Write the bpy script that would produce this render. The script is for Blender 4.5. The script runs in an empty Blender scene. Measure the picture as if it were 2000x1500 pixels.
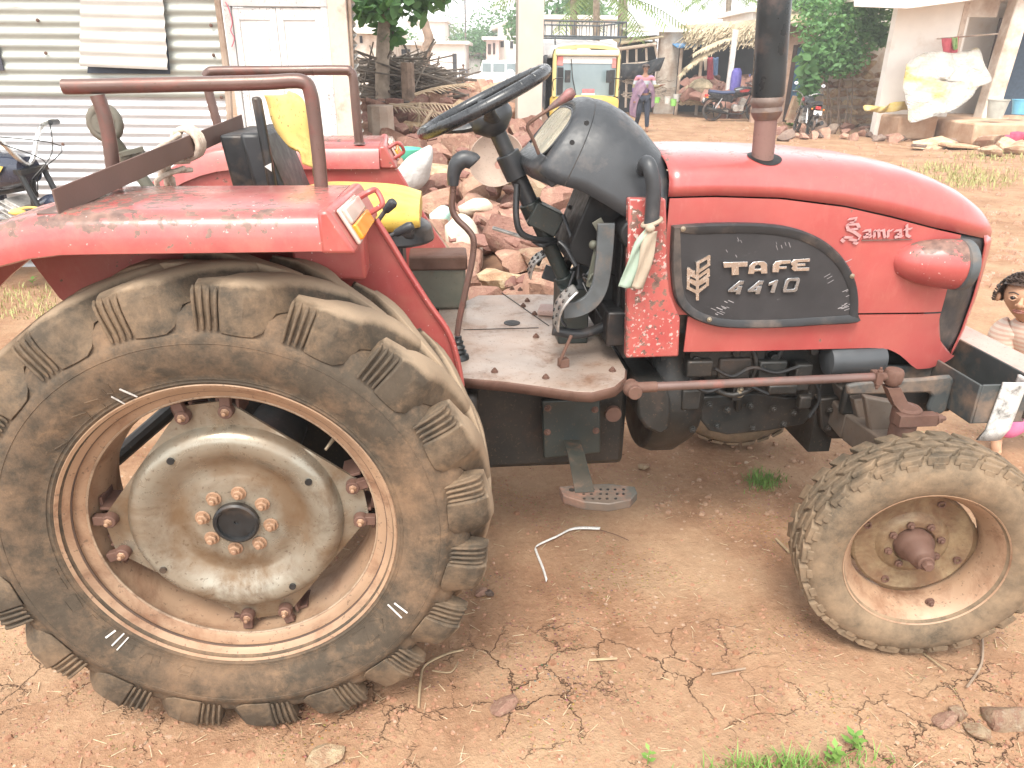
import bpy, bmesh, math, random
from mathutils import Vector, Matrix, Euler
from math import sin, cos, pi, radians as R
rnd = random.Random(7)
SC = bpy.context.scene
COL = SC.collection

# ---------------------------------------------------------------- camera
CAM_POS = Vector((0.529, -1.4782, 1.6607)); YAW, PITCH, FPX, ROLL = 0.0947, 0.4128, 1423.34, 0.009
FWD = Vector((sin(YAW)*cos(PITCH), cos(YAW)*cos(PITCH), -sin(PITCH)))
RT = Vector((cos(YAW), -sin(YAW), 0)); UPV = RT.cross(FWD)
RGT = RT*cos(ROLL)+UPV*sin(ROLL); UPC = -RT*sin(ROLL)+UPV*cos(ROLL)
cd = bpy.data.cameras.new('camera'); cam = bpy.data.objects.new('camera', cd); COL.objects.link(cam)
cd.sensor_width = 36; cd.lens = FPX/2000*36; cd.clip_start = .05; cd.clip_end = 2000
cam.matrix_world = Matrix((( RGT.x, UPC.x, -FWD.x, CAM_POS.x), (RGT.y, UPC.y, -FWD.y, CAM_POS.y), (RGT.z, UPC.z, -FWD.z, CAM_POS.z), (0,0,0,1)))
SC.camera = cam

# ---------------------------------------------------------------- sky, sun, exposure
SUN_EL, SUN_AZ = R(58), R(200)      # azimuth: direction the light comes from, clockwise from +Y
w = bpy.data.worlds.new('World'); SC.world = w; w.use_nodes = True
nt = w.node_tree; nt.nodes.clear()
o = nt.nodes.new('ShaderNodeOutputWorld'); b = nt.nodes.new('ShaderNodeBackground'); s = nt.nodes.new('ShaderNodeTexSky'); h = nt.nodes.new('ShaderNodeHueSaturation')
s.sky_type = 'NISHITA'; s.sun_disc = False; s.sun_elevation = SUN_EL; s.sun_rotation = SUN_AZ
s.air_density = 1.0; s.dust_density = 1.0; s.ozone_density = 1.0
h.inputs['Saturation'].default_value = .08
nt.links.new(s.outputs[0], h.inputs['Color']); nt.links.new(h.outputs[0], b.inputs[0]); nt.links.new(b.outputs[0], o.inputs[0])
b.inputs[1].default_value = .15
sd = bpy.data.lights.new('sun', 'SUN'); sd.energy = 1.5; sd.angle = R(28); sd.color = (1, .93, .83)
so = bpy.data.objects.new('sun', sd); COL.objects.link(so)
so.rotation_euler = Vector((-sin(SUN_AZ)*cos(SUN_EL), -cos(SUN_AZ)*cos(SUN_EL), -sin(SUN_EL))).to_track_quat('-Z', 'Y').to_euler()
SC.view_settings.view_transform = 'Standard'; SC.view_settings.look = 'None'; SC.view_settings.gamma = 1
SC.view_settings.exposure = 1.75

# ---------------------------------------------------------------- photo pixel -> point at a chosen depth
def ray(px, py): return FWD + RGT*((px-1000)/FPX) - UPC*((py-750)/FPX)
def at(px, py, y): d = ray(px, py); return CAM_POS + d*((y-CAM_POS.y)/d.y)
def gz(px, py, z=0.): d = ray(px, py); return CAM_POS + d*((z-CAM_POS.z)/d.z)
def ax_(px, py, x): d = ray(px, py); return CAM_POS + d*((x-CAM_POS.x)/d.x)
def far(px, py, depth): return CAM_POS + ray(px, py)*(depth/ray(px, py).dot(Vector((sin(YAW), cos(YAW), 0))))

# ---------------------------------------------------------------- mesh helpers
V3 = Vector
def frame(d):
    d = d.normalized(); a = V3((0,0,1)) if abs(d.z) < .9 else V3((1,0,0))
    x = a.cross(d).normalized(); return x, d.cross(x)
class MB:
    def __init__(s): s.v = []; s.f = []
    def add(s, vs, fs):
        n = len(s.v); s.v += [V3(p) for p in vs]; s.f += [[i+n for i in q] for q in fs]; return s
    def box(s, c, size, rot=None):
        M = rot.to_matrix() if isinstance(rot, Euler) else (rot if rot is not None else Matrix.Identity(3))
        c = V3(c); h = V3(size)*.5
        vs = [c + M @ V3((h.x*i, h.y*j, h.z*k)) for i in (-1,1) for j in (-1,1) for k in (-1,1)]
        return s.add(vs, [(0,1,3,2),(4,6,7,5),(0,4,5,1),(2,3,7,6),(0,2,6,4),(1,5,7,3)])
    def bb(s, x0, x1, y0, y1, z0, z1): return s.box(((x0+x1)/2,(y0+y1)/2,(z0+z1)/2), (abs(x1-x0),abs(y1-y0),abs(z1-z0)))
    def bar(s, a, b, w, t, up=(0,0,1)):     # rectangular bar: w across, t along 'up'
        a = V3(a); b = V3(b); d = (b-a); L = d.length; d.normalize(); u = V3(up); x = u.cross(d)
        if x.length < 1e-4: x = V3((1,0,0)).cross(d)
        x.normalize(); u = d.cross(x)
        M = Matrix((x, d, u)).transposed(); return s.box((a+b)/2, (w, L, t), M)
    def tube(s, pts, r, seg=10, caps=True, closed=False, flat=1.0):
        pts = [V3(p) for p in pts]; n = len(pts); rs = r if isinstance(r, (list, tuple)) else [r]*n
        vs = []; fs = []; px = None
        for i, p in enumerate(pts):
            if closed: d = pts[(i+1) % n]-pts[i-1]
            else: d = pts[min(i+1, n-1)]-pts[max(i-1, 0)]
            d.normalize()
            if px is None: x, y = frame(d)
            else:
                x = px - d*px.dot(d)
                if x.length < 1e-5: x, y = frame(d)
                x.normalize(); y = d.cross(x)
            px = x
            for k in range(seg):
                t = 2*pi*k/seg; vs.append(p + (x*cos(t) + y*sin(t)*flat)*rs[i])
        for i in range(n if closed else n-1):
            j = (i+1) % n
            for k in range(seg): l = (k+1) % seg; fs.append((i*seg+k, i*seg+l, j*seg+l, j*seg+k))
        if caps and not closed: fs.append(tuple(range(seg-1, -1, -1))); fs.append(tuple((n-1)*seg+k for k in range(seg)))
        return s.add(vs, fs)
    def lathe(s, prof, c=(0,0,0), axis=(0,1,0), seg=48, cap0=False, cap1=False, a0=0., closed=False):
        c = V3(c); d = V3(axis).normalized(); x, y = frame(d); vs = []; fs = []; n = len(prof)
        for r, h in prof:
            for k in range(seg): t = 2*pi*k/seg+a0; vs.append(c + d*h + (x*cos(t)+y*sin(t))*r)
        for i in range(n if closed else n-1):
            j = (i+1) % n
            for k in range(seg): l = (k+1) % seg; fs.append((i*seg+k, i*seg+l, j*seg+l, j*seg+k))
        if cap0: fs.append(tuple(range(seg)))
        if cap1: fs.append(tuple((n-1)*seg+k for k in range(seg)))
        return s.add(vs, fs)
    def cyl(s, a, b, r, seg=16, r2=None):
        a = V3(a); b = V3(b); return s.lathe([(r,0),(r if r2 is None else r2,(b-a).length)], a, b-a, seg, True, True)
    def prism(s, poly, vec):
        n = len(poly); vec = V3(vec); vs = [V3(p) for p in poly] + [V3(p)+vec for p in poly]
        return s.add(vs, [tuple(range(n)), tuple(range(2*n-1, n-1, -1))] + [(i, (i+1) % n, n+(i+1) % n, n+i) for i in range(n)])
    def loft(s, rings, closed=True, cap0=True, cap1=True):
        m = len(rings[0]); vs = [p for r in rings for p in r]; fs = []
        for i in range(len(rings)-1):
            for k in range(m if closed else m-1): l = (k+1) % m; fs.append((i*m+k, i*m+l, (i+1)*m+l, (i+1)*m+k))
        if cap0: fs.append(tuple(range(m-1, -1, -1)))
        if cap1: fs.append(tuple((len(rings)-1)*m+k for k in range(m)))
        return s.add(vs, fs)
    def ball(s, c, r, seg=16, rings=10, rot=None):
        c = V3(c); r = V3(r) if not isinstance(r, (int, float)) else V3((r,r,r)); M = rot.to_matrix() if rot else Matrix.Identity(3)
        vs = [c + M @ V3((0,0,r.z))]
        for i in range(1, rings):
            p = pi*i/rings
            for k in range(seg): t = 2*pi*k/seg; vs.append(c + M @ V3((r.x*sin(p)*cos(t), r.y*sin(p)*sin(t), r.z*cos(p))))
        vs.append(c + M @ V3((0,0,-r.z))); fs = []
        for k in range(seg): fs.append((0, 1+k, 1+(k+1) % seg)); fs.append((len(vs)-1, 1+(rings-2)*seg+(k+1) % seg, 1+(rings-2)*seg+k))
        for i in range(rings-2):
            for k in range(seg): l = (k+1) % seg; fs.append((1+i*seg+k, 1+(i+1)*seg+k, 1+(i+1)*seg+l, 1+i*seg+l))
        return s.add(vs, fs)
    def bolt(s, c, d, r, h, washer=True):
        c = V3(c); d = V3(d).normalized()
        if washer: s.lathe([(r*1.45,0),(r*1.45,h*.25)], c, d, 14, True, True)
        s.lathe([(r*1.1,h*.25),(r*1.1,h*.9),(r*.95,h)], c, d, 6, True, True, a0=rnd.random()); s.lathe([(r*.55,h),(r*.55,h*1.5),(r*.4,h*1.6)], c, d, 10, True, True)
        return s
    def grid(s, fn, nu, nv):
        vs = [fn(i/nu, j/nv) for j in range(nv+1) for i in range(nu+1)]
        return s.add(vs, [(j*(nu+1)+i, j*(nu+1)+i+1, (j+1)*(nu+1)+i+1, (j+1)*(nu+1)+i) for j in range(nv) for i in range(nu)])
    def mirror_y(s, c):
        for p in s.v: p.y = 2*c-p.y
        return s
    def xf(s, M):
        s.v = [M @ p for p in s.v]; return s
    def join(s, o): return s.add(o.v, o.f)
    def build(s, name, m, parent=None, bevel=0., smooth=35, subd=0, solid=0., loc=None, seg=2):
        me = bpy.data.meshes.new(name); me.from_pydata([tuple(p) for p in s.v], [], s.f); me.validate()
        bm = bmesh.new(); bm.from_mesh(me); bmesh.ops.recalc_face_normals(bm, faces=bm.faces)
        for f in bm.faces: f.smooth = smooth > 0
        bm.to_mesh(me); bm.free()
        if smooth > 0 and smooth < 180: me.set_sharp_from_angle(angle=R(smooth))
        if isinstance(m, (list, tuple)):
            for q in m: me.materials.append(q)
        elif m: me.materials.append(m)
        ob = bpy.data.objects.new(name, me); COL.objects.link(ob)
        if parent: ob.parent = parent
        if loc: ob.location = loc
        if solid: q = ob.modifiers.new('solid', 'SOLIDIFY'); q.thickness = solid; q.offset = 0
        if bevel: q = ob.modifiers.new('bevel', 'BEVEL'); q.width = bevel; q.segments = seg; q.limit_method = 'ANGLE'; q.angle_limit = R(40); q.harden_normals = False
        if subd: q = ob.modifiers.new('sub', 'SUBSURF'); q.levels = subd; q.render_levels = subd
        return ob
    def each(s, name, m, parent=None, pad=.0005, **k):     # every separate piece becomes an object of its own
        n = len(s.v); p = list(range(n))
        def fd(i):
            while p[i] != i: p[i] = p[p[i]]; i = p[i]
            return i
        for f in s.f:
            for q in f[1:]: p[fd(q)] = fd(f[0])
        isl = {}
        for i in range(n): isl.setdefault(fd(i), []).append(i)
        bx = []
        for v in isl.values():
            pd = pad or 0; a = [min(s.v[i][k2] for i in v)-pd for k2 in range(3)]; b = [max(s.v[i][k2] for i in v)+pd for k2 in range(3)]; bx.append([a, b, v])
        out = []
        while bx:
            a, b, v = bx.pop(0); go = pad is not None
            while go:
                go = False
                for q in bx:
                    if all(a[k2] <= q[1][k2] and b[k2] >= q[0][k2] for k2 in range(3)):
                        a = [min(x, y) for x, y in zip(a, q[0])]; b = [max(x, y) for x, y in zip(b, q[1])]; v = v+q[2]; bx.remove(q); go = True; break
            out.append(set(v))
        obs = []
        for v in out:
            idx = {o: i for i, o in enumerate(sorted(v))}; B = MB(); B.v = [s.v[i] for i in sorted(v)]; B.f = [[idx[i] for i in f] for f in s.f if f[0] in v]
            obs.append(B.build(name, m, parent, **k))
        return obs
def empty(name, loc=(0,0,0), rz=0., parent=None, rot=None):
    o = bpy.data.objects.new(name, None); COL.objects.link(o); o.location = loc
    o.rotation_euler = rot if rot is not None else (0,0,rz)
    o.empty_display_size = .1
    if parent: o.parent = parent
    return o
def tag(o, label=None, cat=None, group=None, kind=None):
    if label: o['label'] = label
    if cat: o['category'] = cat
    if group: o['group'] = group
    if kind: o['kind'] = kind
    return o
def copy_tree(o, parent=None):
    c = o.copy(); COL.objects.link(c)
    if parent: c.parent = parent
    for ch in list(o.children): copy_tree(ch, c)
    return c
def smoothpath(pts, n=6):       # Catmull-Rom through the points
    P = [V3(p) for p in pts]; out = []
    for i in range(len(P)-1):
        a = P[max(i-1,0)]; b = P[i]; c = P[i+1]; d = P[min(i+2,len(P)-1)]
        for k in range(n):
            t = k/n; out.append(.5*((2*b)+(c-a)*t+(2*a-5*b+4*c-d)*t*t+(3*b-a-3*c+d)*t**3))
    return out+[P[-1]]

# ---------------------------------------------------------------- materials
class NT:
    def __init__(s, name):
        s.m = bpy.data.materials.new(name); s.m.use_nodes = True; s.t = s.m.node_tree; s.t.nodes.clear()
        s.out = s.t.nodes.new('ShaderNodeOutputMaterial'); s.b = s.t.nodes.new('ShaderNodeBsdfPrincipled'); s.t.links.new(s.b.outputs[0], s.out.inputs[0])
        s.tc = s.t.nodes.new('ShaderNodeTexCoord'); s.co = s.tc.outputs['Object']
    def L(s, a, b):
        if hasattr(a, 'is_output') or isinstance(a, bpy.types.NodeSocket): s.t.links.new(a, b)
        else:
            if b.type == 'RGBA' and len(a) == 3: a = (*a, 1)
            b.default_value = a
    def noise(s, sc, det=4, rough=.55, co=None, dist=0., col=False):
        n = s.t.nodes.new('ShaderNodeTexNoise'); n.inputs['Scale'].default_value = sc; n.inputs['Detail'].default_value = det; n.inputs['Roughness'].default_value = rough; n.inputs['Distortion'].default_value = dist
        s.t.links.new(co or s.co, n.inputs['Vector']); return n.outputs['Color' if col else 'Fac']
    def vor(s, sc, feat='F1', co=None, rnds=1., out='Distance'):
        n = s.t.nodes.new('ShaderNodeTexVoronoi'); n.feature = feat; n.inputs['Scale'].default_value = sc; n.inputs['Randomness'].default_value = rnds
        s.t.links.new(co or s.co, n.inputs['Vector']); return n.outputs[out]
    def map(s, scale=(1,1,1), loc=(0,0,0), rot=(0,0,0), co=None):
        n = s.t.nodes.new('ShaderNodeMapping'); n.inputs['Scale'].default_value = scale; n.inputs['Location'].default_value = loc; n.inputs['Rotation'].default_value = rot
        s.t.links.new(co or s.co, n.inputs['Vector']); return n.outputs[0]
    def ramp(s, f, stops, interp='LINEAR'):
        n = s.t.nodes.new('ShaderNodeValToRGB'); e = n.color_ramp.elements; n.color_ramp.interpolation = interp
        while len(e) > 1: e.remove(e[-1])
        for i, (p, c) in enumerate(stops):
            if isinstance(c, (int, float)): c = (c, c, c)
            q = e[0] if i == 0 else e.new(p)
            q.position = p; q.color = (*c, 1)
        s.L(f, n.inputs[0]); return n.outputs[0]
    def mix(s, f, a, b, mode='MIX'):
        n = s.t.nodes.new('ShaderNodeMix'); n.data_type = 'RGBA'; n.blend_type = mode; n.clamp_factor = True
        s.L(f, n.inputs[0]); s.L(a, n.inputs[6]); s.L(b, n.inputs[7]); return n.outputs[2]
    def math(s, op, a, b=0., c=None, clamp=False):
        n = s.t.nodes.new('ShaderNodeMath'); n.operation = op; n.use_clamp = clamp; s.L(a, n.inputs[0]); s.L(b, n.inputs[1])
        if c is not None: s.L(c, n.inputs[2])
        return n.outputs[0]
    def step(s, f, lo, hi): return s.ramp(f, [(lo, 0.), (hi, 1.)])
    def sep(s, co=None):
        n = s.t.nodes.new('ShaderNodeSeparateXYZ'); s.t.links.new(co or s.co, n.inputs[0]); return n.outputs
    def geo(s, k='Pointiness'): return s.t.nodes.new('ShaderNodeNewGeometry').outputs[k]
    def objrand(s): return s.t.nodes.new('ShaderNodeObjectInfo').outputs['Random']
    def coplus(s, k=37.):           # object coordinates shifted per object, so copies differ
        n = s.t.nodes.new('ShaderNodeVectorMath'); n.operation = 'ADD'; v = s.math('MULTIPLY', s.objrand(), k); s.t.links.new(s.co, n.inputs[0]); s.t.links.new(v, n.inputs[1]); s.co = n.outputs[0]; return s
    def bump(s, h, st=.3, d=.01):
        n = s.t.nodes.new('ShaderNodeBump'); n.inputs['Strength'].default_value = st; n.inputs['Distance'].default_value = d; s.L(h, n.inputs['Height']); s.t.links.new(n.outputs[0], s.b.inputs['Normal']); return n
    def set(s, **k):
        for a, v in k.items(): s.L(v, s.b.inputs[{'col':'Base Color','rough':'Roughness','metal':'Metallic','coat':'Coat Weight','crough':'Coat Roughness','spec':'Specular IOR Level','trans':'Transmission Weight','alpha':'Alpha','sub':'Subsurface Weight','sheen':'Sheen Weight'}[a]])
        return s
def plain(name, col, rough=.6, var=.25, scale=12, metal=0., bump=.0, bscale=80, dirt=None, damt=.4, dscale=6, spec=.5, coat=0.):
    n = NT(name); f = n.noise(scale, 5, .6)
    a = tuple(min(1,c*(1+var)) for c in col); b = tuple(c*(1-var) for c in col)
    c = n.ramp(f, [(.3, b), (.7, a)])
    if dirt:
        d = n.step(n.noise(dscale, 6, .65), .62-.35*damt, .78-.2*damt); c = n.mix(d, c, dirt)
    n.set(col=c, rough=n.ramp(n.noise(scale*2, 3), [(.3, max(0,rough-.1)), (.7, min(1,rough+.12))]), metal=metal, spec=spec, coat=coat)
    if bump: n.bump(n.noise(bscale, 4), bump, .004)
    return n.m
def redpaint(name, chips=.3, worn=0., dust=.15, base=(.345,.060,.056), zworn=None, speck=0., coat=.3, fade=.5):
    n = NT(name)
    big = n.noise(3.2, 4, .6); f = n.noise(38, 7, .62)
    c = n.ramp(n.noise(5, 4), [(.3, tuple(x*.88 for x in base)), (.7, tuple(min(1,x*1.1) for x in base))])
    c = n.mix(n.math('MULTIPLY', n.step(n.noise(2.2, 5, .6), .40, .72), fade), c, (.46,.13,.11)); c = n.mix(n.math('MULTIPLY', n.step(n.noise(26, 6, .72, co=n.map((1,1,.35))), .55, .75), .25), c, (.50,.19,.16))
    # faded, chalky patches
    g = n.t.nodes.new('ShaderNodeNewGeometry'); nz = n.sep(g.outputs['Normal'])[2]
    thr = n.math('ADD', .74-.2*chips, n.math('MULTIPLY', n.math('SUBTRACT', .5, big), .5))
    if worn:
        thr = n.math('SUBTRACT', thr, n.math('MULTIPLY', n.step(n.geo(), .50, .56), worn*.16))
    if zworn:       # wear concentrated along a bent edge at a given height
        z = n.sep()[2]; band = n.step(n.math('ABSOLUTE', n.math('SUBTRACT', z, zworn[0])), zworn[1], 0.) if False else n.ramp(n.math('DIVIDE', n.math('ABSOLUTE', n.math('SUBTRACT', z, zworn[0])), zworn[1]), [(0., 1.), (1., 0.)])
        thr = n.math('SUBTRACT', thr, n.math('MULTIPLY', n.math('MULTIPLY', band, n.step(n.noise(4.5, 3, co=n.map((1,.3,.3),(2,0,0))), .36, .60)), zworn[2]))
    d = n.math('SUBTRACT', f, thr)
    chip = n.step(d, 0., .006); ring = n.math('MULTIPLY', n.math('MULTIPLY', n.step(d, -.028, -.018), n.math('SUBTRACT', 1., chip)), n.step(n.noise(20, 3), .42, .55))
    rust = n.ramp(n.noise(55, 4), [(.35, (.10,.055,.045)), (.65, (.20,.11,.085))])
    c = n.mix(ring, c, (.66,.55,.48)); c = n.mix(chip, c, rust)
    if speck:
        sp = n.math('MULTIPLY', n.step(n.noise(95, 3, .5), .70-.1*speck, .73-.1*speck), n.step(n.noise(6, 3, co=n.map((1,1,1),(3,1,0))), .40, .58)); c = n.mix(n.math('MULTIPLY', sp, .9), c, (.68,.55,.50))
    dm = n.math('MULTIPLY', n.step(n.noise(14, 6, .7), .4, .8), dust); c = n.mix(dm, c, (.45,.27,.18))
    ro = n.mix(chip, n.ramp(n.noise(9, 4), [(.3,.30),(.7,.46)]), (.8,.8,.8))
    n.set(col=c, rough=ro, spec=.5, coat=coat, crough=.22)
    n.bump(n.math('SUBTRACT', n.math('MULTIPLY', n.noise(7, 3), .15), n.math('MULTIPLY', chip, .05)), .25, .01)
    return n.m
M = {}
M['red'] = redpaint('red paint worn', .30, 0., .2, speck=.2)
M['red_hood'] = redpaint('red bonnet paint', .02, 0., .10, zworn=(1.425,.03,.20), coat=.75)
M['red_fender'] = redpaint('red fender paint', .34, .0, .28, zworn=(1.382,.045,.30), speck=.12, coat=.6, fade=.62)  # fade raised to paint in the pale sky sheen on the fender top
M['red_chip'] = redpaint('red flaking paint', .62, 0., .2, speck=1.0)
M['red_pod'] = redpaint('red pod paint', .30, 0., .1, zworn=(1.185,.055,.38), speck=.18)
def rubber(name, dark=(.052,.041,.030), dust=(.25,.155,.092), amt=.5):
    n = NT(name); a = n.noise(4, 6, .65); b_ = n.noise(26, 8, .78, dist=.2)
    c = n.ramp(b_, [(.3, dark), (.7, tuple(x*1.7 for x in dark))])
    m = n.math('ADD', n.math('MULTIPLY', a, .75), n.math('MULTIPLY', b_, .35)); c = n.mix(n.math('MULTIPLY', n.step(m, .68-.36*amt, .86-.22*amt), .8), c, dust)
    m2 = n.step(n.noise(11, 8, .75, dist=.3), .55, .68); c = n.mix(n.math('MULTIPLY', m2, .35), c, (.30,.19,.11))
    m3 = n.step(n.noise(13, 5, .6, co=n.map((1,1,1), (5,2,1))), .57, .7); c = n.mix(n.math('MULTIPLY', m3, .22), c, (.060,.043,.029))
    n.set(col=c, rough=n.ramp(b_, [(.3,.68),(.7,.9)]), spec=.2); sc_ = n.noise(48, 6, .8, dist=.6); c = n.mix(n.math('MULTIPLY', n.step(sc_, .60, .72), .35), c, (.20,.135,.09)); n.set(col=c); n.bump(n.math('ADD', n.noise(60, 5, .7), n.math('MULTIPLY', n.noise(300, 2), .3)), .35, .004); return n.m
M['tyre'] = rubber('dusty tyre rubber', amt=.50)
M['tread'] = rubber('worn tread rubber', (.060,.047,.034), (.30,.20,.125), .58)
def lugmat():
    m = rubber('worn lit-top lug rubber', (.056,.044,.032), (.27,.18,.11), .52); t = m.node_tree; b_ = [x for x in t.nodes if x.type == 'BSDF_PRINCIPLED'][0]; src = b_.inputs['Base Color'].links[0].from_socket
    n = NT('tmp'); bpy.data.materials.remove(n.m); n.m = m; n.t = t; n.b = b_; n.co = t.nodes.new('ShaderNodeTexCoord').outputs['Object']
    v = n.sep(); r_ = n.math('SQRT', n.math('ADD', n.math('MULTIPLY', v[0], v[0]), n.math('MULTIPLY', v[2], v[2]))); f = n.step(n.math('ADD', r_, n.math('MULTIPLY', n.math('SUBTRACT', n.noise(30, 5, .7), .5), .014)), .617, .627)
    t.links.new(n.mix(n.math('MULTIPLY', f, .8), src, (.36,.27,.185)), b_.inputs['Base Color']); return m  # lug tops painted paler: worn rubber plus the light they catch
M['lug'] = lugmat()
M['front_tyre'] = rubber('front tyre rubber', (.066,.053,.038), (.31,.215,.135), .74)
def rusty(name, paint, rust=(.20,.095,.05), amt=.4, dust=(.40,.25,.15), damt=.3, rough=.5, metal=.15, sc=1.):
    n = NT(name); a = n.noise(7*sc, 7, .68, dist=.4); b_ = n.noise(30*sc, 6, .7)
    c = n.ramp(n.noise(5*sc, 3), [(.3, tuple(x*.8 for x in paint)), (.7, tuple(min(1,x*1.15) for x in paint))])
    c = n.mix(n.math('MULTIPLY', n.step(a, .62-.25*amt, .74-.12*amt), .85), c, n.ramp(b_, [(.3, tuple(x*.55 for x in rust)), (.7, rust)]))
    c = n.mix(n.math('MULTIPLY', n.step(n.noise(4*sc, 5, .6, co=n.map((1,1,1),(3,7,1))), .40, .75), damt), c, dust)
    c = n.mix(n.math('MULTIPLY', n.step(n.noise(90*sc, 4, .6), .62, .66), .6), c, (.09,.06,.04))
    n.set(col=c, rough=n.ramp(a, [(.3,rough-.12),(.7,rough+.2)]), metal=metal); n.bump(b_, .15, .003); return n.m
M['rim'] = rusty('rusty silver rim', (.34,.225,.145), (.19,.085,.045), .5, (.33,.19,.11), .6, .52, .15)
M['disc'] = rusty('dull silver wheel disc', (.25,.235,.175), (.15,.085,.04), .52, (.27,.175,.10), .45, .34, .45)
def discmat():
    m = rusty('dull silver wheel disc', (.30,.285,.235), (.13,.07,.03), .5, (.27,.175,.10), .4, .30, .5); t = m.node_tree; b_ = [x for x in t.nodes if x.type == 'BSDF_PRINCIPLED'][0]; src = b_.inputs['Base Color'].links[0].from_socket
    n = NT('tmp'); bpy.data.materials.remove(n.m); n.m = m; n.t = t; n.b = b_; tc = t.nodes.new('ShaderNodeTexCoord'); n.co = tc.outputs['Object']
    v = n.sep(); r_ = n.math('SQRT', n.math('ADD', n.math('MULTIPLY', v[0], v[0]), n.math('MULTIPLY', v[2], v[2]))); r2 = n.math('ADD', r_, n.math('MULTIPLY', n.math('SUBTRACT', n.noise(9, 5, .6), .5), .09))
    f = n.ramp(r2, [(.095,0.),(.125,.75),(.16,.8),(.20,.15),(.225,.0),(.25,.55),(.275,.7)]); c = n.mix(n.math('MULTIPLY', f, n.step(n.noise(6, 4, .6, co=n.map((1,1,1),(1,2,3))), .34, .60)), src, (.17,.105,.055)); t.links.new(c, b_.inputs['Base Color']); return m  # brown rings paint rust and the shade of the dished recess together
M['front_disc'] = rusty('rusty cream disc', (.25,.19,.11), (.13,.058,.026), 1.15, (.27,.15,.08), .2, .55, .1, 1.6)
M['disc'] = discmat()
M['nut'] = rusty('dusty nut', (.33,.20,.125), (.18,.085,.05), .4, (.36,.22,.135), .5, .5, .2)
M['rust'] = rusty('brown rust', (.12,.062,.045), (.09,.04,.027), .5, (.23,.135,.09), .25, .7, .1)
M['pipe_rust'] = rusty('exhaust rust', (.17,.095,.08), (.10,.05,.04), .6, (.24,.15,.12), .2, .75, .1)
M['pipe_brown'] = rusty('brown painted pipe', (.125,.075,.063), (.25,.07,.055), .35, (.28,.19,.155), .3, .32, .35)
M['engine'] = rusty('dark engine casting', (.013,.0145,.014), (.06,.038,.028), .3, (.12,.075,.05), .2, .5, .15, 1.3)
M['engine_plate'] = rusty('dark green plate', (.026,.034,.032), (.08,.045,.03), .15, (.12,.08,.06), .12, .42, .2)
M['pitch'] = plain('pitch black iron', (.006,.006,.0065), .55, .3, 20, dirt=(.05,.032,.024), damt=.25)  # near-black tone carries the deep shade under the cowl and in openings
M['black'] = plain('black plastic', (.022,.023,.025), .45, .2, 14, dirt=(.11,.085,.07), damt=.3)
M['blackmetal'] = plain('black metal', (.018,.019,.02), .4, .2, 20, metal=.2, dirt=(.10,.07,.05), damt=.35)
M['cowl'] = plain('dark grey moulded plastic', (.034,.037,.041), .40, .08, 30, bump=.12, bscale=500, dirt=(.12,.10,.09), damt=.15)
M['wheelgrip'] = plain('worn steering wheel plastic', (.022,.024,.027), .26, .25, 25, spec=.6)
M['grey'] = plain('grey metal', (.085,.095,.10), .5, .2, 15, metal=.2, dirt=(.2,.14,.1), damt=.3)
M['greycan'] = plain('grey filter can', (.055,.06,.065), .4, .08, 15, metal=.1, dirt=(.2,.14,.1), damt=.15)
M['greylight'] = plain('dusty grey bracket', (.05,.056,.056), .6, .2, 10, dirt=(.24,.16,.11), damt=.5)
M['chrome'] = plain('chrome letter', (.62,.58,.54), .22, .1, 30, metal=.9)
M['darkchrome'] = plain('smoked chrome', (.36,.37,.38), .25, .15, 30, metal=.85)
M['bolt'] = plain('zinc bolt', (.32,.27,.2), .4, .2, 40, metal=.7)
M['plate'] = rusty('footplate steel', (.34,.28,.24), (.19,.095,.055), .40, (.38,.225,.14), .45, .40, .25, 1.1)
M['steel'] = plain('bright worn steel', (.45,.44,.42), .35, .2, 20, metal=.7, dirt=(.1,.08,.07), damt=.4)
M['yellow'] = rusty('stained yellow vinyl', (.64,.44,.06), (.35,.20,.05), .12, (.72,.60,.30), .45, .42, 0.)
M['foam'] = rusty('torn yellow foam', (.70,.50,.16), (.22,.12,.05), .30, (.74,.60,.34), .5, .8, 0., .9)
M['amber'] = plain('amber lens', (.85,.26,.02), .15, .05, 10, spec=.7)
M['lenswhite'] = plain('clear lens', (.55,.42,.36), .12, .05, 10, spec=.7)
M['maroon'] = plain('brown angle steel', (.135,.082,.066), .6, .15, 8, bump=.1, bscale=200)
M['cream'] = plain('instrument face', (.42,.37,.28), .25, .15, 8)
M['whitepaint'] = rusty('flaking white paint', (.56,.54,.51), (.055,.055,.05), .62, (.5,.4,.33), .2, .6, 0., 3.)
M['plank'] = rusty('weathered painted beam', (.40,.27,.235), (.15,.10,.08), .22, (.55,.40,.34), .5, .7, 0., 1.)
M['chalk'] = plain('chalk', (.62,.60,.57), .9, .2, 90)
M['axle'] = rusty('dusty axle paint', (.085,.072,.06), (.11,.06,.04), .4, (.22,.15,.105), .45, .6, .1)
M['olive'] = rusty('olive grey paint', (.105,.11,.085), (.15,.09,.06), .3, (.30,.22,.17), .4, .55, .1)
# ================================================================ TRACTOR
YC = 0.87
TR = tag(empty('tractor', (0,0,0)), 'red farm tractor with worn paint and big muddy rear wheel, parked on bare earth', 'tractor')

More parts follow.
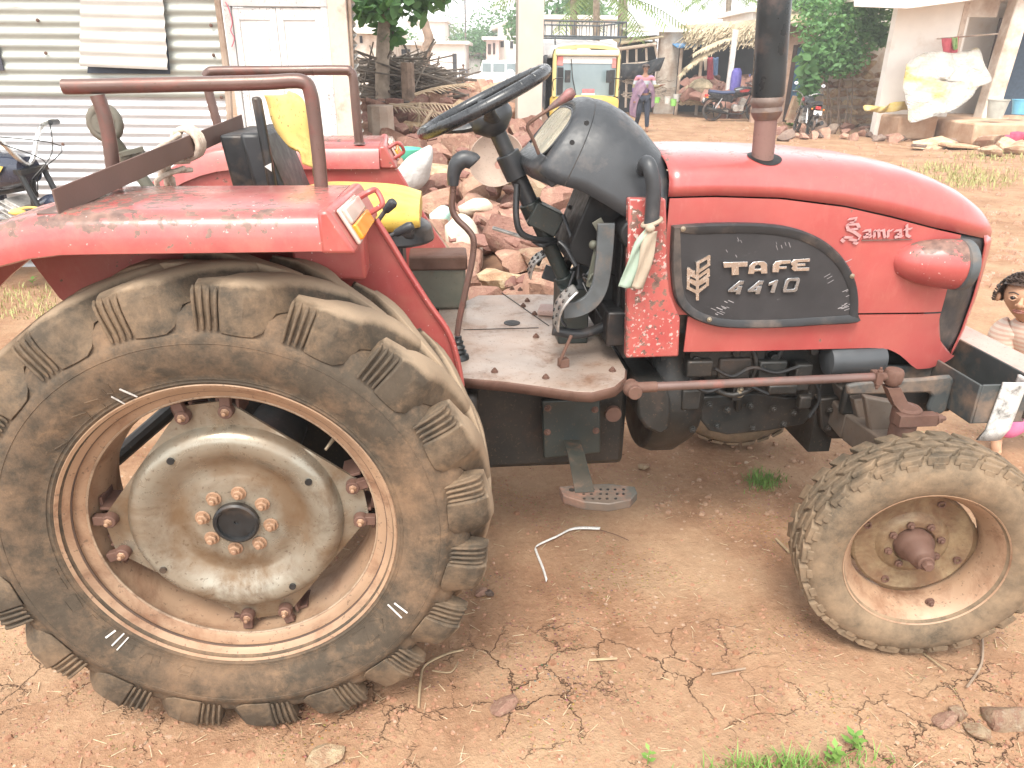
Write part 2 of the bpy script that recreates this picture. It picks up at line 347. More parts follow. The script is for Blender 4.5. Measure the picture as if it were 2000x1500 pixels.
# ---------------- rear wheel (local: outer face towards -y, centre at origin)
def pol(r, t, y): return V3((r*sin(t), y, r*cos(t)))
def make_rear_wheel(loc, rz):
    W = empty('rear_wheel', loc, rz, TR); rr = random.Random(3)
    prof = [(.372,.052),(.382,.040),(.392,.030),(.400,.024),(.404,.026),(.425,.014),(.455,.004),(.485,.0),(.505,.001),(.517,.004),(.521,.010),(.540,.012),(.558,.022),(.572,.045),(.581,.085),(.586,.13),(.588,.172)]
    full = prof + [(r,.344-y) for r, y in prof[-2::-1]]
    T = MB(); T.lathe(full, seg=120)
    t = T.build('tyre', M['tyre'], W, smooth=60)
    N = 19; G = MB()
    def lug(t0, mir):
        B = MB(); rings = []
        S = [(-.9,(.016,.54),(.016,.57),(.026,.598),(.050,.606),(.060,.56)),(-.1,(.014,.532),(.0145,.585),(.022,.613),(.056,.624),(.066,.56)),(4.4,(.013,.530),(.0135,.585),(.023,.620),(.066,.628),(.078,.565)),(4.9,(.004,.521),(.001,.580),(.014,.622),(.068,.628),(.080,.565)),
             (7,(.001,.519),(.003,.594),(.029,.627),(.090,.631),(.105,.57)),(9.5,(.001,.518),(.008,.604),(.045,.630),(.108,.633),(.126,.575)),(12,(.002,.520),(.018,.607),(.064,.632),(.128,.633),(.148,.575)),(14.0,(.006,.533),(.040,.606),(.086,.632),(.146,.633),(.160,.58)),(15.6,(.034,.572),(.070,.605),(.108,.632),(.160,.633),(.170,.58)),
             (19,(.066,.578),(.108,.610),(.138,.633),(.176,.633),(.184,.58)),(23,(.108,.582),(.132,.612),(.155,.633),(.186,.633),(.194,.58)),(27,(.140,.583),(.156,.610),(.168,.632),(.192,.632),(.199,.58)),(28.5,(.155,.583),(.165,.605),(.174,.620),(.190,.620),(.196,.58))]
        for th, *ps in S:
            j = rr.uniform(-.001,.001); a_ = t0+R(th); (y0,r0),(y1,r1),(y2,r2),(y3,r3),(y4,r4) = ps
            rings.append([pol(r0,a_,y0),pol(r1,a_,y1),pol(r1*.35+r2*.65+.001,a_,y1*.45+y2*.55),pol(r2+j,a_,y2),pol((r2+r3)/2+.002+j,a_,(y2+y3)/2),pol(r3+j,a_,y3),pol(r4,a_,y4)])
        B.loft(rings)
        for k in range(4):          # grooved heel of the lug: four ribs, three slots
            a_ = t0+R(-.75+1.45*k); wd = R(.80); q = []
            for y, r0, r1 in ((.004,.524,.560),(.0065,.528,.590),(.0135,.54,.611),(.026,.56,.6185)):
                q.append([pol(r0,a_,y),pol(r1,a_+wd*.10,y),pol(r1,a_+wd*.90,y),pol(r0,a_+wd,y)])
            B.loft(q)
        if mir:
            for p in B.v: p.y = .344-p.y
        G.join(B)
    for i in range(N):
        lug(2*pi*i/N+R(1.5), False); lug(2*pi*(i+.5)/N+R(1.5), True)
    G.build('tread', M['lug'], W, bevel=.0035, smooth=40)
    # rim
    P = [(.385,.030),(.392,.026),(.396,.030),(.390,.036),(.376,.043),(.368,.050),(.3705,.058),(.368,.066),(.356,.070),(.346,.073),(.3405,.079),(.343,.090),(.341,.112),(.337,.128),(.328,.15),(.328,.21),(.338,.23),(.35,.29),(.382,.312)]
    Q = P + [(r+.008,y) for r, y in P[::-1]]
    MB().lathe(Q, seg=96, closed=True).build('rim', M['rim'], W, smooth=50)
    B = MB(); B.tube([V3((.3695*cos(2*pi*i/96),.0555,.3695*sin(2*pi*i/96))) for i in range(96)], .0042, 6, closed=True); B.build('rim_groove', rusty('rim groove rust', (.07,.045,.035), (.12,.06,.035), .5, (.25,.15,.09), .3, .7, .1, 2), W)
    B = MB(); B.tube([V3((.3425*cos(2*pi*i/96),.0775,.3425*sin(2*pi*i/96))) for i in range(96)], .0036, 6, closed=True); B.build('rim_edge', rusty('worn rim edge', (.36,.27,.19), (.16,.085,.05), .55, (.33,.2,.12), .4, .5, .3, 2), W)
    # disc: raised ring + dish on a square plate with cut corners
    a0 = R(6.5); D = MB(); prof = [(.052,.088),(.10,.088),(.125,.092),(.145,.098),(.160,.094),(.185,.078),(.205,.066),(.225,.063),(.24,.067),(.252,.080),(.258,.100)]
    D.lathe(prof, seg=96)
    ring = []; n = 96
    def sq(t):      # square outline with cut corners
        t = (t-a0+pi/4) % (pi/2)-pi/4      # 0 at a corner
        e = .259/cos(abs(abs(t)-pi/4)); c = .316/cos(t); return max(min(e, c), .2585)
    x, y = frame(V3((0,1,0)))
    inner = [V3((cos(2*pi*k/n)*.258, .100, sin(2*pi*k/n)*.258)) for k in range(n)]
    outer = [V3((cos(2*pi*k/n)*sq(2*pi*k/n), .102, sin(2*pi*k/n)*sq(2*pi*k/n))) for k in range(n)]
    back = [p+V3((0,.008,0)) for p in outer]; D.loft([inner, outer, back], cap0=False, cap1=False)
    D.build('wheel_disc', M['disc'], W, smooth=40)
    H = MB(); H.lathe([(.054,.09),(.055,.074),(.050,.070),(.045,.071),(.043,.078),(.006,.080),(.005,.083)], seg=32, cap1=True)
    H.build('hub_cap', M['blackmetal'], W, smooth=40)
    Nn = MB()
    for k in range(8):
        t = R(22.5+12+45*k); c = V3((cos(t)*.081, .088, sin(t)*.081)); Nn.bolt(c, (0,-1,0), .0128, .015)
    Nn.each('hub_nut', M['nut'], W, bevel=.001, smooth=30)
    K = MB(); K2 = MB()
    for c in range(4):
        for s in (-1, 1):
            t = a0+c*pi/2+s*R(9.5); u = V3((cos(t),0,sin(t))); tn = V3((-sin(t),0,cos(t)))
            K2.bolt(u*.300+V3((0,.098,0)), (0,-1,0), .0095, .02); K2.cyl(u*.300+V3((0,.10,0)), u*.300+V3((0,.075,0)), .007, 10)
            K2.loft([[u*(.299+.0195*cos(g))+tn*(.0195*sin(g))+V3((0,yy,0)) for g in [2*pi*i/16 for i in range(16)]] for yy in (.100,.088,.084)]) if False else K.cyl(u*.299+V3((0,.1015,0)), u*.299+V3((0,.080,0)), .0185, 16, .0165); K.bar(u*.322+tn*.012+V3((0,.094,0)), u*.322-tn*.012+V3((0,.094,0)), .03, .02, up=(0,1,0))
            # saddle clamp welded on the rim behind the bolt
            for q, wd in ((-.022,.006),(.022,.006)):
                K.bar(u*.300+tn*q+V3((0,.105,0)), u*.300+tn*q*1.1+V3((0,.185,0)), .008, .05, up=u)
            K.loft([[u*(.300+.020*cos(g)-.004)+tn*(.021*sin(g))+V3((0,yy,0)) for g in [pi*1.5+pi*i/8 for i in range(-4,5)]] for yy in (.108,.185)], closed=False, cap0=False, cap1=False)
            K.bar(u*.327+tn*.03+V3((0,.12,0)), u*.327+tn*.03+V3((0,.185,0)), .03, .008, up=u); K.bar(u*.327-tn*.03+V3((0,.12,0)), u*.327-tn*.03+V3((0,.185,0)), .03, .008, up=u)
    K.each('rim_clamp', M['rust'], W, pad=.012, bevel=.002, smooth=40); K2.each('clamp_bolt', M['nut'], W, bevel=.001, smooth=30)
    # small dark holes in the disc are real short sleeves
    Ho = MB()
    for a in (122, 32, -58, -148):
        t = R(a); Ho.lathe([(.0085,.0585),(.0085,.066)], V3((cos(t)*.222,0,sin(t)*.222)), (0,1,0), 16, True)
    Ho.each('disc_hole', M['blackmetal'], W)
    Vv = MB(); t = R(40); u = V3((cos(t),0,sin(t))); Vv.tube([u*.338+V3((0,.12,0)), u*.325+V3((0,.10,0)), u*.305+V3((0,.075,0))], [.006,.005,.0035], 8); Vv.build('valve', M['bolt'], W)
    return W
WR = make_rear_wheel((0,0,.625), 0)
WF = make_rear_wheel((0,2*YC,.625), pi)
# chalk strokes on the near tyre
CH = MB()
for a, b_, q in (((205,1248),(222,1238),8),((218,1262),(238,1245),6),((228,1270),(247,1252),5),((757,1185),(785,1202),6),((770,1180),(796,1192),7),((232,762),(262,782),6),((215,778),(240,800),5)):
    d0, d1 = at(*a, .004), at(*b_, .008); rr_ = (d1-d0)
    for p in (d0, d1):
        rad = math.hypot(p.x, p.z-.625); yy = .344*0
        # lay the stroke on the bulged sidewall
        prof = [(.385,.036),(.404,.026),(.425,.014),(.455,.004),(.485,.0),(.505,.001),(.521,.008)]
        for i in range(len(prof)-1):
            if prof[i][0] <= rad <= prof[i+1][0]: f = (rad-prof[i][0])/(prof[i+1][0]-prof[i][0]); p.y = prof[i][1]*(1-f)+prof[i+1][1]*f-.0035
    CH.bar(d0, d1, q*.00055, .002, up=(0,1,0))
for p in CH.v: p.z -= .625
CH.each('chalk_mark', M['chalk'], WR)
def wall_y(rad):
    prof = [(.36,.045),(.385,.036),(.404,.026),(.425,.014),(.455,.004),(.485,.0),(.505,.001),(.521,.010),(.56,.02)]
    for (r0,y0),(r1,y1) in zip(prof, prof[1:]):
        if rad <= r1: return y0+(y1-y0)*(rad-r0)/(r1-r0)
    return .02
LR = MB()      # worn moulded lettering: only its raised outlines still show
for org, k, pls in (((0,1100),4.,[[(345,85),(415,70),(440,120)],[(380,150),(450,140),(510,230)],[(490,270),(560,270),(630,370),(560,385),(500,310)],[(670,440),(700,430),(740,470)],[(780,520),(830,540),(805,560)],[(980,650),(1080,690)],[(1035,672),(1010,705)],[(1090,750),(1130,725),(1240,760),(1235,790)],[(1185,745),(1170,790)],[(1290,785),(1345,803)],[(1380,840),(1420,820),(1515,840),(1480,890),(1390,870)],[(1395,850),(1470,865)]]),
                    ((0,975),2.,[[(1255,612),(1290,590),(1385,604),(1275,645),(1365,655)],[(1375,545),(1420,512),(1445,560),(1480,528)],[(1440,492),(1492,472),(1500,515)],[(1560,455),(1595,420),(1612,452)]]),
                    ((0,480),2.857,[[(600,770),(625,830),(590,832),(565,800)],[(470,880),(540,860),(580,930)],[(400,960),(470,940),(500,1000)],[(300,1060),(360,1110),(290,1150)]])):
    for pl in pls:
        pts = []
        for x, y in pl:
            p = at(org[0]+x/k, org[1]+y/k, .006); rad = math.hypot(p.x, p.z-.625); pts.append(V3((p.x, wall_y(rad)-.0006, p.z-.625)))
        LR.tube(pts, .0013, 5)
LR.each('sidewall_lettering', M['tyre'], WR)
for rd in (.4005,.4085,.4985,.5125):
    B = MB(); B.tube([V3((rd*cos(2*pi*i/96), wall_y(rd)-.0002, rd*sin(2*pi*i/96))) for i in range(96)], .0012, 5, closed=True); B.build('sidewall_rib', M['tyre'], WR)

# ---------------- front wheels
def make_front_wheel(loc, rz):
    W = empty('front_wheel', loc, rz, TR); rr = random.Random(5)
    P = [(.212,.018),(.222,.004),(.228,-.002),(.255,-.012),(.285,-.014),(.310,-.008),(.325,.004),(.332,.02),(.339,.05),(.342,.082)]
    full = P + [(r,.164-y) for r, y in P[-2::-1]]
    MB().lathe(full, seg=96).build('tyre', M['front_tyre'], W, smooth=60)
    G = MB(); N = 30
    def blk(t0, t1, y0, y1, r0, r1, sk=0.):
        j = rr.uniform(-.003,.002)
        G.loft([[pol(r0,t0,y0),pol(r0,t1,y0),pol(r0,t1+sk,y1),pol(r0,t0+sk,y1)],[pol(r1+j,t0+.008,y0+.003),pol(r1+j,t1-.008,y0+.003),pol(r1+j,t1+sk-.008,y1-.003),pol(r1+j,t0+sk+.008,y1-.003)]])
    for i in range(N):
        t = 2*pi*i/N; d = 2*pi/N
        blk(t, t+d*.80, -.001, .026, .322, .345, d*.25); blk(t+d*.3, t+d*1.18, .030, .056, .335, .350, d*.3)
        blk(t+d*.1, t+d*.96, .061, .087, .338, .352, -d*.3); blk(t+d*.3, t+d*1.18, .092, .118, .338, .351, d*.3); blk(t, t+d*.8, .123, .163, .33, .346, -d*.25)
        a = t+d*.2
        blk(a, a+d*.5, -.007, .004, .308, .330)
    G.build('tread', M['front_tyre'], W, bevel=.007, smooth=40)
    Q = [(.222,.0),(.226,-.003),(.228,.002),(.222,.008),(.214,.012),(.208,.026),(.200,.034),(.197,.05),(.186,.062),(.183,.10),(.19,.13),(.21,.15),(.222,.164)]
    MB().lathe(Q+[(r+.005,y) for r, y in Q[::-1]], seg=72, closed=True).build('rim', M['rim'], W, smooth=50)
    D = MB(); n = 72; DY = .042; prof = [(r_,y_+DY) for r_, y_ in [(.055,.052),(.062,.044),(.085,.044),(.094,.050),(.105,.060),(.130,.060),(.165,.052),(.172,.056)]]
    D.lathe(prof, seg=n)
    def lob(t): return .178+.008*cos(4*t) if cos(4*t) > -.4 else .172
    a = [V3((cos(2*pi*k/n)*.172,.056+DY,sin(2*pi*k/n)*.172)) for k in range(n)]; b_ = [V3((cos(2*pi*k/n)*lob(2*pi*k/n),.062+DY,sin(2*pi*k/n)*lob(2*pi*k/n))) for k in range(n)]
    D.loft([a, b_, [p+V3((0,.012,0)) for p in b_]], cap0=False, cap1=False)
    D.build('wheel_disc', M['front_disc'], W, smooth=40)
    Hb = MB(); Hb.lathe([(.056,.06+DY),(.055,.034+DY),(.047,.020+DY),(.041,.010+DY),(.036,.024),(.027,.012),(.024,.008),(.023,-.006),(.021,-.008)], seg=28, cap1=True)
    Hb.lathe([(.016,-.008),(.016,-.022),(.013,-.026)], seg=6, cap1=True, cap0=True)
    Hb.build('hub', M['rust'], W, bevel=.0015, smooth=40)
    B = MB()
    for k in range(8):
        t = R(20+45*k); B.bolt(V3((cos(t)*.074,.046+DY,sin(t)*.074)), (0,-1,0), .011, .012, False)
    B.each('wheel_nut', M['rust'], W, bevel=.001)
    B2 = MB()
    for k in range(4):
        t = R(70+90*k); B2.lathe([(.012,.061),(.011,.050),(.007,.050),(.006,.058)], V3((cos(t)*.148,DY,sin(t)*.148)), (0,1,0), 14)
    t = R(-68); B2.bolt(V3((cos(t)*.190,.052,sin(t)*.190)), (0,-1,0), .009, .012)
    B2.each('disc_boss', M['rust'], W)
    return W
WN = make_front_wheel((1.8807,.1198,.3588), -.205)
WO = make_front_wheel((1.8807,2*YC-.1198,.3588), pi-.205)
# ring of dark openings between disc and rim is real: the disc is lobed

# ---------------- fenders
def fend_sec(x):
    zt = 1.392 if x > -.2 else 1.392-1.1*(-.2-x)**2
    return zt
def make_fender(mir):
    F = MB(); xs = [-.66,-.6,-.55,-.5,-.45,-.4,-.34,-.28,-.22,-.12,0,.1,.2,.30]
    rings = []
    for x in xs:
        z = fend_sec(x); zi = z-.008-.12*max(0,-.35-x)
        rings.append([V3((x,.425,z-.085)),V3((x,.418,z-.02)),V3((x,.405,zi)),V3((x,.22,z+.002)),V3((x,.05,z)),V3((x,.022,z-.006)),V3((x,.006,z-.022)),V3((x,.0,z-.05)),V3((x,.0,z-.078)),V3((x,.012,z-.082)),V3((x,.010,z-.05)),V3((x,.05,z-.008)),V3((x,.22,z-.006)),V3((x,.405,zi-.008)),V3((x,.41,z-.085))])
    F.loft(rings, cap0=True, cap1=True)
    if mir: F.mirror_y(YC)
    fe = F.build('fender', M['red_fender'], TR, smooth=50)
    # lamp pod on the front end
    P = MB(); A = [V3((.303,-.004,1.396)),V3((.325,.42,1.388)),V3((.365,.42,1.306)),V3((.352,-.004,1.308))]
    B_ = [V3((.28,-.002,1.394)),V3((.30,.42,1.386)),V3((.30,.42,1.306)),V3((.28,-.002,1.308))]
    P.loft([B_, A]); 
    if mir: P.mirror_y(YC)
    P.build('lamp_pod', M['red'], fe, bevel=.008, smooth=40)
    nrm = (A[1]-A[0]).cross(A[3]-A[0]).normalized(); nrm = nrm if nrm.x > 0 else -nrm
    def q(u, v): return A[0].lerp(A[1], u).lerp(A[3].lerp(A[2], u), v)
    def pad(u0, u1, v0, v1, t0, t1):
        p = [q(u0,v0)+nrm*t0, q(u1,v0)+nrm*t0, q(u1,v1)+nrm*t0, q(u0,v1)+nrm*t0]; return MB().prism(p, nrm*(t1-t0))
    for (nm, mt, a) in (('lamp_bezel', M['lenswhite'], (.10,.60,.10,.92,.001,.010)), ('lamp_lens', M['amber'], (.13,.57,.52,.87,.008,.02)), ('lamp_lens', M['lenswhite'], (.13,.57,.15,.50,.008,.018))):
        b = pad(*a); 
        if mir: b.mirror_y(YC)
        b.build(nm, mt, fe, bevel=.004)
    Hk = MB(); c0 = q(.72,.25); c1 = q(.72,.70)
    Hk.tube(smoothpath([c0, c0+nrm*.03, c0.lerp(c1,.15)+nrm*.045+V3((0,.01,0)), c0.lerp(c1,.85)+nrm*.045, c1+nrm*.03, c1], 5), .007, 8)
    if mir: Hk.mirror_y(YC)
    Hk.build('guard_loop', M['red'], fe)
    # inner sheet beside the tyre
    S = MB(); e = [at(735,428,.40),at(765,475,.40),at(795,525,.40),at(840,595,.40),at(872,640,.40),at(888,680,.40),at(898,725,.40),at(902,752,.40)]
    poly = [V3((p.x,.40,p.z)) for p in e] + [V3((.2,.40,.78)),V3((-.28,.40,.95)),at(116,582,.40),at(60,508,.40),V3((-.45,.40,1.255)),V3((-.3,.40,1.345)),V3((.28,.40,1.36))]
    S.prism(poly, (0,.006,0))
    # rolled front edge
    ed = [V3((p.x,.392,p.z)) for p in e]
    S.tube(smoothpath(ed, 3), .008, 8)
    Sf = MB(); pts = smoothpath(ed, 3); Sf.loft([[p+V3((-.012,-.0,0)) for p in pts], [p+V3((-.012,-.09,0))+V3((-.03,0,-.0)) for p in pts]], closed=False, cap0=False, cap1=False)
    if mir: S.mirror_y(YC); Sf.mirror_y(YC)
    S.build('inner_guard', M['red'], fe, smooth=40)
    return fe
FN = make_fender(False); FFAR = make_fender(True)
# box behind the near lamp, above the tyre
MB().bb(.16,.335,.30,.40,1.17,1.31).build('fender_box', M['red'], FN, bevel=.01)
# grab rails
def rail(pts, legs, y, name='grab_rail', par=None):
    B = MB(); B.tube(smoothpath([at(*p, y) for p in pts], 5), .0165, 12)
    for l in legs: B.tube(smoothpath([at(*p, y) for p in l], 5), .0160, 12)
    foot = at(*legs[-1][-1], y); B.lathe([(.022,0),(.020,.006)], foot, (0,0,1), 14, True, True)
    return B.build(name, M['pipe_brown'], par, smooth=60)
rail([(124,169),(150,169),(250,167),(400,164),(520,161),(575,158),(597,163),(606,180),(614,230),(622,300),(628,371)], [[(190,186),(205,230),(216,290),(225,368)],[(622,300),(628,371)]], .37, par=FN)
rail([(402,150),(408,142),(425,139),(550,138),(670,137),(684,141),(690,152),(694,200),(698,245),(702,281)], [[(402,150),(408,180),(420,225),(434,275)],[(698,245),(702,281)]], 1.36, par=FFAR)

# ---------------- bonnet: shape functions
W2 = .29
def zt(x):
    P = [(1.10,1.428),(1.3,1.434),(1.5,1.430),(1.65,1.424),(1.8,1.410),(1.92,1.389),(2.02,1.361),(2.10,1.329),(2.18,1.284),(2.24,1.235),(2.29,1.16),(2.315,1.05)]
    for (a, z0), (b_, z1) in zip(P, P[1:]):
        if x <= b_: return z0+(z1-z0)*(x-a)/(b_-a)
    return P[-1][1]
def hw(x):
    if x < 1.98: return W2
    f = min(1, (x-1.98)/.345); return W2*max(.02, (1-f**2.5))**(1/2.1)
def zc(x):      # crease between the top and the side panels (traced)
    P = [(1.1,1.318),(1.3,1.322),(1.5,1.315),(1.7,1.290),(1.85,1.258),(1.98,1.226),(2.1,1.20),(2.32,1.15)]
    for (a, z0), (b_, z1) in zip(P, P[1:]):
        if x <= b_: return z0+(z1-z0)*(x-a)/(b_-a)
    return 1.15
def side_y(x, z):   # y of the near flank at height z
    t = zt(x); z0 = min(zc(x), t-.01)-.02; f = max(0., min(1., (z-z0)/(t-z0))); f2 = max(0., (1.10-z)/.35)
    return YC - hw(x)*(1-f**2.6)**(1/2.4) + .012*f2*f2
def flank(name, zlo, zhi, x0, x1, mat, mir=False, nx=40, nz=10, off=0., par=None, xe=None):
    B = MB(); grid = []
    for i in range(nx+1):
        col_ = []
        for j in range(nz+1):
            x = x0+((xe(j/nz) if xe else x1)-x0)*i/nx; z = zlo(x)+(zhi(x)-zlo(x))*j/nz; col_.append(V3((x, side_y(x, z)-off, z)))
        grid.append(col_)
    gin = [[p+V3((0,.006,0)) for p in c] for c in grid]
    m = nz+1; rings = [g+gi[::-1] for g, gi in zip(grid, gin)]; B.loft(rings)
    if mir: B.mirror_y(YC)
    return B.build(name, mat, par or TR, smooth=40)
zs = lambda x: .965 - .012*(x-1.25)      # seam above the skirt
def zbot(x):    # lower edge of the skirt with the wheel cut-out (traced on the flank)
    P = [(1.2,.846),(1.5,.842),(1.80,.842),(1.88,.842),(1.94,.835),(1.98,.815),(2.02,.785),(2.05,.760),(2.10,.758),(2.17,.768),(2.23,.778)]
    for (a, z0), (b_, z1) in zip(P, P[1:]):
        if x <= b_: return z0+(z1-z0)*max(0,(x-a))/(b_-a)
    return P[-1][1]
# top shell
T = MB(); rings = []; nx = 44; npf = 26
xs = [1.165+(2.322-1.165)*(1-(1-i/nx)**1.35) for i in range(nx+1)]
for x in xs:
    t = zt(x); c = min(zc(x), t-.012)+.002; row = []
    for j in range(npf+1):
        a = pi*j/npf; k = cos(a)
        # superellipse dome from the near crease over to the far one
        z0 = c; w_ = YC-side_y(x, c)
        yy = YC - w_*math.copysign(abs(k)**.62, k); zz = z0+(t-z0)*(max(0,sin(a))**.60)
        row.append(V3((x, yy, zz)))
    rings.append(row)
T.loft(rings, closed=False, cap0=False, cap1=False)
HOOD = T.build('bonnet_top', M['red_hood'], TR, smooth=60, solid=.004)
XG = 2.035      # where the front grille strip begins on the flank
for mir in (False, True):
    flank('side_panel', lambda x: zs(x)+.003, lambda x: zc(x)-.003, 1.17, 2.085, M['red_hood'], mir)
    flank('skirt', zbot, lambda x: zs(x)-.003, 1.262, 2.19, M['red_hood'], mir, xe=lambda f: 2.085+.14*(1-f)**2.2)
# nose: red centre rib wrapping the front, dark grille strips beside it
def nose_pt(s, z, out=0.):
    # s: -1 near edge .. 1 far edge around the front
    t = max(zt(1.98), .9)
    return s
def nose_ring(z):   # plan outline of the nose at height z, from near flank to far flank
    lim = [x for x in [1.98+.004*i for i in range(90)] if zt(x) > z+.004]
    xm = min(lim[-1] if lim else 1.98, 2.32); pts = []
    for i in range(25):
        a = (pi/2)*i/24; x = XG+(xm-XG)*sin(a)**1.0; pts.append(V3((x, side_y(min(x,2.32), z), z)))
    pts[-1].y = YC
    return pts + [V3((p.x, 2*YC-p.y, p.z)) for p in pts[-2::-1]]
def nose(name, z0, z1, i0, i1, mat, off=0., nz=14, lo=None):
    B = MB(); rows = []
    for j in range(nz+1):
        z = z0+(z1-z0)*j/nz; r = nose_ring(z)[i0:i1+1]; d = max(0., .86-z)*.10+max(0,.98-z)*.06
        rows.append([V3((p.x-d+off*(1 if p.x > XG else 0), p.y+(-off if p.y < YC else off)*.6, p.z)) for p in r])
    B.loft(rows, closed=False, cap0=False, cap1=False)
    return B.build(name, mat, TR, smooth=60, solid=.004)
nose('front_grille', .80, 1.20, 0, 48, M['black'], -.006)
nose('nose_panel', .775, 1.19, 11, 37, M['red_hood'], .002)
# dark liner so that seams read as gaps
L_ = MB(); L_.bb(1.19,2.02,YC-.265,YC+.265,.90,1.29); L_.build('bonnet_liner', M['blackmetal'], TR)
# headlamp pods
def headlamp(mir):
    B = MB(); a = at(1757,520,.555); rings = []
    c0 = at(1770,512,.56); c1 = at(1872,517,.50)
    ax = V3((1,-.02,.0)).normalized()
    L = .178
    for i in range(11):
        f = i/10; rad = .074*(1-(1-f)**2.2)**.5+.001; ctr = V3((1.878+L*f, .592-.050*f**.8, 1.126-.004*f))
        rings.append([ctr+V3((0, -rad*.92*cos(2*pi*k/28), rad*sin(2*pi*k/28))) for k in range(28)])
    B.loft(rings)
    if mir: B.mirror_y(YC)
    p = B.build('headlamp', M['red_pod'], TR, smooth=60)
    C = MB(); ctr = V3((1.878+L, .542, 1.122)); C.lathe([(.070,-.004),(.076,.0),(.076,.026),(.070,.030),(.066,.016)], ctr, (1,0,0), 32)
    if mir: C.mirror_y(YC)
    C.build('lamp_rim', M['grey'], p, smooth=40)
    G = MB(); G.lathe([(.067,.012),(.05,.024),(.02,.028)], ctr, (1,0,0), 28, False, True)
    if mir: G.mirror_y(YC)
    G.build('lamp_glass', M['lenswhite'], p, smooth=60)
headlamp(False); headlamp(True)

# ---------------- side grille plate with lettering
GY = .572
gout = [(1312,441),(1360,437),(1420,435),(1480,436),(1530,441),(1572,452),(1608,470),(1636,494),(1656,522),(1668,550),(1673,580),(1673,612),(1671,628),(1600,633),(1520,638),(1440,639),(1395,635),(1355,622),(1330,603),(1317,580),(1311,545),(1309,500)]
P0 = [at(px,py,GY) for px, py in gout]; cen = sum(P0, V3())/len(P0)
def inset(P, d):
    n = len(P); out = []
    for i in range(n):
        e = (P[(i+1) % n]-P[i-1]).normalized(); nn = V3((e.z,0,-e.x)); 
        if nn.dot(cen-P[i]) < 0: nn = -nn
        out.append(P[i]+nn*d)
    return out
sm = lambda L: smoothpath([L[-1]]+L+[L[0],L[1]], 3)[3:-3][:-1] if False else smoothpath(L+[L[0]], 3)[:-1]
Pc = P0; IN = lambda d: sm(inset(Pc, d)); P0 = sm(P0)
r0 = [V3((p.x,.585,p.z)) for p in P0]; r1 = [V3((p.x,.562,p.z)) for p in P0]; r2 = [V3((p.x,.555,p.z)) for p in IN(.005)]; r3 = [V3((p.x,.556,p.z)) for p in IN(.024)]; r4 = [V3((p.x,.5585,p.z)) for p in IN(.028)]
g = MB(); g.loft([r0,r1,r2,r3,r4], cap0=False, cap1=False)
GR = g.build('side_grille', M['black'], TR, smooth=35)
def mesh_mat():
    n = NT('perforated black mesh'); s_ = n.sep(); k = 2*pi/.0056
    row = n.math('MULTIPLY', s_[2], k*1.0); a = n.math('SINE', row)
    par = n.math('MULTIPLY', n.math('FLOOR', n.math('DIVIDE', s_[2], .0056)), pi)
    b_ = n.math('SINE', n.math('ADD', n.math('MULTIPLY', s_[0], k), par)); h_ = n.math('MULTIPLY', a, b_)
    hole = n.step(n.math('ABSOLUTE', h_), .42, .62)
    c = n.mix(hole, n.ramp(n.noise(10, 4), [(.3,(.030,.028,.030)),(.7,(.050,.046,.048))]), (.004,.004,.004))
    st = n.noise(30, 5, .7, co=n.map((1.0,1,3.0), (0,0,0), (0,-.6,0)))
    msk = n.math('MULTIPLY', n.step(st, .66, .72), n.step(n.noise(5, 2, co=n.map((1,1,1),(4,0,2))), .56, .66)); c = n.mix(n.math('MULTIPLY', msk, .55), c, (.45,.42,.42))
    n.set(col=c, rough=.55); n.bump(n.math('SUBTRACT', 1., hole), .6, .002); return n.m
q = [V3((p.x,.5598,p.z)) for p in IN(.018)]
MB().add(q, [tuple(range(len(q)))]).build('mesh_insert', mesh_mat(), GR)
def glyph(polys, y, depth, name, mat, par, bev=.0012):
    B = MB()
    for poly in polys:
        pts = [at(px,py,y) for px, py in poly]; B.prism(pts, (0,-depth,0))
    return B.build(name, mat, par, bevel=bev, smooth=30)
def stroke(pts, w, y, depth, B, flat=None):     # polyline in photo pixels with constant pen width (px)
    for (a, b_) in zip(pts, pts[1:]):
        p, q_ = at(*a, y), at(*b_, y); B.bar(p-(q_-p).normalized()*w*.00052, q_+(q_-p).normalized()*w*.00052, w*.00113, depth, up=(0,1,0))
# TAFE
Z0 = lambda x, y: (1300+x*.26, 420+y*.26)     # read off the enlarged crop
def zp(L): return [Z0(*p) for p in L]
tafe = [zp([(428,352),(612,346),(610,385),(545,388),(548,447),(492,450),(490,390),(432,394)]),
        zp([(612,440),(625,375),(655,350),(690,344),(690,370),(668,378),(665,402),(690,400),(690,420),(664,422),(660,440)]),
        zp([(690,344),(735,344),(757,362),(760,436),(712,438),(710,420),(690,420),(690,400),(710,400),(708,376),(690,370)]),
        zp([(795,428),(800,370),(822,345),(860,338),(935,334),(930,362),(868,366),(850,374),(850,384),(905,382),(902,402),(848,404),(845,428)]),
        zp([(935,352),(960,330),(1080,322),(1078,348),(990,352),(985,362),(1045,360),(1044,380),(985,382),(985,392),(1075,390),(1072,416),(960,420),(938,400),(950,382),(935,368)])]
glyph(tafe, .556, .006, 'lettering', M['chrome'], GR)
n44 = []
def four(x): return [zp([(x,578),(x+85,500),(x+125,492),(x+95,592),(x+60,592),(x+66,572),(x+10,578)][:0] or [(x,560),(x+85,490),(x+122,490),(x+112,520),(x+92,520),(x+45,556),(x+62,556),(x+70,530),(x+108,528),(x+90,592),(x+55,592),(x+60,574),(x-2,576)])]
n44 = four(465)+four(612)+[zp([(770,508),(822,484),(842,484),(812,582),(780,582),(800,520),(765,530)])]
B = MB()
for poly in n44: B.prism([at(px,py,.556) for px, py in poly], (0,-.006,0))
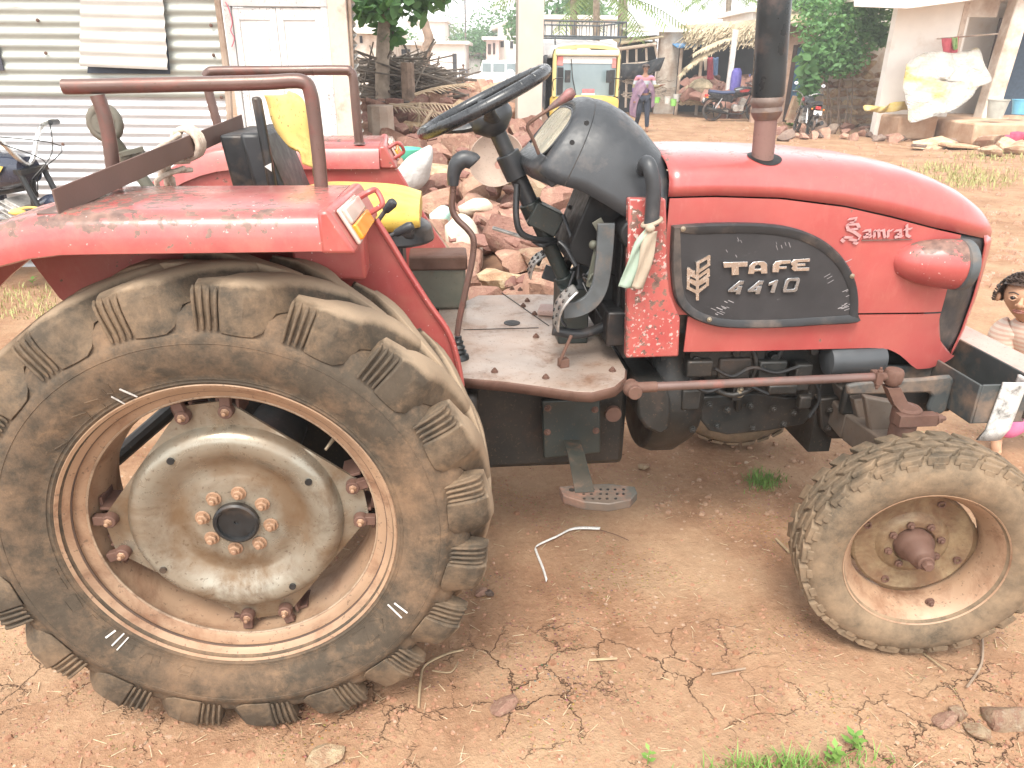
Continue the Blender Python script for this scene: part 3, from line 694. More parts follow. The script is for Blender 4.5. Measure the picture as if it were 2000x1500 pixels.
ring_o = zp([(905,480),(920,470),(1000,468),(1004,485),(985,560),(968,575),(880,578),(874,562),(895,490)]); ring_i = zp([(922,500),(930,494),(975,492),(976,500),(962,548),(955,552),(905,554),(904,548),(918,506)])
n_ = len(ring_o); a = [at(*p,.556) for p in ring_o]; b_ = [at(*p,.556) for p in ring_i]; dv = V3((0,-.006,0))
B.loft([a, [p+dv for p in a], [p+dv for p in b_], b_], cap0=False, cap1=False)
B.build('lettering', M['darkchrome'], GR, bevel=.001, smooth=30)
B = MB(); q_s = random.Random(17)
for (cx, cy, dx, dy, n_s, wd) in ((1400,604,12,5,6,3),(1412,592,14,6,4,2.5),(1648,598,14,-5,8,3),(1655,575,12,-5,5,2.5),(1640,520,16,-8,4,2),(1618,545,14,-8,3,2),(1520,478,3,9,3,2),(1538,476,3,9,2,2),(1440,470,4,8,3,2),(1425,492,4,7,2,2)):
    for k in range(n_s):
        x0, y0 = cx+q_s.uniform(-12,12), cy+q_s.uniform(-9,9); f_ = q_s.uniform(.3,1.); stroke([(x0,y0),(x0+dx*f_,y0+dy*f_)], wd*q_s.uniform(.3,.7), .5592, .0006, B)
B.build('scratch_marks', plain('scuffed plastic', (.30,.28,.28), .8, .2, 60), GR)
# wheat-ear emblem
em = [zp([(158,402),(175,392),(176,430),(235,372),(236,350),(322,304),(328,312),(326,375),(262,420),(265,430),(320,405),(318,452),(262,490),(264,505),(314,478),(312,520),(255,560),(248,632),(222,634),(222,585),(160,548)][:0] or [(160,404),(172,396),(196,440),(196,545),(225,560),(225,634),(246,632),(250,560),(160,548)])]
B = MB(); wv = 8.0
for pl in ([(170,405),(168,545),(235,580),(310,520),(312,482),(236,525),(170,490)], [(170,440),(236,470),(316,412),(318,450),(236,510),(190,490)], [(238,360),(322,312),(320,370),(240,425),(238,360)], [(205,425),(205,450),(238,466)], [(236,425),(236,628)], [(170,405),(205,430)]):
    for k_, (a_, b2) in enumerate(zip(zp(pl), zp(pl)[1:])): stroke([a_, b2], wv, .555, .006+.0007*(k_ % 4)+.00013*len(B.v)/8, B)
B.build('emblem', M['chrome'], GR, smooth=30)
B = MB()
for p in ((1334,447),(1664,539),(1385,624)):
    c = at(*p,.556); B.lathe([(.0075,0),(.0075,.003),(.004,.004)], c, (0,-1,0), 14, True, True); B.bolt(c+V3((0,-.002,0)), (0,-1,0), .0034, .004, False)
B.each('grille_screw', M['bolt'], GR)
# script badge on the side panel: broad-nib strokes
B = MB(); BY = .5765; nib = V3((.0034,0,.0034))
def pen(pts, k=1.):
    P = [at(*Z0(*p), BY) for p in pts]
    for a_, b2 in zip(P, P[1:]):
        n2 = nib*k; B.prism([a_-n2, a_+n2, b2+n2, b2-n2], (0,-.0022,0))
for pl in ([(1372,30),(1430,22),(1420,50),(1378,60)], [(1360,70),(1440,68),(1455,100),(1372,112),(1360,80)], [(1365,105),(1420,130),(1460,160),(1440,195),(1380,180)], [(1340,200),(1320,185),(1335,165),(1400,170)], [(1410,205),(1440,215)],
           [(1486,118),(1532,112),(1534,165),(1548,160)], [(1532,138),(1490,148),(1494,168),(1530,160)], [(1566,114),(1566,166)], [(1566,122),(1598,112),(1602,166)], [(1602,122),(1636,112),(1642,160),(1652,166)], [(1670,114),(1670,166)], [(1670,126),(1702,112)], [(1722,118),(1762,112),(1764,164),(1778,160)], [(1762,138),(1726,148),(1730,168),(1762,160)], [(1810,72),(1810,150),(1836,164)], [(1792,108),(1846,102)]): pen(pl)
B.build('script_badge', plain('faded silver sticker', (.42,.22,.215), .5, .2, 60), TR)
MB().prism([at(*Z0(*p),.5775) for p in ((1470,186),(1850,180),(1850,186),(1470,194))], (0,-.002,0)).build('badge_line', M['maroon'], TR)

# ---------------- red pillar, intake tube
pl = [(1228,388),(1301,388),(1303,440),(1303,520),(1308,570),(1320,603),(1329,622),(1326,697),(1223,700),(1226,560)]
B = MB(); B.prism([at(*p,.552) for p in pl], (0,.035,0)); B.build('scuttle_pillar', M['red_chip'], TR, bevel=.006)
B = MB(); B.prism([V3((p.x-.012,p.y,p.z)) for p in [at(*p,.60) for p in ((1240,395),(1300,395),(1325,690),(1225,700))]], (0,.5,0)); B.build('bulkhead', M['pitch'], TR)
B = MB(); B.tube(smoothpath([at(1258,330,.60),at(1262,318,.555),at(1270,330,.53),at(1276,365,.525),at(1275,400,.525),at(1272,440,.525)], 5), .021, 16); B.build('grab_handle', M['cowl'], TR, smooth=60)

# ---------------- dash cowl
CW = [(.0,(.800,1.392),(.925,1.552),.215),(.06,(.806,1.378),(.935,1.566),.235),(.2,(.85,1.352),(.965,1.572),.25),(.4,(.92,1.335),(1.02,1.562),.265),(.6,(.985,1.300),(1.075,1.535),.278),(.8,(1.05,1.262),(1.125,1.495),.287),(1.0,(1.16,1.255),(1.172,1.440),.291)]
def cw(u):
    for (u0,b0,t0,w0),(u1,b1,t1,w1) in zip(CW,CW[1:]):
        if u <= u1:
            f = (u-u0)/(u1-u0); return (b0[0]+(b1[0]-b0[0])*f, b0[1]+(b1[1]-b0[1])*f), (t0[0]+(t1[0]-t0[0])*f, t0[1]+(t1[1]-t0[1])*f), w0+(w1-w0)*f
def cwring(u, k=1., n=30):
    b_, t_, w_ = cw(u); out = []
    for i in range(n+1):
        a = pi*i/n; yy = YC-w_*k*math.copysign(abs(cos(a))**.75, cos(a)); f = (max(0,sin(a))**.85)*k
        out.append(V3((b_[0]+(t_[0]-b_[0])*f, yy, b_[1]+(t_[1]-b_[1])*f)))
    return out
def smr(u):
    return cwring(u)
B = MB(); B.loft([cwring(i/24) for i in range(25)], closed=False, cap0=False, cap1=False)
COWL = B.build('dash_cowl', M['cowl'], TR, smooth=60, solid=.006)
# flat instrument face set into the rear opening + lip below
ringf = cwring(.06, .93); ringi = [p+V3((.012,0,-.004)) for p in cwring(.06,.90)]
B = MB(); B.loft([cwring(.0), cwring(.0,.97), ringf, ringi], closed=False, cap0=False, cap1=False)
B.build('panel_surround', M['black'], COWL, smooth=60)
fc = [p+V3((.010,0,-.003)) for p in cwring(.06,.92)]
MB().add(fc, [tuple(range(len(fc)))]).build('dash_panel', M['black'], COWL)
nrm = V3((-.79,0,.61))
c0 = V3((.869,YC-.01,1.470)); e2 = V3((.61,0,.79)); oval = [c0+V3((0,1,0))*.182*math.copysign(abs(cos(2*pi*k/40))**.7,cos(2*pi*k/40))+e2*.086*math.copysign(abs(sin(2*pi*k/40))**.7,sin(2*pi*k/40)) for k in range(40)]
MB().prism([p+nrm*.004 for p in oval], nrm*.006).build('instrument_glass', M['cream'], COWL, bevel=.003)
B = MB(); B.tube([p+nrm*.008 for p in oval], .004, 8, closed=True); B.build('instrument_bezel', M['cowl'], COWL)
# lower lip of the dash and its switch shelf
B = MB(); rings = []
for i in range(13):
    f = i/12; y = YC-.225+.45*f; e = (abs(2*f-1))**3
    rings.append([V3((.775+.05*e,y,1.405)),V3((.768+.05*e,y,1.385)),V3((.785+.04*e,y,1.352)),V3((.84,y,1.338)),V3((.88,y,1.36)),V3((.85,y,1.41)),V3((.82,y,1.425))])
B.loft(rings); B.build('dash_shelf', M['cowl'], COWL, bevel=.004, smooth=60)
B = MB()
for p in ((1145,240),(1117,278),(1200,382)): 
    c = at(*p,.60); B.lathe([(.007,0),(.007,.006),(.003,.006)], c, (0,-1,0), 14, True, True)
B.each('cowl_screw', M['blackmetal'], COWL)
# seam on the cowl
rg = cwring(.26); B = MB(); B.tube([p+(p-V3((.95,YC,1.40))).normalized()*.0025 for p in rg], .0016, 5); B.build('cowl_seam', M['blackmetal'], COWL)
# throttle lever with its worn red knob
B = MB(); B.tube(smoothpath([at(1057,318,.74),at(1052,300,.74),at(1040,270,.74),at(1030,247,.74),at(1045,232,.74),at(1075,212,.74),at(1092,203,.74)], 4), .0052, 8); TL = B.build('throttle_lever', M['rust'], TR)
a_, b2 = at(1072,213,.74), at(1122,177,.74); d = (b2-a_); B = MB(); B.lathe([(.006,0),(.010,d.length*.25),(.014,d.length*.62),(.017,d.length*.8),(.012,d.length*.97),(.003,d.length)], a_, d, 16, True, True)
B.build('lever_knob', rusty('knob', (.10,.07,.06), (.45,.16,.16), .55, (.4,.2,.2), .2, .4, 0., 2), TL, smooth=60)

# ---------------- steering
SWC = V3((.658,YC,1.557)); TA = R(26); e1 = V3((cos(TA),0,sin(TA))); nn = V3((sin(TA),0,-cos(TA))); e2 = V3((0,1,0))
SW = empty('steering_wheel', SWC, 0, TR)
B = MB(); B.tube([(e1*cos(2*pi*k/64)+e2*sin(2*pi*k/64))*.205 for k in range(64)], [.0180 for k in range(64)], 14, closed=True); B.build('rim', M['wheelgrip'], SW, smooth=80)
B = MB()
for k in range(24):     # finger ridges on the rim
    t = 2*pi*k/24; u = e1*cos(t)+e2*sin(t); tg = -e1*sin(t)+e2*cos(t)
    B.tube([u*.205+(u*cos(s_)-nn*sin(s_))*.0178 for s_ in [R(g_) for g_ in range(20,161,20)]], .0011, 5)
B.build('grip_ridge', M['wheelgrip'], SW)
B = MB()
for t in (R(90), R(-90), R(180)):
    u = e1*cos(t)+e2*sin(t); B.tube([u*.03+nn*.055, u*.09+nn*.042, u*.15+nn*.018, u*.20+nn*.002], [.030,.022,.017,.012], 10, flat=.55)
B.lathe([(.030,-.004),(.052,.004),(.066,.03),(.070,.05),(.064,.070),(.046,.086),(.030,.10)], (0,0,0), nn, 24, True, True)
B.build('spoke_hub', M['cowl'], SW, smooth=60)
B = MB(); a_ = SWC+nn*.09
B.cyl(SWC+nn*.09, SWC+nn*.17, .026, 20); B.cyl(SWC+nn*.165, SWC+nn*.245, .038, 24); B.cyl(SWC+nn*.245, SWC+nn*.36, .027, 20)
B.build('column_jacket', M['cowl'], TR, bevel=.003)
B = MB(); B.cyl(SWC+nn*.33, SWC+nn*.40, .036, 20); B.cyl(SWC+nn*.36, SWC+nn*.64, .025, 18); B.cyl(SWC+nn*.60, SWC+nn*.68, .034, 18); B.bb(.90,1.0,YC-.07,YC+.07,.80,.99)
B.box(SWC+nn*.395+V3((.02,0,.01)), (.10,.10,.075), Euler((0,TA,0)))
B.build('steering_column', M['engine_plate'], TR, bevel=.004)
# clutter under the cowl: brackets, looms, linkage
B = MB()
for i in range(34):
    p = V3((rnd.uniform(.92,1.14), rnd.uniform(YC-.2,YC+.16), rnd.uniform(1.02,1.30))); q2 = p+V3((rnd.uniform(-.10,.10),rnd.uniform(-.08,.08),rnd.uniform(-.16,.08)))
    B.tube(smoothpath([p, p.lerp(q2,.5)+V3((rnd.uniform(-.04,.04),0,rnd.uniform(-.05,.02))), q2], 5), rnd.uniform(.003,.007), 6)
B.tube(smoothpath([at(1010,360,.80),at(1008,420,.78),at(1018,455,.78),at(1050,468,.80),at(1085,470,.85)], 6), .010, 8)
B.tube(smoothpath([at(1040,470,.82),at(1060,480,.8),at(1085,472,.84)], 5), .006, 6); B.tube(smoothpath([at(1100,420,.8),at(1118,470,.76),at(1130,510,.76),at(1128,545,.74)], 5), .006, 6)
B.tube(smoothpath([at(1080,645,.66),at(1130,652,.66),at(1175,640,.68),at(1215,622,.7)], 6), .016, 10)
B.each('cable', M['black'], TR, pad=None, smooth=60)
B = MB()
B.box((1.03,YC-.02,1.18), (.20,.26,.22), Euler((0,.35,0))); B.box((1.05,YC-.10,1.05), (.10,.06,.26), Euler((0,-.25,0))); B.box((1.10,YC,1.02), (.08,.40,.36)); B.box((.98,YC+.12,1.10),(.03,.03,.3),Euler((.2,.3,0)))
B.bb(1.02,1.22,YC-.26,YC+.26,.86,.97); B.cyl((1.12,YC-.28,.93),(1.12,YC-.20,.93),.05,20); B.cyl((1.075,YC-.30,1.22),(1.075,YC+.2,1.22),.028,18); B.cyl((1.075,YC-.31,1.22),(1.075,YC-.24,1.22),.045,18)
B.build('bulkhead_frame', M['pitch'], TR, bevel=.006)
B = MB(); B.bar(at(1150,560,.66), at(1168,478,.66), .014, .018); B.ball(at(1159,478,.655), (.014,.014,.014), 12, 8); B.bar(at(1165,430,.63), at(1182,460,.63), .004, .03, up=(0,0,1)); B.tube(smoothpath([at(1150,548,.65),at(1158,535,.65),at(1160,550,.65),at(1153,556,.65)],3), .004, 6)
B.build('linkage', M['olive'], TR, bevel=.002)
B = MB(); B.tube([at(962,445,1.0), at(1030,466,1.0)], .0065, 10); B.build('shift_rod', M['steel'], TR)
# pedals
def pedal(arm, pad0, pad1, y, wide, padtop):
    B = MB(); pts = smoothpath([at(*p, y) for p in arm], 5); rings = []
    for i, p in enumerate(pts):
        d = pts[min(i+1,len(pts)-1)]-pts[max(i-1,0)]; d.normalize(); s_ = V3((0,1,0)); u = s_.cross(d)
        rings.append([p+u*.025-s_*.007, p+u*.025+s_*.007, p-u*.025+s_*.007, p-u*.025-s_*.007])
    B.loft(rings); ob = B.build('pedal', M['grey'], TR, bevel=.002)
    P = MB(); a_, b2 = at(*pad0, y), at(*pad1, y); d = b2-a_; n = 8; d.y = 0
    up = V3((-d.z,0,d.x)).normalized(); up = up if up.x < 0 else -up
    rings = []
    for i in range(n+1):
        f = i/n; c = a_.lerp(b2, f)+up*(.022*sin(pi*f)); tgt = 1-.25*abs(2*f-1)**2
        rings.append([c+V3((0,-wide*tgt,0)), c+V3((0,wide*tgt,0)), c+V3((0,wide*tgt,0))-up*.008, c+V3((0,-wide*tgt,0))-up*.008])
    P.loft(rings); pd = P.build('pedal_pad', M['steel'], ob, bevel=.002, smooth=50)
    H = MB()
    for i in range(5):
        for s_ in (-.5, .5):
            f = .16+.17*i; c = a_.lerp(b2, f)+up*(.022*sin(pi*f)+.0005)+V3((0,wide*s_,0)); H.lathe([(.007,0),(.0055,.003)], c, up, 10, True, True)
    H.each('pad_hole', M['blackmetal'], ob)
pedal([(1184,436),(1180,500),(1172,555),(1156,586),(1130,602),(1100,606)], (1122,562), (1084,640), .60, .052, 0)
pedal([(1160,420),(1150,490),(1130,530),(1100,540),(1062,530)], (1070,490), (1032,540), 1.02, .045, 0)

# ---------------- footplate
FZ = .80
fp = [(902,738),(940,741),(985,745),(1060,755),(1120,764),(1155,766),(1200,755),(1220,738),(1222,722),(1204,690),(1186,662)]
near = [gz(px,py,FZ) for px, py in fp]; far_ = [V3((near[-1].x+.05, 1.2, FZ)), V3((1.02,1.36,FZ)), V3((.90,1.385,FZ)), V3((.66,1.385,FZ)), V3((.60,1.30,FZ)), V3((.50,1.30,FZ)), V3((.50,.42,FZ))]
B = MB(); B.prism(near+far_, (0,0,-.006)); FP = B.build('footplate', M['plate'], TR, bevel=.002)
B = MB(); ed = near[:9]; B.loft([[p+V3((0,-.001,0)) for p in ed],[p+V3((.002,-.004,-.006)) for p in ed],[p+V3((.002,-.004,-.03)) for p in ed]], closed=False, cap0=False, cap1=False); B.build('footplate_lip', M['rust'], FP, solid=.004)
B = MB()
for a_, b2 in (((905,644),(1052,640)), ((980,572),(1072,636))):
    p, q2 = gz(*a_,FZ+.0012), gz(*b2,FZ+.0012); B.bar(p, q2, .0035, .0016)
B.lathe([(.030,.0),(.030,.0016)], gz(1000,631,FZ+.0006), (0,0,1), 28, True, True); B.lathe([(.016,0),(.016,.002)], gz(1098,652,FZ+.0006), (0,0,1), 20, True, True)
B.each('footplate_opening', M['pitch'], FP)
B = MB()
for p in ((1000,565),(1016,567),(1030,588),(1022,598),(1044,614),(966,726),(1066,738),(1196,724),(1047,658),(1092,596)): B.bolt(gz(*p,FZ+.001), (0,0,1), .008, .008)
B.each('footplate_bolt', M['rust'], FP)
B = MB(); p = gz(1100,716,FZ); B.box(p+V3((0,0,.014)), (.03,.026,.028), Euler((0,0,.3))); B.tube([p+V3((-.012,-.012,.012)), p+V3((-.012,-.014,.028)), at(1116,655,p.y-.02)], .0055, 8); B.build('brake_latch', M['rust'], FP, bevel=.002)
B = MB(); p = gz(1062,620,FZ); B.box(gz(1085,618,FZ)+V3((.02,.03,.012)), (.16,.09,.022), Euler((0,0,-.25))); B.build('floor_pad', M['plank'], FP, bevel=.006)
# gear lever
B = MB(); gy = .68
B.tube(smoothpath([at(*p, gy) for p in ((887,348),(884,380),(883,408),(893,428),(915,450),(925,470),(922,510),(910,565),(898,620),(893,655))], 5), .0095, 12); GL = B.build('gear_lever', M['pipe_brown'], TR, smooth=60)
B = MB(); B.tube(smoothpath([at(*p, gy) for p in ((885,362),(886,340),(892,322),(905,311),(922,314),(927,318))], 5), [.0155+.009*min(1,f/12)*(1-(max(0,f-21)/6.)**2) for f in range(26)], 14); B.build('lever_knob', M['cowl'], GL, smooth=70)
B = MB(); c = gz(896,700,FZ); B.lathe([(.034,0),(.032,.012),(.022,.018),(.026,.026),(.019,.032),(.022,.04),(.014,.048),(.017,.058),(.011,.062),(.011,.075)], c, (0,0,1), 20, True, True); B.build('lever_boot', M['blackmetal'], GL, smooth=60)
# two hydraulic levers beside the seat
for a_, b2, c in (((738,432),(752,412),(770,393)), ((745,470),(772,456),(806,440))):
    B = MB(); p0, p1, p2 = at(*a_,.50), at(*b2,.50), at(*c,.49); B.tube([p0,p1], .006, 8); B.tube([p1, p1.lerp(p2,.1), p1.lerp(p2,.8), p2], [.009,.011,.014,.010], 12); B.build('hydraulic_lever', M['cowl'], TR, smooth=60)
# toolbox by the far guard
B = MB(); B.bb(.40,.605,1.20,1.33,FZ,.965); TB = B.build('toolbox', M['olive'], TR, bevel=.012)
MB().bb(.395,.612,1.192,1.338,.955,1.01).build('lid', M['rust'], TB, bevel=.008)

# ---------------- seat
SE = empty('seat', (.28,YC,1.15), 0, TR)
def sw(p): return V3(p)-V3((.28,YC,1.15))
B = MB(); rings = []
for i in range(15):
    f = i/14; x = .08+.378*f; e = (1-abs(2*f-1)**3.5)**.4 if 0 < f < 1 else .55; w_ = .225*(.72+.28*e); h_ = .044*e+.010
    cz = 1.262-.018*f
    rings.append([sw((x, YC+w_*math.copysign(abs(cos(t))**.5,cos(t)), cz+h_*math.copysign(abs(sin(t))**.7,sin(t)))) for t in [2*pi*k/24 for k in range(24)]])
B.loft(rings); B.build('cushion', M['yellow'], SE, smooth=60)
B = MB(); B.bb(.10-.28,.44-.28,-.17,.17,.03,.07); B.lathe([(.135,.0),(.125,.05),(.09,.07)], sw((.365,YC-.05,1.155)), (0,0,1), 24, True, True); B.box(sw((.3,YC,1.08)), (.2,.2,.2)); B.build('seat_pan', M['black'], SE, bevel=.01)
bk = at(500,365,.80); tp = at(470,262,.80)
B = MB()
for (a_, b2, y0, y1, t) in (((502,368),(470,258),.70,1.04,.035),((555,368),(520,185),.66,.69,.012)):
    lo, hi = at(*a_,.80), at(*b2,.80)
    d = hi-lo; B.loft([[V3((lo.x+dx,y,lo.z-.05))-V3((.28,YC,1.15)) for dx, y in ((-t,y0),(t,y0),(t,y1),(-t,y1))], [V3((hi.x+dx,y,hi.z))-V3((.28,YC,1.15)) for dx, y in ((-t,y0),(t,y0),(t,y1),(-t,y1))]])
B.build('back_frame', M['blackmetal'], SE, bevel=.008)
lo, hi = at(560,372,.84), at(524,252,.84); B = MB()
B.loft([[V3((lo.x+dx,y,lo.z-.04))-V3((.28,YC,1.15)) for dx, y in ((-.05,.69),(.045,.70),(.045,1.05),(-.05,1.05))], [V3((hi.x+dx,y,hi.z))-V3((.28,YC,1.15)) for dx, y in ((-.05,.69),(.01,.70),(.01,1.05),(-.05,1.05))]]); B.build('back_pad', M['black'], SE, bevel=.012)
tri = [at(517,325,.655),at(530,318,.655),at(531,335,.655)]; MB().prism([p-V3((.28,YC,1.15)) for p in tri], (0,-.003,0)).build('back_mark', M['chalk'], SE)
# torn foam cover draped on the backrest
edge_l = [(515,186),(520,205),(528,225),(538,245),(545,262),(562,285),(585,296),(592,320)]; edge_r = [(560,180),(585,190),(597,215),(602,240),(606,265),(610,290),(612,318),(612,345)]
B = MB(); L1 = smoothpath([at(*p,.70) for p in edge_l],4); R1 = smoothpath([at(*p,.86) for p in edge_r],4); n = len(L1); rows = []
for i in range(n):
    rows.append([L1[i].lerp(R1[i], j/10)+V3((.045*sin(pi*j/10)+.003*sin(i*.4+j*.9), -.05*sin(pi*j/10)+.006*sin(j*1.3+i*.25), 0))-V3((.28,YC,1.15)) for j in range(11)])
B.loft(rows, closed=False, cap0=False, cap1=False); B.build('torn_cover', M['foam'], SE, smooth=80, solid=.01)

# ---------------- exhaust
B = MB(); c0 = V3((1.565,.80,1.34)); px0 = at(1489,330,.665); px1 = at(1499,200,.665); px2 = at(1517,-60,.665)
B.cyl(px0-V3((0,0,.06)), px1, .0315, 24); EX = B.build('exhaust_stack', M['pipe_rust'], TR)
B = MB(); B.lathe([(.033,-.034),(.038,-.026),(.044,-.012),(.041,.0),(.045,.010),(.0465,.018),(.042,.028)], px1-V3((0,0,.012)), px2-px1, 24); B.build('weld_collar', rusty('burnt weld', (.14,.10,.085), (.25,.13,.07), .5, (.4,.35,.3), .25, .6, .3, 4), EX)
B = MB(); B.lathe([(.038,0),(.042,.012),(.045,.022),(.045,.62),(.040,.64)], px1, px2-px1, 28, True, True); B.build('silencer', plain('black silencer paint', (.028,.033,.036), .33, .3, 10, metal=.3, dirt=(.11,.08,.07), damt=.22), EX, smooth=40)
hs = lambda x, y: zc(x)+.002+(zt(x)-zc(x)-.002)*(max(0.,1-min(1.,abs(YC-y)/(YC-side_y(x, zc(x)+.002)))**(2/.62)))**.30
hx, hy = px0.x, .662; hp_ = V3((hx,hy,hs(hx,hy))); hn = V3((hs(hx-.02,hy)-hs(hx+.02,hy), hs(hx,hy-.02)-hs(hx,hy+.02), .04)).normalized(); B = MB(); rg_ = []
u1 = V3((1,0,0)); u1 = (u1-hn*u1.dot(hn)).normalized(); u2 = hn.cross(u1)
for k_, rr_ in ((0,.001),(1,.03),(2,.046),(3,.050)):
    rg_.append([V3((p.x,p.y,hs(p.x,p.y)+.004)) for p in [hp_+(u1*cos(2*pi*i/32)+u2*sin(2*pi*i/32)*1.0)*rr_ for i in range(32)]])
B.loft(rg_, cap0=False, cap1=False); B.build('stack_opening', M['pitch'], HOOD)

# ---------------- driveline and engine below the bonnet
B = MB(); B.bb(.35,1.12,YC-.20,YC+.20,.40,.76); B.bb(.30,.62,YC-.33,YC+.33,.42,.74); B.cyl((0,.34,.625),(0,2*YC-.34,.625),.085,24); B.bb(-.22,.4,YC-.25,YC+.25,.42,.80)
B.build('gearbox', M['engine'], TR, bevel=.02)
yg = YC-.24
B = MB(); q_ = [at(*p,.56) for p in ((1244,752),(1300,745),(1312,790),(1308,840),(1290,850),(1262,838),(1246,815))]; B.prism(q_, (0,.60,0)); B.cyl((1.19,YC-.22,.62),(1.30,YC-.22,.62),.03,16); B.lathe([(.235,0),(.25,.04),(.25,.11),(.21,.18)], (1.20,YC,.625), (1,0,0), 40, True, True)
B.build('clutch_housing', M['engine'], TR, bevel=.01)
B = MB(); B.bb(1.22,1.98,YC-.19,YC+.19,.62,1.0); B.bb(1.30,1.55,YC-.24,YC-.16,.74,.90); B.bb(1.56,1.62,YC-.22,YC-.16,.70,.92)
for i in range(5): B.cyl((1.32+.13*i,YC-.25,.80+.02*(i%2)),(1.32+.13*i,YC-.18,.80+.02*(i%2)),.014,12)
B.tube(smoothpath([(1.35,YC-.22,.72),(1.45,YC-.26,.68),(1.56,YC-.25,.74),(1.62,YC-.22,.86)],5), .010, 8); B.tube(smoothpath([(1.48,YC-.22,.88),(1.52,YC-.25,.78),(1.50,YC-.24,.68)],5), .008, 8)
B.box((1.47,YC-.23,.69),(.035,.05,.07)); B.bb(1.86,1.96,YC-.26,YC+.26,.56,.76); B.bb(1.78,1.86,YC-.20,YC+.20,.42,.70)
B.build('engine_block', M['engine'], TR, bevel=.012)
s_ = [at(*p,.66) for p in ((1372,775),(1480,768),(1560,780),(1590,808),(1570,830),(1500,842),(1420,850),(1385,842),(1368,820))]; B = MB(); B.prism(s_, (0,.40,0))
s2 = [at(*p,.64) for p in ((1600,780),(1645,775),(1660,850),(1650,858),(1625,858),(1605,838))]; B.prism(s2, (0,.14,0)); B.cyl(at(1444,765,.62), at(1441,800,.66), .012, 12)
B.build('oil_sump', M['engine'], TR, bevel=.006)
B = MB(); q_e = random.Random(77)
for (px, py) in ((1335,800),(1352,838),(1385,790),(1420,800),(1465,792),(1510,798),(1550,806),(1400,832),(1470,836),(1530,828),(1345,770),(1580,770),(1620,800),(1618,836)): B.bolt(at(px,py,.635), (0,-1,0), .009, .010)
B.each('engine_bolt', M['engine'], TR)
for (x0,y0,x1,y1,yy,dp_) in ((1340,705,1395,738,.60,.05),(1402,700,1470,742,.615,.04),(1480,706,1540,745,.60,.06),(1548,712,1590,765,.61,.05),(1330,762,1372,802,.615,.04),(1560,775,1588,800,.60,.03),(1500,752,1560,772,.60,.03)):
    a_, b2 = at(x0,y1,yy), at(x1,y0,yy); MB().bb(a_.x,b2.x,yy,yy+dp_,a_.z,b2.z).build('engine_cover', M['engine'], TR, bevel=.006)
for pl in ([(1345,742),(1380,765),(1440,748),(1500,770)],[(1395,720),(1430,735),(1470,718),(1515,728),(1560,716)],[(1590,740),(1600,780),(1580,815)]):
    B = MB(); B.tube(smoothpath([at(*p,.592) for p in pl],5), .006, 8); B.build('fuel_pipe', M['pitch'], TR)
c = at(1440,758,.625); MB().bolt(at(1443,768,.62), (0,-.6,.8), .012, .02).build('drain_plug', M['bolt'], TR)
B = MB(); a_, b2 = at(1612,703,.615), at(1722,697,.615); d = b2-a_; B.lathe([(.030,-.002),(.049,.004),(.051,.02),(.051,d.length-.02),(.046,d.length-.004),(.03,d.length)], a_, d, 28, True, True); B.build('oil_filter', M['greycan'], TR, smooth=40)
pc = [(1058,783),(1172,778),(1174,885),(1062,897)]; B = MB(); B.prism([at(*p,.585) for p in pc], (0,.018,0)); CP = B.build('cover_plate', M['engine_plate'], TR, bevel=.006)
B = MB()
for p in ((1070,797),(1162,800),(1069,844),(1164,841)): B.bolt(at(*p,.585), (0,-1,0), .008, .008)
B.lathe([(.028,0),(.026,.012)], at(1197,807,.62), (0,-1,0), 22, True, True)
B.each('cover_bolt', M['rust'], CP)
# step
B = MB(); a_, b2 = at(1117,862,.575), at(1140,950,.36); sd_ = V3((1,0,0))
rings = [[p-sd_*w_, p+sd_*w_, p+sd_*w_+V3((0,.008,.0)), p-sd_*w_+V3((0,.008,0))] for p, w_ in ((a_,.026),(a_.lerp(b2,.25)+V3((0,-.02,.01)),.026),(b2,.029),(b2+V3((0,-.02,-.008)),.029))]
B.loft(rings); ST = B.build('step_bracket', rusty('step bracket paint', (.030,.033,.028), (.22,.11,.065), .42, (.25,.16,.1), .3, .5, .1), TR)
out = [(1092,950),(1130,946),(1190,944),(1240,950),(1245,962),(1232,976),(1190,984),(1140,980),(1100,968)]; zz = at(1170,965,.33).z
B = MB(); tp_ = [gz(px,py,zz) for px, py in out]; B.prism(tp_, (0,0,-.028)); B.build('step_tread', rusty('step paint', (.05,.055,.05), (.26,.12,.08), .52, (.30,.18,.12), .35, .6, .1, 1.4), ST, bevel=.003)
B = MB()
for i, p in enumerate([(1117,957)]+[(1140+rnd.uniform(-3,3)+16*k,956+9*j) for k in range(6) for j in range(3) if not (k == 5 and j == 2)]):
    B.lathe([((.009 if i == 0 else .0042),0),((.009 if i == 0 else .0042),.0012)], gz(*p,zz+.0006), (0,0,1), 12, True, True)
B.each('step_hole', M['blackmetal'], ST)

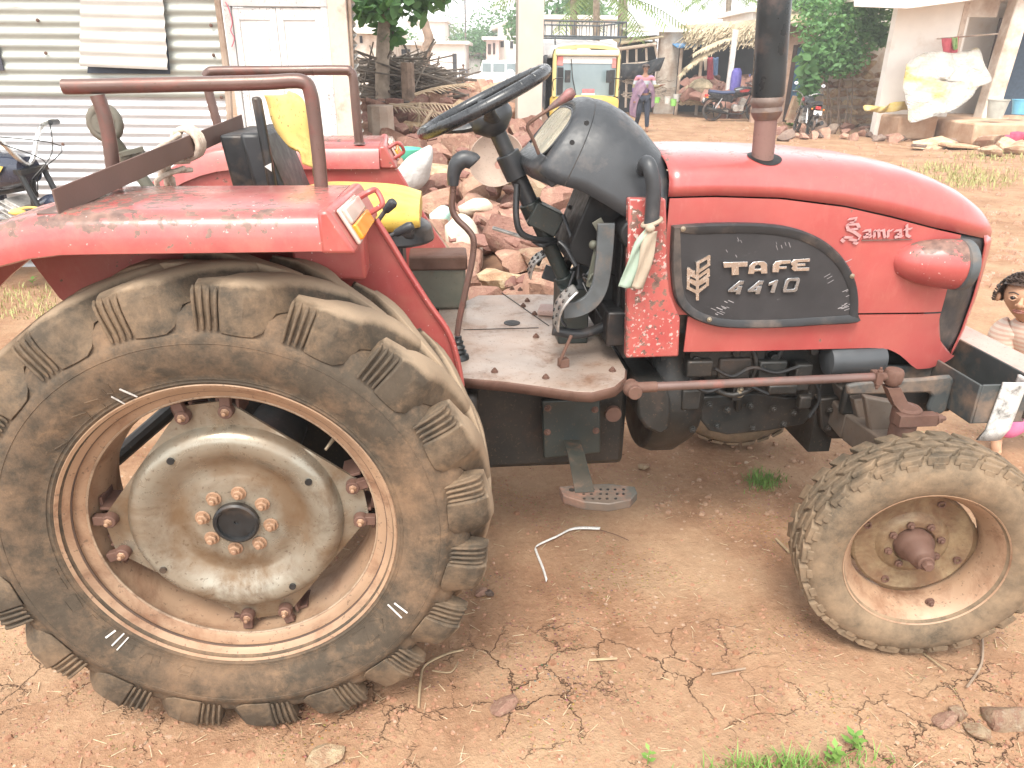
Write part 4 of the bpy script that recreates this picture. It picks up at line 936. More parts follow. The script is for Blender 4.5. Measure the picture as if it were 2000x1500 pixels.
# ---------------- steering linkage, front axle, front carrier
B = MB(); ky = .315; p0, p1 = at(1262,756,.33), at(1712,736,ky); B.tube([p0, p1], .0125, 14); DL = B.build('drag_link', rusty('red brown rod', (.12,.075,.065), (.30,.09,.07), .35, (.25,.16,.12), .3, .4, .2), TR)
B = MB(); B.tube([p0-(p1-p0).normalized()*.03, p0+(p1-p0).normalized()*.03], .015, 12); B.ball(at(1236,760,.335), (.028,.026,.024), 16, 10); B.cyl(at(1236,760,.335)-V3((0,.03,0)), at(1236,760,.335)+V3((0,.03,0)), .020, 14)
j = at(1745,735,ky); B.lathe([(.016,-.030),(.024,-.022),(.0265,-.010),(.0265,.010),(.022,.018),(.006,.020)], j+V3((0,0,.004)), (0,0,1), 20, True, True); B.tube([p1, j], .013, 12)
B.box(p1, (.02,.04,.03)); B.bolt(p1+V3((0,-.012,.015)), (0,0,1), .007, .012); B.bolt(p1+V3((0,-.012,-.015)), (0,0,-1), .007, .012)
B.each('ball_joint', M['rust'], DL, bevel=.002)
k0 = at(1768,815,ky); B = MB(); j2 = j-V3((0,0,.03))
B.loft([[j2+V3((sx*.020,sy*.016,0)) for sx, sy in ((-1,-1),(1,-1),(1,1),(-1,1))], [j2.lerp(k0,.5)+V3((sx*.022,sy*.016,0)) for sx, sy in ((-1,-1),(1,-1),(1,1),(-1,1))], [k0+V3((sx*.036,sy*.022,.03)) for sx, sy in ((-1,-1),(1,-1),(1,1),(-1,1))]])
B.lathe([(.037,-.02),(.040,-.012),(.040,.03),(.034,.036)], k0, (0,0,1), 20, True, True); B.bar(k0+V3((-.045,-.03,.008)), k0+V3((.07,-.03,.008)), .03, .035); B.bolt(k0+V3((.07,-.03,.008)), (1,0,0), .013, .02)
B.build('steering_arm', M['rust'], TR, bevel=.004)
B = MB(); B.cyl(k0-V3((0,0,.02)), k0-V3((0,0,.42)), .036, 24); B.cyl(V3((k0.x,ky,.36)), V3((1.885,.16,.359)), .03, 16)
k1 = V3((k0.x,2*YC-ky,k0.z)); B.cyl(k1-V3((0,0,.0)), k1-V3((0,0,.42)), .036, 24); B.cyl(V3((k1.x,k1.y,.36)), V3((1.885,2*YC-.16,.359)), .03, 16)
B.each('kingpin', M['rust'], TR)
B = MB(); zx = k0.z-.13; xk = k0.x
pts = [(xk,ky,zx),(xk,.55,zx-.02),(xk,YC,zx+.01),(xk,2*YC-.55,zx-.02),(xk,2*YC-ky,zx)]
for a_, b2 in zip(pts, pts[1:]): B.bar(a_, b2, .07, .09)
s3 = [at(*p,.42) for p in ((1690,775),(1745,785),(1748,868),(1705,872))]; B.prism(s3, (0,.03,0)); s4 = [at(*p,.52) for p in ((1668,780),(1692,778),(1706,872),(1690,874))]; B.prism(s4, (0,.3,0))
B.build('front_axle', M['axle'], TR, bevel=.006)
br = [(1655,753),(1700,745),(1800,740),(1858,734),(1865,742),(1850,800),(1840,810),(1818,810),(1812,800),(1822,776),(1815,768),(1700,772),(1656,772)]
B = MB(); B.prism([at(*p,.50) for p in br], (0,.02,0)); B.prism([V3((at(*p,.50).x,2*YC-.52,at(*p,.50).z)) for p in br], (0,.02,0)); B.each('carrier_bracket', M['greylight'], TR, bevel=.008)
B = MB(); B.bb(1.95,2.12,YC-.18,YC+.18,.50,.78); B.bb(1.80,2.18,YC-.32,YC-.29,.62,.72); B.bb(1.80,2.18,YC+.29,YC+.32,.62,.72); B.build('front_support', M['engine'], TR, bevel=.01)
# front weight carrier beam across the nose
ya, yb = .40, 1.32
B = MB(); x0, x1 = 2.13, 2.30; z0, z1 = .655, .785
B.bb(x0,x0+.008,ya,yb,z0,z1); B.bb(x0+.009,x1,ya,ya+.008,z0,z1); B.bb(x0+.009,x1+.02,ya+.01,yb,z0-.006,z0+.002); B.bb(x1+.012,x1+.02,ya,yb,z0+.004,z1+.01); B.bb(1.96,x0-.001,.62,.64,.62,.76); B.bb(1.96,x0-.001,1.10,1.12,.62,.76)
FB = B.build('front_carrier', M['greylight'], TR, bevel=.003)
MB().bb(x1+.022,x1+.155,ya+.02,yb,z1-.05,z1+.004).build('carrier_plank', M['plank'], FB, bevel=.01)
B = MB(); outl = [(0,.0),(.025,-.006),(.045,-.02),(.055,-.04)]
pts = [V3((x1-.105,ya-.006,0)),V3((x1-.06,ya-.012,0)),V3((x1-.03,ya-.006,0)),V3((x1-.015,ya+.015,0)),V3((x1-.01,ya+.05,0))]; pts = smoothpath(pts, 4)
B.loft([[p+V3((-.03,0,z0-.055)) for p in pts],[p+V3((-.01,0,z0-.02)) for p in pts],[p+V3((0,0,z1)) for p in pts],[p+V3((.0,.0,z1+.01)) for p in pts]], closed=False, cap0=False, cap1=False); B.build('carrier_end', M['whitepaint'], FB, solid=.008, smooth=60)
B = MB(); p = at(1936,690,.45)
# three-point top link standing behind the seat
ty = .80; B = MB(); c = at(205,240,ty); B.tube([c+V3((.036*cos(2*pi*k/24),0,.040*sin(2*pi*k/24))) for k in range(24)], .014, 10, closed=True); B.lathe([(.028,-.02),(.028,.02)], c, (0,1,0), 20, True, True)
a_ = at(222,272,ty); b2 = at(268,335,ty); d = b2-a_; B.tube([c+V3((.01,0,-.03)), a_], [.022,.017], 12)
TLK = B.build('top_link', M['olive'], TR, smooth=60)
B = MB()
B.lathe([(.0135,0)]+[(.0145+.002*(k % 2), d.length*.012*k+.004) for k in range(28)]+[(.013,d.length*.36),(.020,d.length*.40),(.024,d.length*.42),(.024,d.length*.60),(.019,d.length*.66),(.028,d.length*.72),(.028,d.length*.78),(.017,d.length*.8),(.017,d.length*1.6)], a_, d, 14, True, True)
B.bar(at(240,300,ty)-V3((0,.03,0)), at(280,290,ty), .02, .012); B.bar(at(240,312,ty), at(282,298,ty), .022, .010)
B.build('screw_thread', M['olive'], TLK, smooth=30)
B = MB(); B.tube([b2+d*.55, V3((-.22,YC,1.05))], .02, 10); B.bb(-.34,-.2,YC-.05,YC+.05,.75,1.12); B.tube([(-.3,YC-.25,.70),(-.62,YC-.34,.45)], .025, 10); B.tube([(-.3,YC+.25,.70),(-.62,YC+.34,.45)], .025, 10); B.build('hitch', M['engine'], TR)
# ================================================================ GROUND
from mathutils import noise as mnoise
def ground_mat():
    n = NT('red earth'); s_ = n.sep()
    big = n.noise(.9, 5, .6); mid = n.noise(4.5, 6, .62); fine = n.noise(40, 6, .7)
    c = n.ramp(n.math('ADD', n.math('MULTIPLY', big, .5), n.math('MULTIPLY', mid, .5)), [(.36,(.185,.098,.053)),(.48,(.295,.172,.100)),(.62,(.39,.258,.157))])
    c = n.mix(n.math('MULTIPLY', n.step(n.noise(1.7, 4, .6, co=n.map((1,1,1),(9,4,0))), .45, .64), .6), c, (.44,.313,.196))
    c = n.mix(.30, c, n.ramp(fine, [(.3,(.16,.075,.045)),(.55,(.34,.19,.115)),(.72,(.52,.34,.23))]))
    # cracked dry mud near the viewer
    wp = n.t.nodes.new('ShaderNodeVectorMath'); wp.operation = 'MULTIPLY_ADD'; n.L(n.noise(5, 5, .65, col=True), wp.inputs[0]); n.L((.22,.22,.22), wp.inputs[1]); n.t.links.new(n.co, wp.inputs[2])
    e1_ = n.vor(6.2, 'DISTANCE_TO_EDGE', wp.outputs[0]); e2_ = n.vor(22, 'DISTANCE_TO_EDGE', wp.outputs[0])
    reg = n.math('MULTIPLY', n.step(n.math('ADD', n.noise(2.4, 4, .6, co=n.map((1,1,1),(2,5,0))), n.math('MULTIPLY', s_[1], -.10)), .46, .60), n.ramp(n.math('ADD', n.math('MULTIPLY', s_[1], .9), n.math('MULTIPLY', s_[0], .16)), [(.30,1.),(.62,0.)]))
    k1 = n.math('MULTIPLY', n.ramp(e1_, [(.0,1.),(.010,.75),(.020,0.)]), reg); k2 = n.math('MULTIPLY', n.math('MULTIPLY', n.ramp(e2_, [(.0,1.),(.03,0.)]), reg), n.step(n.noise(6, 3), .52, .62))
    k = n.math('MAXIMUM', k1, n.math('MULTIPLY', k2, .35)); c = n.mix(n.math('MULTIPLY', k, .65), c, (.085,.038,.022))
    # gravel grains
    gv = n.vor(70, 'F1'); gm = n.math('MULTIPLY', n.step(gv, .30, .22), n.step(n.noise(3, 4, co=n.map((1,1,1),(1,8,3))), .42, .62)); c = n.mix(n.math('MULTIPLY', gm, .5), c, n.vor(70, 'F1', out='Color'), 'SOFT_LIGHT')
    g2 = n.math('MULTIPLY', n.step(n.vor(24, 'F1'), .17, .13), n.step(n.noise(2.1, 3, co=n.map((1,1,1),(6,1,3))), .5, .6)); c = n.mix(n.math('MULTIPLY', g2, .6), c, (.50,.36,.27))
    n.set(col=c, rough=.93, spec=.2)
    hgt = n.math('ADD', n.math('ADD', n.math('MULTIPLY', fine, .35), n.math('MULTIPLY', mid, 1.1)), n.math('ADD', n.math('MULTIPLY', gm, .25), n.math('MULTIPLY', k, -1.0)))
    hgt = n.math('ADD', hgt, n.math('MULTIPLY', n.noise(140, 4, .7), .25)); n.bump(hgt, .85, .022); return n.m
def gh(x, y):
    d = math.hypot(x-.9, y-.6); a = .014+.02*min(1, max(0, d-2.5)/6)
    h_ = mnoise.noise(V3((x*.9,y*.9,3)))*a + mnoise.noise(V3((x*3.1,y*3.1,7)))*.008 + mnoise.noise(V3((x*9,y*9,1)))*.005 + mnoise.noise(V3((x*21,y*21,5)))*.0025
    for cx, cy in ((0,.17),(0,1.57),(1.88,.2),(1.88,1.54)):     # soil pressed up round the tyres
        r_ = math.hypot((x-cx)/.40, (y-cy)/.24); h_ += .012*math.exp(-(r_-1)**2*6)
    return h_-.006
def axis(lo, hi, c0, c1, fine, grow=1.18):
    a = [c0+(c1-c0)*i/round((c1-c0)/fine) for i in range(round((c1-c0)/fine)+1)]; st = fine
    while a[-1] < hi: st *= grow; a.append(min(hi, a[-1]+st))
    st = fine
    while a[0] > lo: st *= grow; a.insert(0, max(lo, a[0]-st))
    return a
gx_ = axis(-130, 130, -1.6, 4.4, .032); gy_ = axis(-25, 300, -1.0, 3.2, .032)
B = MB(); nx_, ny_ = len(gx_), len(gy_)
B.v = [V3((x, y, gh(x, y))) for y in gy_ for x in gx_]; B.f = [(j*nx_+i, j*nx_+i+1, (j+1)*nx_+i+1, (j+1)*nx_+i) for j in range(ny_-1) for i in range(nx_-1)]
tag(B.build('ground', ground_mat(), smooth=180), 'bare red earth with dry cracks and loose grit', kind='structure')

# ---------------- stones
def stone_mat(name, a, b_, c_):
    n = NT(name); rv = n.objrand(); n.coplus(); f = n.noise(5, 6, .65); g_ = n.noise(26, 5, .7)
    c = n.mix(n.step(n.noise(2.6, 3, .5), .40, .62), a, b_); c = n.mix(n.math('MULTIPLY', n.step(f, .52, .66), .7), c, c_); c = n.mix(n.math('MULTIPLY', n.step(g_, .5, .8), .35), c, (.16,.08,.06))
    h_ = n.t.nodes.new('ShaderNodeHueSaturation'); n.L(c, h_.inputs['Color']); n.L(n.math('ADD', .72, n.math('MULTIPLY', rv, .55)), h_.inputs['Value']); n.L(n.math('ADD', .488, n.math('MULTIPLY', rv, .02)), h_.inputs['Hue'])
    n.set(col=h_.outputs[0], rough=.88, spec=.25); n.bump(n.math('ADD', n.noise(9, 7, .72), n.math('MULTIPLY', g_, .3)), .8, .03); return n.m
M['stone'] = stone_mat('quarry stone', (.40,.235,.175), (.34,.185,.14), (.50,.36,.255))
M['stone_pale'] = stone_mat('pale stone', (.52,.39,.25), (.40,.24,.155), (.60,.50,.36))
M['stone_grey'] = stone_mat('grey weathered stone', (.26,.19,.15), (.20,.145,.12), (.36,.28,.22))
def rock(seed, sx=1., sy=1., sz=1., cuts=9, name='stone', mat=None):
    q = random.Random(seed); bm = bmesh.new(); bmesh.ops.create_cube(bm, size=1.0)
    bmesh.ops.subdivide_edges(bm, edges=bm.edges, cuts=3, use_grid_fill=True)
    for v in bm.verts: v.co = v.co*.55+v.co.normalized()*.28
    for k in range(cuts):       # split faces: slice with random planes
        d = V3((q.gauss(0,1),q.gauss(0,1),q.gauss(0,1))).normalized(); off = q.uniform(.27,.43)
        for v in bm.verts:
            t = v.co.dot(d)-off
            if t > 0: v.co -= d*t*.97
    for v in bm.verts:
        nz = mnoise.noise_vector(v.co*3.2+V3((seed,seed*2,0)))*.045; v.co += nz; v.co.x *= sx; v.co.y *= sy; v.co.z *= sz
    me = bpy.data.meshes.new(name); bm.normal_update(); bm.to_mesh(me); bm.free()
    for p in me.polygons: p.use_smooth = True
    me.set_sharp_from_angle(angle=R(24)); me.materials.append(mat or M['stone']); return me
ROCKS = [rock(i, 1.3, rnd.uniform(.8,1.1), rnd.uniform(.6,.9)) for i in range(14)]
ROCKP = [rock(40+i, 1.4, rnd.uniform(.8,1.1), rnd.uniform(.6,.85), mat=M['stone_pale']) for i in range(6)]
ROCKG = [rock(60+i, 1.2, rnd.uniform(.8,1.1), rnd.uniform(.6,.9), mat=M['stone_grey']) for i in range(6)]
def place_rock(me, p, s_, rot=None, label=None, group=None, cat='stone', q=rnd):
    ob = bpy.data.objects.new('stone', me); COL.objects.link(ob); ob.location = p; ob.scale = (s_,s_,s_)
    ob.rotation_euler = rot or (q.uniform(-.5,.5), q.uniform(-.5,.5), q.uniform(0,6.28)); tag(ob, label, cat, group); return ob
class Rubble:
    def __init__(s): s.b = MB(); s.i = 0
    def add(s, me, p, s_, q=rnd):
        Mx = Matrix.Translation(p) @ Euler((q.uniform(-.5,.5),q.uniform(-.5,.5),q.uniform(0,6.28))).to_matrix().to_4x4() @ Matrix.Scale(s_, 4)
        s.b.add([Mx @ v.co for v in me.vertices], [tuple(f.vertices) for f in me.polygons])
RUB = Rubble()
# heap of quarry stone beyond the tractor: the surface rises away from the tractor
def heap_z(px, f): return 0
LBL = 'rough reddish quarry stone lying in the long heap beyond the tractor'
q = random.Random(21); cnt = 0
def heap_pt(px, py):
    # depth of the heap surface for a row of the photo
    P = [(600,1.9),(560,2.2),(500,2.6),(440,3.05),(380,3.6),(330,4.3),(290,5.1),(250,6.2),(220,7.6),(195,9.6),(175,12.)]
    for (y0, d0), (y1, d1) in zip(P, P[1:]):
        if py >= y1: f = (y0-py)/(y0-y1); return at(px, py, d0+(d1-d0)*max(0,f))
    return at(px, py, 12.)
rows = [(585,640,1190,.30),(545,700,1200,.30),(505,760,1190,.29),(468,770,1150,.28),(432,780,1140,.28),(398,790,1120,.28),(366,795,1100,.28),(338,800,1080,.27),(312,765,1075,.26),(290,720,1070,.26),(270,705,1065,.26),(252,700,1050,.26),(236,700,1045,.27),(221,700,1040,.28),(208,735,1010,.30),(197,790,960,.32),(187,825,920,.34),(179,850,965,.36),(172,858,985,.40),(166,885,975,.40)]
for py, x0, x1, s0 in rows:
    px = x0+q.uniform(0,12)
    while px < x1:
        p = heap_pt(px, py+q.uniform(-6,6)); D = (p-CAM_POS).length; s_ = s0*q.choice((.6,.75,.85,.95,1.05,1.15,1.3))*q.uniform(.9,1.1)
        me = q.choice(ROCKP) if q.random() < (.28 if py > 330 else .12) else q.choice(ROCKS)
        place_rock(me, p+V3((0,.10,-.05)), s_, (q.uniform(-.35,.35),q.uniform(-.35,.35),q.uniform(0,6.28)), label=LBL if me in ROCKS else 'pale ochre quarry stone among the red stones of the heap beyond the tractor', group='stones of the quarry heap', q=q); cnt += 1
        px += s_*1.05*FPX/D*q.uniform(.72,.98)
for i in range(46):
    py = q.choice((560,520,480,440,410,380,350,325,300,275,255)); p = heap_pt(q.uniform(790,1110), py); RUB.add(q.choice(ROCKS), p+V3((0,-.02,.03)), q.uniform(.05,.12), q)
print('heap stones', cnt)
# the soil body the stones lie on
B = MB(); rows_ = []
for py in (640,585,505,432,366,312,270,236,208,190,180):
    rows_.append([heap_pt(px, py)+V3((0,.16,-.12)) for px in range(560, 1191, 45)])
for r_ in rows_:
    for i in (0,1): r_[i].z *= .6*i+.1
    for i in (0,1,2): r_[-1-i].z *= (-.02,.12,.4)[i]
r0_ = [V3((p.x,p.y-.25,-.05)) for p in rows_[0]]; rb = [V3((p.x,p.y+2,-.05)) for p in rows_[-1]]
B.loft([r0_]+rows_+[rb], closed=False, cap0=False, cap1=False)
tag(B.build('rubble_mound', plain('red soil between stones', (.17,.092,.055), .95, .4, 8, bump=.6, bscale=30), smooth=60), 'loose red soil under the heap of quarry stone', 'soil mound', kind='stuff')
# stacked stone wall at the left end of the heap (photo x 700-800)
q = random.Random(4); WD = 7.6
for r_ in range(5):
    px = 694+q.uniform(0,8)
    while px < 812:
        w_ = q.uniform(22,40); p = at(px+w_/2, 208+r_*24+q.uniform(-3,3), WD); D = (p-CAM_POS).length
        s_ = w_*D/FPX/1.15; ob = place_rock(q.choice(ROCKS), p, s_, (q.uniform(-.15,.15),q.uniform(-.15,.15),q.choice((0,pi))+q.uniform(-.2,.2)), 'dark red block laid in the dry stone wall left of the heap', 'blocks of the dry stone wall'); ob.scale.z = 24*D/FPX/.62*.9
        px += w_*.97
B = MB(); a_, b2 = at(690,300,WD+.16), at(815,300,WD+.16); B.bb(a_.x,b2.x,WD+.12,WD+.3,0,at(700,200,WD).z); tag(B.build('wall_core', plain('shadowed wall core', (.07,.045,.035), .95, .3, 8)), 'earth core behind the dry stone wall blocks', 'wall')
# loose stones scattered on the ground
LS = [((1965,1405),.085,ROCKP,'ochre stone on the ground at the lower right corner of the yard'),((1872,1398),.045,ROCKP,'small ochre stone beside the larger one at the lower right'),((1845,1412),.05,ROCKS,'reddish pebble sized stone left of the two ochre stones'),((1908,1432),.05,ROCKP,'flat ochre stone below the larger ochre stone'),
      ((905,1025),.03,ROCKS,'small dark red stone right of the rear tyre lug'),((940,1160),.035,ROCKS,'dark red stone on the soil right of the rear tyre'),((955,1158),.03,ROCKG,'grey brown stone beside the dark red stone near the rear tyre'),((635,1482),.07,ROCKP,'pale peach stone chip on the cracked mud below the rear wheel'),((985,1385),.06,ROCKS,'crusty red clod on the mud right of the rear wheel'),((1255,915),.04,ROCKP,'pale stone on the ground right of the step')]
for (px, py), s_, lst, lb in LS: place_rock(q.choice(lst), gz(px,py)+V3((0,0,s_*.16)), s_, (q.uniform(-.1,.1),q.uniform(-.1,.1),q.uniform(-.4,.4)), label=lb)
# grit: thousands of tiny chips, one object
def grit(name, n_, fn, smin, smax, mat, seed, label, cat):
    q = random.Random(seed); B = MB()
    for i in range(n_):
        p = fn(q)
        if p is None: continue
        s_ = smin+(smax-smin)*q.random()**3; a = q.uniform(0,6.28); z = gh(p[0],p[1]); k = [V3((p[0],p[1],z-.2*s_)) + V3((cos(a+t)*s_*q.uniform(.6,1.1), sin(a+t)*s_*q.uniform(.5,.9), 0)) for t in (0,1.3,2.5,3.8,5.)]; tp_ = V3((p[0]+q.uniform(-.3,.3)*s_,p[1]+q.uniform(-.3,.3)*s_,z+s_*q.uniform(.35,.7)))
        m_ = len(B.v); top = [v.lerp(tp_,.45)+V3((0,0,s_*.35)) for v in k]; B.v += k+top
        B.f += [tuple(m_+5+j for j in range(5))]+[(m_+j,m_+(j+1) % 5,m_+5+(j+1) % 5,m_+5+j) for j in range(5)]
    return tag(B.build(name, mat, smooth=0), label, cat, kind='stuff')
def gm_(name, cols):
    n = NT(name); n.set(col=n.ramp(n.noise(37, 2, .5), [(.25+.5*i/(len(cols)-1), c) for i, c in enumerate(cols)]), rough=.9, spec=.2); return n.m
def near_pt(q):
    px, py = q.uniform(-50,2050), 1500-q.random()**1.2*700
    p = gz(px,py); return (p.x,p.y) if p.y < 6 else None
grit('gravel', 5200, near_pt, .0022, .011, gm_('grit', [(.20,.10,.06),(.36,.20,.13),(.30,.16,.10),(.48,.36,.27)]), 5, 'fine gravel and crumbs of earth scattered over the yard', 'gravel')
grit('gravel', 420, lambda q: (lambda p: (p.x,p.y))(gz(q.uniform(1280,2000), q.uniform(850,1010))), .004, .022, gm_('pebbles', [(.26,.14,.085),(.38,.25,.17),(.30,.18,.115),(.46,.35,.26)]), 6, 'pale pebbles strewn on the ground beyond the front axle', 'gravel')
grit('gravel', 2600, lambda q: (lambda p: (p.x,p.y))(gz(q.uniform(1150,2000), 232+q.random()**1.5*330)), .02, .09, gm_('road chips', [(.26,.13,.08),(.40,.24,.16),(.33,.19,.13),(.50,.38,.29)]), 8, 'stone chips littering the village road', 'gravel')
grit('clods', 220, near_pt, .008, .022, gm_('clod', [(.17,.08,.045),(.30,.16,.10),(.24,.12,.07)]), 15, 'loose clods of red earth around the tyres', 'clods')
# leaves of straw and twigs
B = MB(); q = random.Random(9)
for i in range(420):
    p = near_pt(q)
    if not p: continue
    a = q.uniform(0,6.28); L = q.uniform(.01,.045); z = gh(*p)+.003; d = V3((cos(a),sin(a),q.uniform(-.05,.1)))*L; B.bar(V3((*p,z)), V3((*p,z))+d, q.uniform(.001,.0022), .001)
tag(B.build('straw_litter', gm_('straw', [(.22,.13,.08),(.50,.38,.24),(.60,.50,.36)]), smooth=0), 'short bits of straw littering the bare earth', 'straw', kind='stuff')
def stalk(pts, r_, mat, label, cat='straw'):
    B = MB(); B.tube(smoothpath([gz(*p)+V3((0,0,gh(*gz(*p).xy)+.006+.008*(i % 2))) for i, p in enumerate(pts)], 4), r_, 6); return tag(B.build('stalk', mat), label, cat)
M['straw'] = plain('dry straw', (.34,.25,.15), .8, .25, 20); M['twig'] = plain('grey twig', (.27,.20,.145), .85, .25, 20)
stalk([(905,1275),(870,1290),(830,1310),(822,1345),(818,1390)], .0035, M['straw'], 'bent dry stalk lying right of the rear tyre'); stalk([(895,1300),(880,1325),(845,1318)], .0025, M['straw'], 'thin forked straw beside the bent dry stalk')
stalk([(1915,1232),(1917,1275),(1912,1310),(1885,1352)], .0035, M['twig'], 'thin pale twig on the ground below the front wheel', 'twig'); stalk([(1803,1275),(1845,1318)], .003, M['straw'], 'short straw below the front tyre')
stalk([(1390,1317),(1455,1312)], .003, M['twig'], 'short twig on the earth in the middle foreground', 'twig'); stalk([(1150,1290),(1205,1288)], .004, M['straw'], 'flat straw bundle on the earth below the step'); stalk([(1515,1055),(1540,1085)], .005, M['straw'], 'short pale straws sticking out beside the front tyre')
# white strap on the ground
pts = [gz(*p)+V3((0,0,.008)) for p in ((1066,1138),(1058,1112),(1046,1082),(1047,1070),(1085,1052),(1120,1036),(1170,1036))]; B = MB(); P = smoothpath(pts,4)
B.loft([[p+V3((-.0,-.006,0)), p+V3((.006,.005,.004))] for p in P], closed=False, cap0=False, cap1=False); tag(B.build('strap', M['chalk'], solid=.0015), 'white plastic packing strap bent on the ground under the tractor', 'strap')
B = MB(); B.tube(smoothpath([gz(*p)+V3((0,0,.006)) for p in ((1170,1037),(1200,1046),(1228,1058))],4), .0016, 6); tag(B.build('wire', M['rust']), 'thin brown wire lying at the end of the white strap', 'wire')
# grass tufts
def grass_mat(name, a, b_):
    n = NT(name); n.set(col=n.ramp(n.noise(14, 3), [(.3,a),(.7,b_)]), rough=.6, sub=.0); return n.m
M['grass'] = grass_mat('fresh grass', (.085,.19,.03), (.20,.33,.07)); M['drygrass'] = grass_mat('dry grass', (.22,.24,.07), (.42,.38,.16))
def tuft(name, area, n_, h0, h1, w_, mat, label, seed, far_=False):
    q = random.Random(seed); B = MB()
    for i in range(n_):
        px, py = area(q); p = gz(px, py); p.z = gh(p.x,p.y); a = q.uniform(0,6.28); L = q.uniform(h0,h1); u = V3((cos(a),sin(a),0)); s_ = V3((-sin(a),cos(a),0)); lean = q.uniform(.2,.95); b_ = []
        for t in (0,.35,.7,1): c = p+u*(L*lean*t*t)+V3((0,0,L*t*(1-.35*lean*t))); ww = w_*(1-t)**.6+.0003; b_.append((c-s_*ww, c+s_*ww))
        m_ = len(B.v); B.v += [x for t in b_ for x in t]; B.f += [(m_+2*k, m_+2*k+1, m_+2*k+3, m_+2*k+2) for k in range(3)]
    return tag(B.build(name, mat, smooth=180), label, 'grass', kind='stuff')
tuft('grass', lambda q: (q.gauss(1560,95), 1520+q.uniform(-42,40)), 520, .012, .06, .0015, M['grass'], 'bright green grass at the bottom edge of the yard', 1)
tuft('grass', lambda q: (q.gauss(1490,55), 1528+q.uniform(-40,20)), 150, .02, .075, .0019, M['grass'], 'taller green blades in the bottom grass', 11)
tuft('grass', lambda q: (q.gauss(1492,18), q.gauss(940,9)), 420, .012, .045, .0013, M['grass'], 'small tuft of grass on bare earth behind the front wheel', 2)
tuft('grass', lambda q: (q.gauss(1900,60), q.gauss(352,9)), 650, .05, .17, .006, M['drygrass'], 'yellow green grass beside the road right of the bonnet', 3)
tuft('grass', lambda q: (q.gauss(1830,45), q.gauss(330,6)), 320, .05, .16, .006, M['drygrass'], 'thin grass along the road edge', 31)
tuft('grass', lambda q: (q.gauss(1940,50), q.gauss(308,6)), 260, .05, .16, .008, M['drygrass'], 'grass in front of the house plinth', 32)
tuft('grass', lambda q: (q.uniform(-30,110), q.uniform(560,625)), 350, .02, .07, .003, M['drygrass'], 'dry grass behind the rear tyre', 33)
# small weeds with leaves
def weed(px, py, n_, s_, label, seed):
    q = random.Random(seed); B = MB(); p = gz(px,py)
    for i in range(n_):
        a = 2.4*i; u = V3((cos(a),sin(a),.4)); c = p+V3((0,0,.01+.015*i/n_*3)); L = s_*q.uniform(.7,1.1); sd_ = V3((-sin(a),cos(a),0))*L*.3
        B.add([c, c+u*L*.5+sd_, c+u*L, c+u*L*.5-sd_], [(0,1,2,3)])
    B.tube([p, p+V3((0,0,.05))], .0015, 5); return tag(B.build('weed', M['grass'], smooth=0), label, 'plant')
weed(1665,1462,10,.035,'small leafy weed standing right of the bottom grass',1); weed(1265,1492,7,.02,'tiny seedling on the cracked mud at the bottom',2); weed(1625,1490,12,.03,'low clover like weed in the bottom grass',3); weed(65,556,9,.05,'leafy green weed behind the rear tyre',4)
# ================================================================ SHED AND YARD
DW = 6.3
SH = tag(empty('tin_shed', (0,0,0)), 'corrugated tin shed with a white double door behind the tractor', 'shed')
SH.location = (*far(690,300,DW).xy, 0); SH.rotation_euler = (0,0,-YAW)
SHI = (Matrix.Translation(SH.location) @ Matrix.Rotation(-YAW, 4, 'Z')).inverted()
def sl(px, py, d=0.): return SHI @ far(px, py, DW+d)
x_l, z_t = sl(-420,300).x, 2.75
def tin_mat(name, base, stain, amt, metal, rough):
    n = NT(name); f = n.noise(3, 6, .65, co=n.map((.6,1,4))); g_ = n.noise(18, 6, .7)
    c = n.ramp(f, [(.3, tuple(x*.82 for x in base)), (.7, tuple(min(1,x*1.12) for x in base))]); m = n.math('MULTIPLY', n.step(n.noise(5, 6, .7, co=n.map((.5,1,5),(3,0,2))), .66-.2*amt, .74-.1*amt), .8)
    c = n.mix(m, c, stain); c = n.mix(n.math('MULTIPLY', n.step(g_, .62, .7), .3), c, (.30,.27,.22)); n.set(col=c, rough=rough, metal=metal); n.bump(g_, .08, .003); return n.m
def corr(x0, x1, z0, z1, pitch, amp, y, step=6, bow=0.):
    B = MB(); n_ = max(2, int((z1-z0)/pitch*step)); rows = []
    for i in range(n_+1):
        z = z0+(z1-z0)*i/n_; dy = amp*sin(2*pi*z/pitch); rows.append([V3((x0+(x1-x0)*k/6, y+dy+bow*mnoise.noise(V3((k*.7,z*2,1))), z)) for k in range(7)])
    B.loft(rows, closed=False, cap0=False, cap1=False); return B
zmid = sl(300,190).z; xr = sl(430,100).x
corr(x_l, sl(452,260).x, -.02, zmid+.03, .0712, .010, .02).build('wall_sheet', tin_mat('galvanised sheet', (.66,.66,.67), (.45,.42,.38), .12, .35, .38), SH, smooth=60)
corr(x_l, xr+.02, zmid, z_t, .0853, .009, -.012, bow=.012).build('wall_sheet', tin_mat('weathered tin sheet', (.40,.415,.375), (.34,.20,.15), .30, .35, .5), SH, smooth=60)
